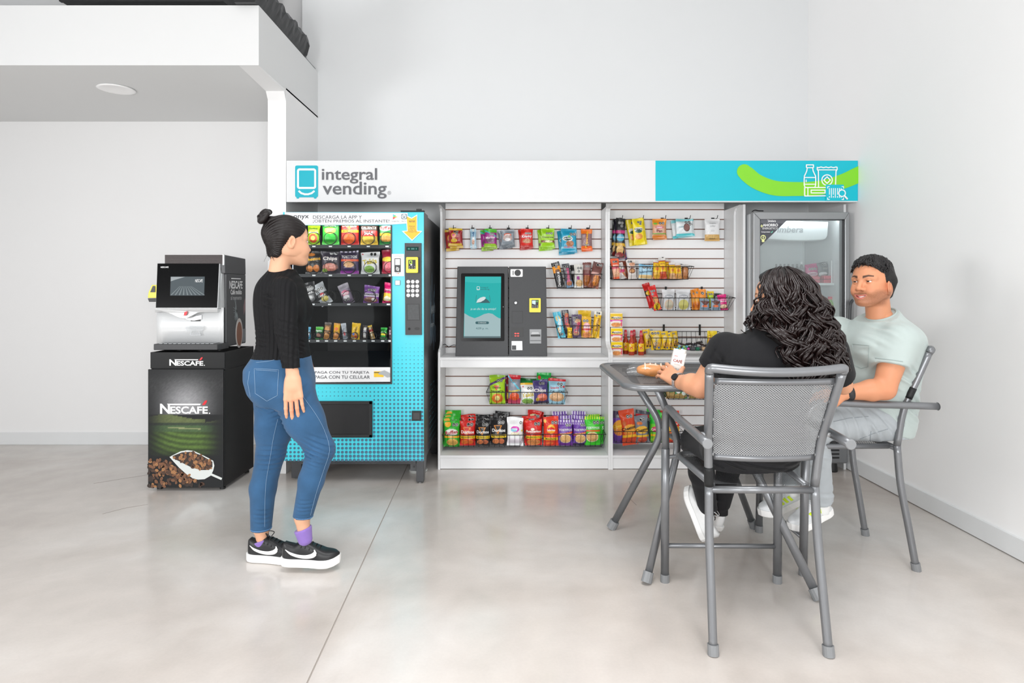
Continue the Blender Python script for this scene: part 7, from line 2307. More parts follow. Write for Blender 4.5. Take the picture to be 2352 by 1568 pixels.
def head_cols(v, skin, lip, brow, male=False, stubble=0.0, smile=.5, browz=.024):
    sk, lp, bw = np.array(lin(skin)), np.array(lin(lip)), np.array(lin(brow))
    x, y, z = v[:, 0], v[:, 1], v[:, 2]
    ay = np.abs(y)
    c = np.tile(sk, (len(v), 1))

    def mixin(m, col):
        nonlocal c
        m = np.clip(m, 0, 1)[:, None]
        c = c * (1 - m) + np.array(col) * m

    g = np.exp(-(((ay - .042) / .020) ** 2 + ((z + .035) / .018) ** 2)) * (x > .03)
    mixin(.30 * g, sk * np.array([1.05, .72, .68]))
    mixin(.25 * np.exp(-((x - .112) / .012) ** 2 - (y / .014) ** 2 - ((z + .04) / .012) ** 2), sk * np.array([1.0, .72, .68]))
    mixin(.35 * np.exp(-((ay - .083) / .012) ** 2 - ((z + (.03 if male else .012)) / .03) ** 2), sk * np.array([1.0, .66, .60]))
    if stubble:
        jaw = np.clip((-.034 - z - .35 * np.maximum(0, .05 - x) * 0 - .0) / .018, 0, 1) * np.clip((x + .035) / .03, 0, 1) * np.clip((z + .125) / .02, 0, 1)
        hole = np.exp(-((ay / .05) ** 4)) * np.clip((z + .060) / .01, 0, 1)
        m = stubble * jaw * (1 - .7 * np.exp(-(((ay - .045) / .016) ** 2 + ((z + .045) / .018) ** 2)))
        mo = np.exp(-((z + .0585) / .006) ** 2) * (ay < .030) * (x > .07)
        rs = np.random.RandomState(2)
        m = np.maximum(m * (1 - .4 * hole), stubble * 1.5 * mo) * (.75 + .5 * rs.rand(len(v)))
        mixin(m, sk * np.array([.30, .26, .26]))
    mz = -.0735
    hw = .022 + .006 * smile
    u = ay / hw
    zc = mz + .010 * smile * u * u
    m = (u < 1.08) * (np.abs(z - zc + .0008) < .0105 * (1 - .62 * u * u)) * (x > .074)
    mixin(.85 * m, lp)
    ub = (ay - .012) / .042
    zb = browz - .003 + .012 * np.clip(ub, 0, 1) * 1.0 - .018 * np.clip(ub - .55, 0, 1)
    m = (ub > 0) * (ub < 1) * np.clip(1.5 - np.abs(z - zb) / ((.0056 if male else .0042) * (1.15 - .7 * np.clip(ub, 0, 1))), 0, 1) * (x > .03)
    mixin(.92 * m, bw)
    lash = np.exp(-((z - .0046) / .0016) ** 2) * (ay > .020) * (ay < .047) * (x > .070)
    mixin(.75 * lash, bw)
    return c


def place(v, M):
    M3 = np.array(M.to_3x3())
    return v @ M3.T + np.array(M.translation)


def eyes(M, parent, iris='3a2418', sc=1.0):
    """eyeballs with iris and pupil looking along the head's forward axis"""
    for s in (-1, 1):
        c = V((.0775, s * .0325, 0))
        prof = [(0.0001, .0122, 2), (.0022, .0120, 2), (.0024, .0119, 1), (.0066, .0101, 1), (.0069, .0099, 0), (.0092, .0079, 0), (.0116, .0034, 0), (.0119, -.002, 0), (.008, -.009, 0)]
        vs, fs, fm = [], [], []
        n = 16
        for r, xx, _ in prof:
            for j in range(n):
                a = 2 * PI * j / n
                vs.append(M @ (c + V((xx, r * math.cos(a), r * math.sin(a)))))
        for i in range(len(prof) - 1):
            for j in range(n):
                j2 = (j + 1) % n
                fs.append((i * n + j, (i + 1) * n + j, (i + 1) * n + j2, i * n + j2))
                fm.append(max(prof[i][2], prof[i + 1][2]) if prof[i][2] == prof[i + 1][2] else prof[i + 1][2])
        new_obj('eye', vs, fs, [mat('eye_white', 'd9d0ca', 0.2), mat('iris_' + iris, iris, 0.1), mat('pupil', '080606', 0.1)], parent, fm=fm, smooth=True)


def hmat(o, f, up=(0, 0, 1), sc=1.0):
    f, l, u = frame(f, up)
    M = Matrix(((f.x, l.x, u.x, o[0]), (f.y, l.y, u.y, o[1]), (f.z, l.z, u.z, o[2]), (0, 0, 0, 1)))
    return M @ Matrix.Scale(sc, 4)


def bvh(o_v, o_f):
    return BVHTree.FromPolygons([tuple(p) for p in o_v], [tuple(int(i) for i in q) for q in o_f])


def project(tree, pts, lift=.0015):
    """lay a line of sight points onto a garment: where stitching and pockets run"""
    out = []
    e = V((0, 0, H))
    for x, y in pts:
        d = (P(x, y, 1.0) - e).normalized()
        hit = tree.ray_cast(e, d)
        if hit[0] is not None:
            out.append(hit[0] - d * lift)
    return out


def densify(pts, n=5):
    out = []
    for (a, b), (c, d) in zip(pts[:-1], pts[1:]):
        out += [(a + (c - a) * i / n, b + (d - b) * i / n) for i in range(n)]
    return out + [pts[-1]]


# ------------------------------------------------------------------ shoes
def shoe(parent, M, L=.27, upper='17181a', sole='f1f1ef', swoosh=None, lace='1b1b1c', thick=.034, stripes=None, name='shoe'):
    up_m = mat('shoe_upper_' + upper, upper, 0.45, noise=.08, nscale=60)
    so_m = mat('shoe_sole_' + sole, sole, 0.5, noise=.03)
    tt = np.linspace(0, 1, 25)
    wd = np.interp(tt, [0, .04, .15, .3, .5, .68, .82, .93, 1], [.012, .026, .034, .034, .037, .045, .043, .030, .006])
    hs = np.interp(tt, [0, .03, .12, .22, .34, .45, .6, .75, .9, 1], [.060, .072, .066, .060, .078, .074, .056, .040, .030, .010])
    rise = .016 * np.clip((tt - .72) / .28, 0, 1) ** 2 + .004 * np.clip((.08 - tt) / .08, 0, 1)
    vs, fs = [], []
    n = 16
    for i, t in enumerate(tt):
        for j in range(n + 1):
            a = PI * j / n
            c, s_ = math.cos(a), math.sin(a)
            y = wd[i] * math.copysign(abs(c) ** .55, c)
            z = thick * .9 + rise[i] + hs[i] * s_ ** .75
            vs.append(M @ V((t * L, y, z)))
    for i in range(len(tt) - 1):
        for j in range(n):
            fs.append((i * (n + 1) + j, (i + 1) * (n + 1) + j, (i + 1) * (n + 1) + j + 1, i * (n + 1) + j + 1))
    fs += [tuple(range(n + 1)), tuple((len(tt) - 1) * (n + 1) + j for j in range(n, -1, -1))]
    root = new_obj(name, vs, fs, up_m, parent, smooth=True)
    recalc(root)
    vs, fs = [], []
    for i, t in enumerate(tt):
        w = wd[i] + .0065
        x = (t * 1.03 - .015) * L
        th = thick
        for y, z in ((-w, rise[i] + .004), (-w * 1.02, th * .5 + rise[i]), (-w, th + rise[i]), (w, th + rise[i]), (w * 1.02, th * .5 + rise[i]), (w, rise[i] + .004), (w * .9, rise[i]), (-w * .9, rise[i])):
            vs.append(M @ V((x, y, z)))
    m = 8
    for i in range(len(tt) - 1):
        for j in range(m):
            j2 = (j + 1) % m
            fs.append((i * m + j, i * m + j2, (i + 1) * m + j2, (i + 1) * m + j))
    fs += [tuple(range(m)), tuple((len(tt) - 1) * m + j for j in range(m - 1, -1, -1))]
    recalc(new_obj('sole', vs, fs, so_m, root, smooth=False, bevel=.002))

    def side(x, z, s, lift=.0012):
        t = x / L
        w, hh, r0 = float(np.interp(t, tt, wd)), float(np.interp(t, tt, hs)), thick * .9 + float(np.interp(t, tt, rise))
        q = min(1.0, max(0.0, (z - r0) / hh)) ** (1 / .75)
        c = math.sqrt(max(0, 1 - q * q)) ** .55
        return M @ V((x, s * (w * c + lift), z))

    def strip(up, dn, s, col, nm):
        a, b = cat_rom([(x, z, 0) for x, z in up], 5), cat_rom([(x, z, 0) for x, z in dn], 5)
        vs2, fs2 = [], []
        for p, q in zip(a, b):
            for k in range(4):
                r = p + (q - p) * (k / 3)
                vs2.append(side(r.x, r.y, s))
        for i in range(len(a) - 1):
            for k in range(3):
                fs2.append((i * 4 + k, i * 4 + k + 1, i * 4 + 5 + k, i * 4 + 4 + k))
        new_obj(nm, vs2, fs2, mat('shoe_mark_' + col, col, .45), root, smooth=True, solid=.001)

    if swoosh:
        for s in (-1, 1):
            strip([(.018, .080), (.045, .069), (.080, .060), (.115, .059), (.140, .066), (.152, .076), (.150, .082)], [(.018, .077), (.045, .058), (.080, .046), (.120, .043), (.152, .050), (.166, .066), (.155, .083)], s, swoosh, 'swoosh_mark')
    if stripes:
        for s in (-1, 1):
            for k in range(3):
                x = .075 + k * .03
                strip([(x, .045), (x + .012, .060), (x + .022, .075)], [(x + .017, .045), (x + .029, .060), (x + .039, .072)], s, stripes, 'stripe_mark')
    for k in range(5):
        x = .36 * L + k * .019
        top = thick * .9 + float(np.interp(x / L, tt, hs)) + .002
        pts = [side(x - .004, top - .022, -1, .002), M @ V((x, -.010, top - .001)), M @ V((x + .003, .010, top - .001)), side(x - .002, top - .022, 1, .002)]
        MB().tube(cat_rom(pts, 4), .0028, 6).make('lace', mat('lace_' + lace, lace, .6), root, smooth=True)
    x = .37 * L
    top = thick * .9 + float(np.interp(.37, tt, hs))
    for s in (-1, 1):
        MB().tube(cat_rom([M @ V((x, 0, top)), M @ V((x - .004, s * .014, top + .024)), M @ V((x + .018, s * .026, top + .016)), M @ V((x + .012, s * .008, top + .002))], 5), .0022, 6).make('lace', mat('lace_' + lace, lace, .6), root, smooth=True)
    return root


DENIM = None


def cloth(name, col, rough=.85, ribs=None, noise=.1, nscale=25, fine=.12, fscale=420, sheen=.2):
    if name in MATS:
        return MATS[name]
    m = mat(name, col, rough, noise=noise, nscale=nscale, sheen=sheen, spec=.25)
    nt = m.node_tree
    b = nt.nodes['Principled BSDF']
    tc = nt.nodes.new('ShaderNodeTexCoord')
    n = nt.nodes.new('ShaderNodeTexNoise')
    n.inputs['Scale'].default_value = fscale
    nt.links.new(tc.outputs['Object'], n.inputs['Vector'])
    hsrc = n.outputs['Fac']
    bp = nt.nodes.new('ShaderNodeBump')
    bp.inputs['Strength'].default_value = fine
    bp.inputs['Distance'].default_value = .002
    if ribs:
        w = nt.nodes.new('ShaderNodeTexWave')
        w.bands_direction = ribs[0]
        w.inputs['Scale'].default_value = ribs[1]
        w.inputs['Distortion'].default_value = .6
        w.inputs['Detail Scale'].default_value = 1
        nt.links.new(tc.outputs['Object'], w.inputs['Vector'])
        hsrc = w.outputs['Fac']
        bp.inputs['Strength'].default_value = ribs[2]
        bp.inputs['Distance'].default_value = .004
    nt.links.new(hsrc, bp.inputs['Height'])
    nt.links.new(bp.outputs['Normal'], b.inputs['Normal'])
    return m


def hair_mat(name, col, rough=.32):
    if name in MATS:
        return MATS[name]
    m = mat(name, col, rough, noise=.3, nscale=14, spec=.4)
    nt = m.node_tree
    tc = nt.nodes.new('ShaderNodeTexCoord')
    mp = nt.nodes.new('ShaderNodeMapping')
    mp.inputs['Scale'].default_value = (60, 60, 420)
    n = nt.nodes.new('ShaderNodeTexNoise')
    n.inputs['Scale'].default_value = 1.6
    n.inputs['Detail'].default_value = 3
    bp = nt.nodes.new('ShaderNodeBump')
    bp.inputs['Strength'].default_value = .5
    bp.inputs['Distance'].default_value = .003
    nt.links.new(tc.outputs['Object'], mp.inputs['Vector'])
    nt.links.new(mp.outputs[0], n.inputs['Vector'])
    nt.links.new(n.outputs['Fac'], bp.inputs['Height'])
    nt.links.new(bp.outputs['Normal'], nt.nodes['Principled BSDF'].inputs['Normal'])
    return m


def skin_cols(v, skin, hot=()):
    c = np.tile(np.array(lin(skin)), (len(v), 1))
    for p, r, a in hot:
        m = a * np.exp(-((v - np.array(p)) ** 2).sum(1) / r ** 2)[:, None]
        c = c * (1 - m) + c * np.array([1.0, .66, .58]) * m
    return c


# ================================================================== 1. the woman standing at the vending machine
def woman_standing():
    sk = 'dba888'
    root = thing('person', 'standing woman with a hair bun, black ribbed sweater and blue skinny jeans', 'person', P(655, 1290, 2.9) * 1)
    root.location.z = 0
    ORG[root] = V(root.location)
    D = 2.90
    near, far = 2.845, 2.955
    z_ = lambda y, d=D: H - (y - CY) * d / FPX
    x_ = lambda x, d=D: (x - CX) * d / FPX
    # --- trunk stations from the silhouette: rows y, back x, front x, half width
    rows_ = [(925, 600, 700, .135), (900, 580, 716, .165), (870, 571, 716, .172), (845, 570, 711, .160), (818, 588, 707, .138), (790, 597, 703, .124), (755, 595, 702, .128), (720, 592, 703, .138), (690, 591, 703, .146), (662, 595, 697, .150), (642, 604, 688, .135), (625, 620, 677, .085), (608, 630, 670, .055)]
    st = [(z_(y), x_((a + b) / 2), D, (b - a) / 2 * D / FPX, w) for y, a, b, w in rows_]
    # --- limbs
    Rs, Re, Rw = P(652, 664, 2.765), P(657, 758, 2.745), P(672.5, 866, 2.735)
    Ls, Le, Lw = P(656, 664, 3.03), P(676, 770, 3.06), P(711, 848, 3.06)
    # skin: one surface for neck, arms, hands, ankles
    B = Field((x_(545), 2.62, -.01), (x_(800), 3.18, 1.62), .006)
    B.loft([s for s in st if s[0] > .7], (1, 0), grow=-.014)
    for a, b, c in ((Rs, Re, Rw), (Ls, Le, Lw)):
        B.cone(a, b, .042, .033)
        B.cone(b, c, .034, .023)
    fine = Field(np.array(P(700, 1000, 2.74)) - np.array([.14, .09, .06]), np.array(P(640, 820, 2.74)) + np.array([.14, .09, .06]), .0026)
    fine.cone(Re, Rw, .034, .0235, sq=((0, 1, 0), .85))
    dR = (P(674.5, 925, 2.735) - Rw).normalized()
    hand_prims(fine, Rw, dR, (0.12, -1, 0.02), -1, curl=(.26, .22, .20, .22), spread=.055, sc=1.10, thumb=(.35, .5))
    fine2 = Field(np.array(P(745, 925, 3.06)) - np.array([.12, .10, .03]), np.array(P(690, 815, 3.06)) + np.array([.06, .10, .03]), .0028)
    fine2.cone(Le, Lw, .034, .0235)
    hand_prims(fine2, Lw, P(724, 885, 3.055) - Lw, (.55, .75, .35), 1, curl=(.35, .38, .42, .45), spread=.14, sc=.95, thumb=(.7, .4))
    # legs inside the jeans, down to the ankles
    hipR, kR, cR, aR = P(672, 900, near), P(737, 1032, near), P(715, 1102, near), P(694, 1188, near)
    hipL, kL, cL, aL = P(630, 905, far), P(622, 1040, far), P(604, 1120, far), P(600, 1214, far)
    for hp, kn, ca, an in ((hipR, kR, cR, aR), (hipL, kL, cL, aL)):
        B.cone(hp, kn, .07, .045)
        B.cone(kn, ca, .045, .045)
        B.cone(ca, an, .045, .034)
        B.cone(an, an + V((.010, 0, -.075)), .034, .027)
    F = head_mesh(.0024, False, .45, .003, .96, .0022)
    hv, hf = F.nets()
    Mh = hmat(P(661, 553, D - .02), (math.cos(.70), math.sin(.70), -.02), sc=.96)
    hc = head_cols(hv, sk, 'c9747a', '2a1c18', smile=.45)
    hv = place(hv, Mh)
    nB, nF, nF2 = B.nets(), fine.nets(), fine2.nets()
    v, f = mesh_of([nB, nF, nF2, (hv, hf)])
    n0 = len(v) - len(hv)
    cc = np.concatenate([skin_cols(v[:n0], sk, [(Rw + dR * .09, .03, .5), (Rw + dR * .15, .03, .6)]), hc])
    body = new_obj('body', v, f, SKIN, root, cols=cc, smooth=True)
    eyes(Mh, root)
    # --- ribbed sweater
    S = Field((x_(575), 2.62, z_(835)), (x_(735), 3.18, z_(590)), .0048)
    nk = P(650, 612, D)
    S.loft(st, (1, 0), grow=.001, clip=[(P(645, 613, D), (.22, 0, 1)), (P(640, 824, D), (.03, 0, -1))])
    for s in (-1, 1):
        S.ball(P(683, 713, D) + V((0, s * .062, 0)), (.052, .058, .056), k=.03)
    cufR = P(672, 866, 2.735)
    S.cone(Rs, Re, .056, .0480, k=.03)
    S.cone(Re, cufR + V((.004, 0, -.03)), .0480, .0335, k=.012, clip=(cufR, (.06, 0, -1)))
    S.cone(Ls, Le, .054, .044, k=.03)
    S.cone(Le, Lw + V((.02, 0, -.03)), .044, .032, k=.012, clip=(P(706, 836, 3.06), (.35, 0, -1)))
    for i, (px, py, dd, amp, wl) in enumerate(((655, 756, 2.72, .0028, .024), (600, 775, 2.80, .0025, .022), (608, 805, 2.82, .0026, .018), (690, 800, 2.84, .003, .02), (632, 690, 2.76, .003, .03), (665, 815, 2.72, .002, .03))):
        S.wave(P(px, py, dd), .075, (.25, .2, 1), amp, wl, i * 1.3, (1, 0, 0))
    sv, sf = S.nets()
    new_obj('sweater', sv, sf, cloth('black_rib_knit', '141416', .8, ribs=('X', 17, .9), noise=.06, sheen=0), root, smooth=True)
    # --- jeans
    J = Field((x_(548), 2.66, .02), (x_(790), 3.14, z_(805)), .0052)
    J.loft([s for s in st if s[0] < z_(800)], (1, 0), grow=.003, clip=[(P(640, 814, D), (-.05, 0, 1))], k=.03)
    for s in (-1, 1):
        J.ball(P(630, 873, D) + V((0, s * .070, 0)), (.076, .078, .090), k=.03)
    J.cone(hipR, P(700, 965, near), .098, .086, k=.04)
    J.cone(P(700, 965, near), kR, .086, .0625, k=.03)
    J.cone(kR, cR, .0625, .0565, k=.02)
    J.cone(cR, P(692, 1200, near), .0565, .0425, k=.02, clip=(P(694, 1187, near), (-.1, 0, -1)))
    J.cone(hipL, P(629, 986, far), .098, .083, k=.04)
    J.cone(P(629, 986, far), kL, .083, .066, k=.03)
    J.cone(kL, cL, .066, .060, k=.02)
    J.cone(cL, P(599, 1228, far), .060, .0465, k=.02, clip=(P(600, 1216, far), (0, 0, -1)))
    for i, (px, py, dd, r, amp, wl, dr) in enumerate(((728, 1030, 2.79, .10, .0040, .021, (.5, 0, 1)), (712, 1050, 2.79, .07, .004, .017, (.3, 0, 1)), (622, 1055, 2.89, .10, .0040, .024, (0, 0, 1)), (640, 960, 2.84, .09, .0038, .022, (-.4, 0, 1)), (600, 930, 2.84, .08, .003, .018, (.5, 0, 1)),
                                                   (700, 1165, 2.80, .06, .003, .018, (0, 0, 1)), (604, 1190, 2.9, .07, .003, .022, (.1, 0, 1)), (690, 900, 2.76, .08, .003, .03, (1, 0, -.6)))):
        J.wave(P(px, py, dd), r, dr, amp, wl, i * 1.9, (1, 0, .2))
    jv, jf = J.nets()
    jeans = new_obj('jeans', jv, jf, cloth('blue_denim', '33587c', .85, noise=.34, nscale=11, fine=.5, fscale=420, sheen=.1), root, smooth=True)
    tr = bvh(jv, jf)
    ST = mat('stitch_thread', '8aa5c0', .8)
    cr = lambda p: [(q.x, q.y) for q in cat_rom([(x, y, 0) for x, y in p], 3)]
    for pts in (cr([(692, 905), (726, 952), (746, 990), (757, 1033), (745, 1075), (727, 1130), (713, 1183)]), cr([(638, 962), (628, 1005), (621, 1048), (612, 1100), (609, 1139), (608, 1210)]),
                [(584, 846), (640, 849), (637, 908), (613, 921), (586, 903), (584, 846)], [(587, 849), (637, 852)], [(588, 832), (612, 830), (640, 824)], [(573, 852), (569, 880), (575, 912)]):
        q = project(tr, densify(pts, 7))
        if len(q) > 2:
            MB().tube(q, .0008, 5).make('seam', ST, jeans, smooth=True)
    # hem turn-ups
    for c, r, n in ((P(696.5, 1184, near), .0432, (-.1, 0, -1)), (P(600, 1212, far), .0475, (0, 0, -1))):
        ring = [c + V((math.cos(a) * r, math.sin(a) * r, .1 * -math.cos(a) * r if n[0] else 0)) for a in [2 * PI * k / 24 for k in range(25)]]
        MB().tube(ring, .0026, 6, caps=False).make('hem', mat('denim_hem', '557fab', .85, noise=.15, nscale=80), jeans, smooth=True)
    # --- socks and shoes
    for an, shx, shd, shz, sy, yaw in ((aR, 649, near, .028, .03, .04), (aL, 572, far, .0015, .0, -.10)):
        K = Field(np.array(an) - np.array([.09, .08, .14]), np.array(an) + np.array([.09, .08, .02]), .004)
        K.cone(an + V((.004, 0, -.055)), an + V((.014, 0, -.10)), .0405, .033, clip=(an + V((0, 0, -.052)), (-.35, 0, 1)))
        kv, kf = K.nets()
        new_obj('sock', kv, kf, cloth('purple_knit_sock', '8a6fb8', .9, noise=.06), root, smooth=True)
        M = Matrix.Translation(V((x_(shx, shd), shd, shz))) @ Matrix.Rotation(yaw, 4, 'Z') @ Matrix.Rotation(math.radians(2.0 if sy else 0), 4, 'Y')
        shoe(root, M, .262, '17181a', 'f1f1ef', 'f4f4f2', thick=.038)
    # --- hair: slicked back, gathered in a bun
    Hh = Field((-.15, -.11, -.12), (.11, .11, .15), .0024)
    Hh.ball((-.014, 0, .034), (.1025, .0825, .0925), k=.01)
    Hh.ball((.018, 0, .032), (.076, .073, .076), k=.02)
    Hh.cone((-.075, 0, .03), (-.055, 0, -.062), .045, .030, k=.03)
    for s in (-1, 1):
        Hh.cone((-.055, s * .050, .01), (-.060, s * .034, -.062), .038, .026, k=.02)
    zz = [-.12, -.085, -.05, -.02, 0, .02, .045, .07, .095, .13]
    xx = [-.075, -.058, -.036, -.026, -.006, .034, .058, .074, .088, .11]
    Hh.ap((-.15, -.11, -.12), (.11, .11, .15), lambda X, Y, Z: (X + 0 * Y - np.interp(Z.ravel(), zz, xx).reshape(Z.shape) + 2.2 * np.maximum(0, np.abs(Y) - .055) * 0) * .8, op='max')
    for i in range(5):
        pass
    Hh.ball((-.090, 0, .088), (.026, .024, .024), k=.02)
    hv2, hf2 = Hh.nets()
    # combed grooves
    ang = np.arctan2(hv2[:, 1], hv2[:, 2] + .02)
    hv2 = hv2 + (hv2 / np.linalg.norm(hv2, axis=1)[:, None]) * (.0011 * np.sin(ang * 46 + 20 * hv2[:, 0]) + .0006 * np.sin(ang * 101))[:, None]
    HM = hair_mat('dark_brown_hair', '150e0d', .32)
    hair = new_obj('hair', place(hv2, Mh), hf2, HM, root, smooth=True)
    bc = V((-.112, 0, .112))
    mb = MB()
    path = []
    for k in range(64):
        a = k / 63 * 2.6 * 2 * PI
        r = .030 - .010 * k / 63
        path.append(Mh @ (bc + V((.75 * r * math.cos(a) - .010 * k / 63, r * math.sin(a) * 1.15, .85 * r * math.cos(a) + .012 * k / 63 - .006 + .004 * math.sin(3 * a)))))
    mb.tube(path, [.0125 + .003 * math.sin(k * .5) - (.006 if k > 58 else 0) for k in range(64)], 10)
    mb.tube([Mh @ (bc + V((-.01, .014, 0))), Mh @ (bc + V((-.014, -.016, .006)))], .015, 8)
    mb.make('hair_bun', HM, hair, smooth=True)
    rw = random.Random(3)
    for k in range(22):                                # loose wisps at the nape
        y = rw.uniform(-.045, .045)
        p0 = V((-.06 - rw.uniform(0, .02), y, -.055 + rw.uniform(-.01, .03)))
        p = [p0, p0 + V((-.012, rw.uniform(-.01, .01), -.018)), p0 + V((-.010 + rw.uniform(-.012, .008), rw.uniform(-.015, .015), -.038 - rw.uniform(0, .015)))]
        MB().tube(cat_rom([Mh @ q for q in p], 4), .0006, 4).make('wisp', HM, hair)


woman_standing()


# ================================================================== 2. the curly haired woman on the near chair
def woman_seated():
    sk = 'd49a78'
    root = thing('person', 'seated woman with long curly dark hair and black T-shirt, seen from behind', 'person', (.95, 2.42, 0))
    D = 2.42
    st = [(.600, .955, 2.44, .10, .165), (.64, .955, 2.43, .125, .195), (.70, .960, 2.42, .125, .192), (.78, .972, 2.42, .112, .172), (.88, .995, 2.425, .112, .178), (.98, 1.022, 2.43, .112, .195), (1.05, 1.036, 2.435, .100, .195), (1.10, 1.042, 2.44, .082, .165), (1.135, 1.046, 2.45, .062, .10), (1.17, 1.046, 2.455, .050, .056)]
    Ls, Le, Lw = P(1668, 806, 2.47), P(1609, 889, 2.53), P(1556, 875, 2.655)
    Rs, Re, Rw = P(1902, 806, 2.46), P(1936, 885, 2.60), P(1850, 862, 2.84)
    fwd = (-.16, 1)
    B = Field((.55, 2.2, 0.0), (1.45, 3.45, 1.25), .009)
    B.loft(st, fwd, grow=-.02)
    for a, b, c in ((Ls, Le, Lw), (Rs, Re, Rw)):
        B.cone(a, b, .045, .038)
        B.cone(b, c, .036, .026)
    fine = Field((P(1480, 0, 2.6).x, 2.40, P(0, 930, 2.6).z), (P(1660, 0, 2.6).x, 2.95, P(0, 795, 2.6).z), .0030)
    mid = Le + (Lw - Le) * .38 + V((0, -.006, .004))
    fine.cone(Ls, Le, .060, .043, k=.02)
    fine.cone(Le, mid, .042, .043, k=.02)
    fine.cone(mid, Lw, .043, .027, k=.015)
    dL = (P(1527, 852, 2.735) - Lw).normalized()
    hand_prims(fine, Lw, dL, (-.30, -.80, .50), -1, curl=(.38, .48, .5, .5), spread=.10, sc=1.0, thumb=(.95, .3))
    fine2 = Field((P(1820, 0, 2.84).x - .1, 2.5, .82), (1.45, 3.02, 1.0), .005)
    fine2.cone(Re, Rw, .038, .026)
    hand_prims(fine2, Rw, V((-.8, .55, .02)), (0, -.2, 1), -1, curl=(.3, .3, .35, .35))
    F = head_mesh(.0034, False, .3, .002)
    hv, hf = F.nets()
    fw = V((-.80, .58, -.05))
    Mh = hmat(P(1793, 688, 2.485), fw, (0.05, 0, 1), sc=1.0)
    hc = head_cols(hv, sk, 'c47a74', '241815', smile=.3)
    hv = place(hv, Mh)
    # legs (under the black jeans)
    hL, kL, aL = V((.865, 2.50, .665)), P(1598, 1014, 2.84), P(1626, 1168, 3.08)
    hR, kR, aR = V((1.045, 2.50, .665)), V((1.075, 2.90, .655)), P(1655, 1158, 3.14)
    for h_, k_, a_ in ((hL, kL, aL), (hR, kR, aR)):
        B.cone(h_, k_, .06, .045)
        B.cone(k_, a_, .045, .034)
        B.cone(a_, a_ + (a_ - k_).normalized() * .05, .034, .034)
    v, f = mesh_of([B, fine, fine2, (hv, hf)])
    n0 = len(v) - len(hv)
    new_obj('body', v, f, SKIN, root, cols=np.concatenate([skin_cols(v[:n0], sk, [(Le, .05, .35), (Lw + dL * .09, .03, .4)]), hc]), smooth=True)
    eyes(Mh, root)
    # T-shirt
    S = Field((.60, 2.20, .59), (1.46, 2.75, 1.22), .0055)
    S.loft(st, fwd, grow=.006, clip=[((1.046, 2.45, 1.150), (.0, .35, 1)), ((.95, 2.42, .612), (-.10, 0, -1))], k=.02)
    cl, cr = P(1627, 866, 2.51), P(1925, 862, 2.55)
    S.cone(Ls, Le, .078, .058, k=.03, clip=(Ls + (Le - Ls) * .50, (Le - Ls)))
    S.cone(Rs, Re, .078, .060, k=.03, clip=(Rs + (Re - Rs) * .70, (Re - Rs)))
    for i, (px, py, dd, r, amp, wl, dr) in enumerate(((1660, 850, 2.44, .10, .004, .03, (1, 0, .5)), (1700, 900, 2.34, .14, .003, .04, (.3, 0, 1)), (1850, 900, 2.34, .14, .003, .04, (-.3, 0, 1)), (1760, 1075, 2.32, .16, .005, .035, (.15, 0, 1)), (1680, 1060, 2.34, .10, .005, .028, (.4, 0, 1)), (1840, 1070, 2.34, .10, .004, .03, (-.3, 0, 1)), (1640, 800, 2.40, .09, .003, .03, (1, 0, -.3)))):
        S.wave(P(px, py, dd), r, dr, amp, wl, i * 1.7, (1, .3, 0))
    sv, sf = S.nets()
    new_obj('t_shirt', sv, sf, cloth('black_jersey', '19191b', .9, noise=.1, sheen=.05), root, smooth=True)
    # jeans
    J = Field((.70, 2.22, .02), (1.32, 3.30, .84), .006)
    J.loft([s for s in st if s[0] < .80], fwd, grow=.002, clip=[((0, 0, .70), (0, 0, 1))])
    J.cone(hL, kL, .092, .068, k=.03)
    J.cone(kL, kL + (aL - kL) * .45, .066, .058, k=.02)
    J.cone(kL + (aL - kL) * .45, aL + (aL - kL) * .1, .058, .045, k=.02, clip=(aL, aL - kL))
    J.cone(hR, kR, .092, .068, k=.03)
    J.cone(kR, kR + (aR - kR) * .45, .066, .058, k=.02)
    J.cone(kR + (aR - kR) * .45, aR + (aR - kR) * .1, .058, .045, k=.02, clip=(aR, aR - kR))
    J.ap((.70, 2.22, .02), (1.32, 3.30, .59), lambda X, Y, Z: np.where((Y < 2.72) & (Z < .586), .586 - Z + 0 * X, -1) + 0 * X, op='max')
    for i, (c, r) in enumerate(((kL, .12), (kL + V((0, 0, -.1)), .1), (aL + V((0, 0, .06)), .08), (kR, .12))):
        J.wave(c, r, (.1, .3, 1), .004, .03, i, (1, 0, 0))
    jv, jf = J.nets()
    new_obj('jeans', jv, jf, cloth('black_denim', '1f1f22', .85, noise=.2, nscale=14, fine=.3, fscale=380, sheen=.05), root, smooth=True)
    # sneakers: near one pitched toe up on its heel
    def smat(heel, toe, roll, L):
        f_ = (toe - heel).normalized()
        u0 = V((0, 0, 1)) + V((roll, -.3, 0))
        l_ = u0.cross(f_).normalized()
        u_ = f_.cross(l_)
        return Matrix(((f_.x, l_.x, u_.x, heel.x), (f_.y, l_.y, u_.y, heel.y), (f_.z, l_.z, u_.z, heel.z), (0, 0, 0, 1)))
    h0 = V((P(1612, 0, 3.06).x, 3.06, .048))
    shoe(root, smat(h0, P(1566, 1118, 3.15), .85, .25), .262, 'e2e3e3', 'f3f3f2', None, 'b9babb', thick=.028)
    h1 = V((P(1648, 0, 3.16).x, 3.16, .055))
    shoe(root, smat(h1, V((1.03, 3.38, .15)), .2, .25), .25, 'e2e3e3', 'f3f3f2', None, 'b9babb', thick=.028)
    for a_ in (aL, aR):
        MB().lathe(a_ + V((0, 0, -.05)), [(.036, 0), (.037, .02), (.036, .045)], 16).make('sock', mat('black_sock', '1c1b1c', .9, noise=.1), root, smooth=True)
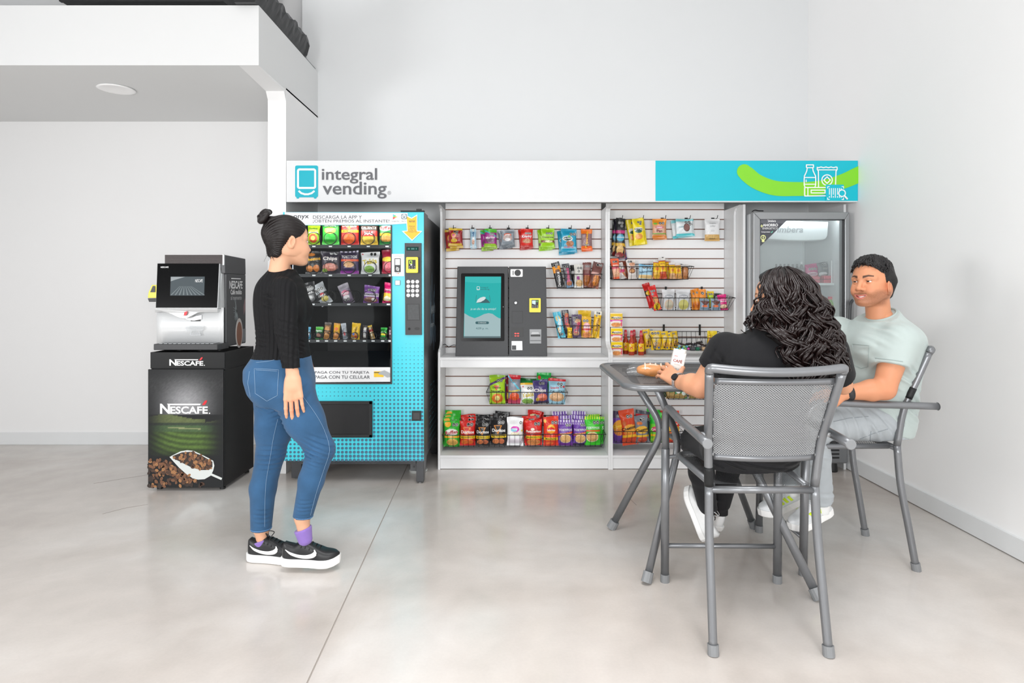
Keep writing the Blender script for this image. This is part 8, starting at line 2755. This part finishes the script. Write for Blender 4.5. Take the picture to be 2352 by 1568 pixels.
    # wristwatch with steel links
    ax = (Lw - Le).normalized()
    c0 = Lw - ax * .012
    n1 = ax.orthogonal().normalized()
    n2 = ax.cross(n1)
    wt = MB()
    ring = [c0 + n1 * math.cos(a) * .0315 + n2 * math.sin(a) * .0315 for a in [2 * PI * k / 28 for k in range(29)]]
    wt.tube(ring, .0045, 6, caps=False)
    w_o = wt.make('wristwatch', STEEL, root, smooth=True)
    for k in range(28):
        p = ring[k]
        e = (p - c0).normalized()
        q = ax.cross(e)
        MB().hexa([p + e * .004 + ax * sx * .0065 + q * sy * .0028 + e * dz for dz in (0, .0025) for sx, sy in ((-1, -1), (1, -1), (1, 1), (-1, 1))]).make('watch_link', mat('watch_steel', 'd5d7d8', .2, metal=.8), w_o)
    fd = V((-.55, -.55, .6))
    e = (fd - ax * fd.dot(ax)).normalized()
    MB().tube([c0 + e * .030, c0 + e * .040], .0155, 20).make('watch_case', mat('watch_black', '202022', .2), w_o)
    # --- hair: a full volume with separate glossy curls over it
    rowsH = [(612, 1795, 1822), (618, 1772, 1846), (632, 1750, 1865), (655, 1737, 1882), (690, 1731, 1891), (715, 1727, 1897), (738, 1728, 1902), (760, 1738, 1904), (785, 1752, 1904), (815, 1762, 1906), (840, 1770, 1902), (862, 1786, 1886)]
    dh = 2.43
    zz = np.array([H - (y - CY) * dh / FPX for y, a, b in rowsH])[::-1]
    cx = np.array([((a + b) / 2 - CX) * dh / FPX for y, a, b in rowsH])[::-1]
    rx = np.array([(b - a) / 2 * dh / FPX for y, a, b in rowsH])[::-1]
    cy = np.interp(zz, [.95, 1.10, 1.2, 1.3, 1.40], [2.325, 2.375, 2.44, 2.47, 2.475])
    ry = np.interp(zz, [.95, 1.10, 1.2, 1.3, 1.36, 1.40], [.055, .085, .115, .125, .095, .02])
    HF = Field((.90, 2.22, .93), (1.34, 2.64, 1.42), .006)
    def fn(X, Y, Z):
        g = [np.interp(Z.ravel(), zz, q).reshape(Z.shape) for q in (cx, cy, rx, ry)]
        k = np.sqrt(((X - g[0]) / (g[2] * .93)) ** 2 + ((Y - g[1]) / (g[3] * .93)) ** 2)
        d = (k - 1) * np.minimum(g[2], g[3])
        d = np.maximum(d, np.maximum(zz[0] - Z, Z - zz[-1]))
        # leave the face free
        u = (X - Mh.translation.x) * fw.x + (Y - Mh.translation.y) * fw.y
        return np.maximum(d, np.where(Z > 1.19, u - np.interp(Z.ravel(), [1.15, 1.22, 1.28, 1.33, 1.40], [.02, .020, .030, .055, .09]).reshape(Z.shape), -1))
    HF.ap((.90, 2.22, .93), (1.34, 2.64, 1.42), fn, k=.001)
    for i in range(24):
        HF.wave((random.Random(i).uniform(.95, 1.3), random.Random(i + 50).uniform(2.28, 2.4), random.Random(i + 90).uniform(.98, 1.3)), .09, (.2, .1, 1), .006, .045, i, (1, 0, 0))
    hv3, hf3 = HF.nets()
    HM = hair_mat('curly_dark_hair', '0f0908', .55)
    hair = new_obj('hair', hv3, hf3, HM, root, smooth=True)
    HM2 = mat('curl_brown', '1c100f', .30, noise=.5, nscale=18, spec=.45)
    rc2 = random.Random(12)
    mb = MB()
    fa = math.atan2(fw.y, fw.x)
    k = 0
    while k < 330:
        ph = rc2.uniform(-PI, PI)
        dphi = abs((ph - fa + PI) % (2 * PI) - PI)
        z0 = 1.402 - rc2.random() ** 1.7 * .30
        if dphi < (1.0 if z0 > 1.33 else 1.15) or (math.sin(ph) > .7 and rc2.random() < .7):
            continue
        k += 1
        z1 = max(.950 + rc2.uniform(0, .03), z0 - rc2.uniform(.16, .36))
        if dphi < 1.45:
            z1 = max(z1, 1.125 + rc2.uniform(0, .03))
        n = 28
        # neighbouring strands share their wave, so they fall in locks
        cell = (round(ph * 4.5), round(z0 * 9))
        rg = random.Random(cell[0] * 31 + cell[1] * 7)
        wl, wp, hd = rg.uniform(.060, .115), rg.uniform(0, 6.28) + rc2.uniform(-.5, .5), rg.choice((-1, 1))
        rad = rc2.uniform(.93, 1.04)
        th = rc2.uniform(.0030, .0068)
        path, rr = [], []
        dr = rg.uniform(-.30, .30) + rc2.uniform(-.08, .08)
        for i in range(n):
            t = i / (n - 1)
            z = z0 + (z1 - z0) * t
            cu = min(1, max(0, (1.345 - z) / .11))
            am = .0015 + .0185 * cu * (.55 + .6 * t)
            a = wp + z * 6.283 / wl
            p2 = ph + dr * t * t
            gx, gy, gr, gs = [float(np.interp(z, zz, q)) for q in (cx, cy, rx, ry)]
            ra = am * math.cos(a) + .006 * cu
            ta = hd * am * math.sin(a)
            path.append((gx + (gr * rad + ra) * math.cos(p2) - ta * math.sin(p2), gy + (gs * rad + ra) * math.sin(p2) + ta * math.cos(p2), z + .35 * am * math.sin(a * 1.3)))
            rr.append(th * math.sin(PI * (.12 + .83 * t)) ** .6 * (.8 + .4 * cu) + .0005)
        mb.tube(path, rr, 5, flat=.6)
    c_ = mb.make('hair_curls', HM2, hair, smooth=True)
    c_['kind'] = 'stuff'
    # side lobe and flick over the shoulder
    mb = MB()
    for i in range(34):
        s0 = (rc2.uniform(1738, 1772), rc2.uniform(688, 725))
        e0 = (rc2.uniform(1716, 1760), rc2.uniform(742, 766))
        a0, tn, d0, r0 = rc2.uniform(0, 6.28), rc2.uniform(4, 9) * rc2.choice((-1, 1)), rc2.uniform(2.40, 2.52), rc2.uniform(.006, .016)
        path = []
        for q in range(22):
            t = q / 21
            bow = 16 * math.sin(PI * t)
            b_ = P(s0[0] + (e0[0] - s0[0]) * t - bow * .6, s0[1] + (e0[1] - s0[1]) * t, d0 - .03 * t)
            r_ = r0 * (.3 + t)
            path.append(b_ + V((r_ * math.cos(a0 + tn * t), r_ * math.sin(a0 + tn * t), .4 * r_ * math.cos(a0 + 1.6 * tn * t))))
        mb.tube(path, [.0050 * math.sin(PI * (.12 + .83 * q / 21)) ** .7 + .0005 for q in range(22)], 5, flat=.7)
    mb.tube(cat_rom([P(1725, 762, 2.44), P(1713, 765, 2.43), P(1705, 760, 2.43), P(1702, 757, 2.43)], 4), .0016, 5)
    c_ = mb.make('shoulder_curls', HM2, hair, smooth=True)
    c_['kind'] = 'stuff'


woman_seated()


# ================================================================== 3. the smiling man by the right wall
def man_seated():
    sk = 'd0906c'
    root = thing('person', 'seated smiling man with short dark hair, pale mint T-shirt and light jeans', 'person', (1.80, 3.03, 0))
    fwd = (-.88, -.47)
    st = [(.600, 1.800, 3.03, .115, .165), (.66, 1.800, 3.03, .130, .180), (.74, 1.800, 3.02, .130, .172), (.84, 1.800, 3.01, .132, .176), (.94, 1.802, 3.00, .128, .190), (1.03, 1.806, 2.995, .122, .200), (1.09, 1.808, 2.99, .105, .195), (1.135, 1.806, 2.985, .085, .155), (1.17, 1.798, 2.975, .074, .092), (1.21, 1.795, 2.972, .066, .068)]
    Ls, Le, Lw = V((1.797, 2.835, 1.072)), P(2031, 893, 2.80), P(1944, 902, 2.80)
    Rs, Re, Rw = V((1.690, 3.155, 1.085)), V((1.59, 3.22, .885)), V((1.42, 3.14, .925))
    B = Field((1.25, 2.6, 0.05), (2.10, 3.45, 1.25), .009)
    B.loft(st, fwd, grow=-.026)
    for a, b, c in ((Ls, Le, Lw), (Rs, Re, Rw)):
        B.cone(a, b, .05, .04)
        B.cone(b, c, .04, .03)
    fine = Field((Lw.x - .20, 2.68, .74), (Le.x + .16, 2.93, 1.06), .0034)
    fine.cone(Ls, Le, .066, .047, k=.02)
    md = Le + (Lw - Le) * .35
    fine.cone(Le, md, .046, .048, k=.02)
    fine.cone(md, Lw, .048, .031, k=.015)
    hand_prims(fine, Lw, Lw - Le + V((0, .02, -.01)), (-.1, -.5, 1), 1, curl=(.35, .4, .4, .45), sc=1.06)
    fine2 = Field((1.20, 3.0, .85), (1.62, 3.30, 1.0), .005)
    fine2.cone(Re, Rw, .045, .030)
    hand_prims(fine2, Rw, V((-.9, -.3, 0)), (0, 0, 1), -1, curl=(.3, .3, .35, .35), sc=1.05)
    F = head_mesh(.0021, True, 1.0, .0042, 1.0, .0028)
    hv, hf = F.nets()
    fh = V((-.885, -.465, .0))
    Mh = hmat(P(2004, 647, 2.955), fh, (-.03, 0, 1), sc=1.0)
    hc = head_cols(hv, sk, 'cf7a70', '1d1513', True, .55, 1.0)
    hv = place(hv, Mh)
    hL, kL, aL = V((1.775, 2.945, .672)), V((1.415, 2.885, .672)), P(1884, 1150, 2.95)
    hR, kR, aR = V((1.775, 3.115, .668)), V((1.40, 3.16, .66)), P(1818, 1110, 3.12)
    for h_, k_, a_ in ((hL, kL, aL), (hR, kR, aR)):
        B.cone(h_, k_, .065, .05)
        B.cone(k_, a_, .05, .036)
    v, f = mesh_of([B, fine, fine2, (hv, hf)])
    n0 = len(v) - len(hv)
    new_obj('body', v, f, SKIN, root, cols=np.concatenate([skin_cols(v[:n0], sk, [(Le, .06, .3)]), hc]), smooth=True)
    eyes(Mh, root)
    # teeth showing in the smile
    vs, fs = [], []
    for q in range(11):
        u = -1 + q / 5
        z = -.0735 + .010 * u * u + .0012
        for dz in (.0030 * (1 - .5 * u * u), -.0034 * (1 - .6 * u * u)):
            vs.append(Mh @ V((.0955 - .021 * u * u, u * .0235, z + dz)))
    fs = [(2 * i, 2 * i + 2, 2 * i + 3, 2 * i + 1) for i in range(10)]
    new_obj('teeth', vs, fs, mat('teeth_white', 'f4f0ea', .2), root, smooth=True, solid=.002)
    # T-shirt
    S = Field((1.50, 2.66, .60), (2.10, 3.38, 1.25), .0052)
    S.loft(st, fwd, grow=.008, clip=[((1.800, 2.97, 1.187), (-.40, -.21, 1)), ((1.80, 3.0, .625), (-.30, 0, -1))], k=.02)
    S.cone(Ls, Le, .080, .072, k=.04, clip=(Ls + (Le - Ls) * .52, (Le - Ls).normalized() + V((.15, 0, 0))))
    S.cone(Rs, Re, .085, .070, k=.04, clip=(Rs + (Re - Rs) * .56, Re - Rs))
    S.ball(V((1.72, 2.92, 1.03)), (.075, .10, .08), k=.05)
    for i, (px, py, dd, r, amp, wl, dr) in enumerate(((2030, 760, 2.85, .12, .0035, .05, (1, 0, .8)), (2070, 860, 2.82, .10, .0045, .04, (.6, 0, 1)), (2080, 930, 2.9, .12, .006, .045, (.7, 0, 1)), (1960, 840, 2.85, .16, .0035, .06, (1, 0, .6)), (2030, 970, 2.88, .10, .005, .04, (.9, 0, .6)), (1985, 775, 2.86, .10, .003, .045, (.8, 0, -1)))):
        S.wave(P(px, py, dd), r, dr, amp, wl, i * 1.4, (0, 1, .3))
    sv, sf = S.nets()
    ts = new_obj('t_shirt', sv, sf, cloth('mint_jersey', 'b4c0bd', .9, noise=.03), root, smooth=True)
    tr = bvh(sv, sf)
    SM = mat('mint_seam', '9fadab', .9)
    for pts in ([(1958, 790), (1996, 793), (1994, 842), (1978, 846), (1960, 838), (1958, 790)], [(2010, 822), (2030, 824), (2055, 827), (2074, 830)]):
        q = project(tr, densify(pts, 6))
        if len(q) > 2:
            MB().tube(q, .0012, 5).make('seam', SM, ts, smooth=True)
    nr = [V((1.800, 2.97, 1.187)) + V((math.cos(a) * .063, math.sin(a) * .062, .40 * math.cos(a) * .063 + .21 * math.sin(a) * .062)) for a in [2 * PI * k / 32 for k in range(33)]]
    MB().tube(nr, .0055, 8, caps=False).make('collar', mat('mint_collar', 'adbab7', .9), ts, smooth=True)
    # jeans
    J = Field((1.26, 2.72, .12), (2.0, 3.34, .80), .0058)
    J.loft([s for s in st if s[0] < .80], fwd, grow=.004, clip=[((0, 0, .72), (0, 0, 1))])
    for h_, k_, a_ in ((hL, kL, aL), (hR, kR, aR)):
        J.cone(h_, k_, .094, .074, k=.03)
        m_ = k_ + (a_ - k_) * .4
        J.cone(k_, m_, .072, .068, k=.02)
        J.cone(m_, a_ + (a_ - k_) * .1, .068, .058, k=.02, clip=(a_, a_ - k_))
    J.ap((1.26, 2.72, .12), (2.0, 3.34, .586), lambda X, Y, Z: np.where(X > 1.55, .585 - Z + 0 * Y, -1) + 0 * Y, op='max')
    for i, (c, r, dr) in enumerate(((V((1.60, 2.84, .70)), .14, (1, 0, .3)), (V((1.72, 2.84, .66)), .12, (1, 0, .8)), (kL + V((0, -.03, -.1)), .12, (.2, 0, 1)), (aL + V((0, 0, .04)), .1, (0, 0, 1)))):
        J.wave(c, r, dr, .0045, .045, i * 2, (0, 1, .5))
    jv, jf = J.nets()
    jo = new_obj('jeans', jv, jf, cloth('pale_grey_denim', 'aab0b4', .85, noise=.12, nscale=16, fine=.3, fscale=380), root, smooth=True)
    tr = bvh(jv, jf)
    for pts in ([(2040, 985), (2005, 996), (1975, 1008)], [(1998, 1012), (2001, 990)], [(1915, 968), (1950, 960), (1995, 956)]):
        q = project(tr, densify(pts, 6))
        if len(q) > 2:
            MB().tube(q, .0012, 5).make('seam', mat('grey_stitch', '8e959a', .9), jo, smooth=True)
    # running shoes on the footrest bar
    for a_, d_, yaw in ((aL, 2.985, PI + .42), (aR, 3.15, PI + .35)):
        hx = a_.x + .062
        M = Matrix.Translation(V((hx, d_, .215))) @ Matrix.Rotation(yaw, 4, 'Z') @ Matrix.Rotation(math.radians(12), 4, 'Y')
        shoe(root, M, .262, 'dfe2e4', 'f6f6f5', None, 'e8e9ea', thick=.034, stripes='d4f01e')
        MB().lathe(a_ + V((.0, 0, -.055)), [(.040, 0), (.042, .03), (.040, .06)], 16).make('sock', mat('white_sock', 'e9e9e8', .9, noise=.05), root, smooth=True)
    # dark band round the wrist
    ax = (Lw - Le).normalized()
    MB().tube([Lw - ax * .022, Lw + ax * .006], [.0365, .0350], 20).make('wrist_band', mat('band_black', '2b2c2e', .6, noise=.1), root, smooth=True)
    # --- short wavy hair
    Hh = Field((-.14, -.11, -.09), (.12, .11, .165), .0026)
    Hh.ball((-.016, 0, .030), (.1005, .0805, .092), k=.01)
    for s in (-1, 1):
        Hh.cone((-.052, s * .050, .0), (-.058, s * .036, -.060), .034, .024, k=.02)
        Hh.ball((.004, s * .068, .012), (.022, .012, .03), k=.012)
    Hh.ball((.006, 0, .070), (.078, .072, .050), k=.03)
    Hh.ball((.030, .006, .090), (.050, .060, .030), k=.02)
    zz = [-.09, -.07, -.04, -.02, -.008, .008, .03, .045, .060, .075, .1, .165]
    xx = [-.058, -.046, -.030, .012, .016, .020, .030, .046, .058, .074, .104, .13]
    Hh.ap((-.14, -.11, -.09), (.12, .11, .165), lambda X, Y, Z: (X - np.interp(Z.ravel(), zz, xx).reshape(Z.shape) + 0 * Y) * .8, op='max')
    hv2, hf2 = Hh.nets()
    up = np.clip((hv2[:, 2] - .05) / .05, 0, 1)
    nn = hv2 / np.linalg.norm(hv2, axis=1)[:, None]
    hv2 = hv2 + nn * (up * (.0035 * np.sin(hv2[:, 0] * 210 + 3 * np.sin(hv2[:, 1] * 90)) + .003 * np.sin(hv2[:, 1] * 190 + hv2[:, 0] * 120)) + .0008 * np.sin(hv2[:, 0] * 500) * np.sin(hv2[:, 2] * 480))[:, None]
    HM = hair_mat('short_black_hair', '100e0f', .45)
    hair = new_obj('hair', place(hv2, Mh), hf2, HM, root, smooth=True)
    HM2 = mat('tuft_black', '171415', .38, noise=.4, nscale=30, spec=.6)
    rt = random.Random(8)
    mb = MB()
    for k in range(1000):
        a, b = rt.uniform(-PI, PI), rt.uniform(.12, 1.5)
        n_ = V((math.cos(b) * math.cos(a), math.cos(b) * math.sin(a), math.sin(b)))
        p0 = V((.004 + n_.x * .090, n_.y * .076, .052 + n_.z * .072))
        if p0.x > float(np.interp(p0.z, zz, xx)) + .002 or p0.z < .035:
            continue
        tn = n_.cross(V((rt.uniform(-1, 1), rt.uniform(-1, 1), rt.uniform(-.3, .3)))).normalized()
        l = rt.uniform(.014, .026)
        up_ = rt.uniform(.5, 1.0)
        sw = n_.cross(tn) * rt.uniform(-.006, .006)
        pts = [p0 - n_ * .003, p0 + n_ * .005 * up_ + tn * l * .35 + sw, p0 + n_ * .007 * up_ + tn * l * .8, p0 + n_ * .004 + tn * l * 1.15 - sw]
        mb.tube(cat_rom([Mh @ q for q in pts], 3), [.0006 + .0015 * math.sin(PI * i / 9) for i in range(10)], 4)
    c_ = mb.make('hair_tufts', HM2, hair, smooth=True)
    c_['kind'] = 'stuff'


man_seated()
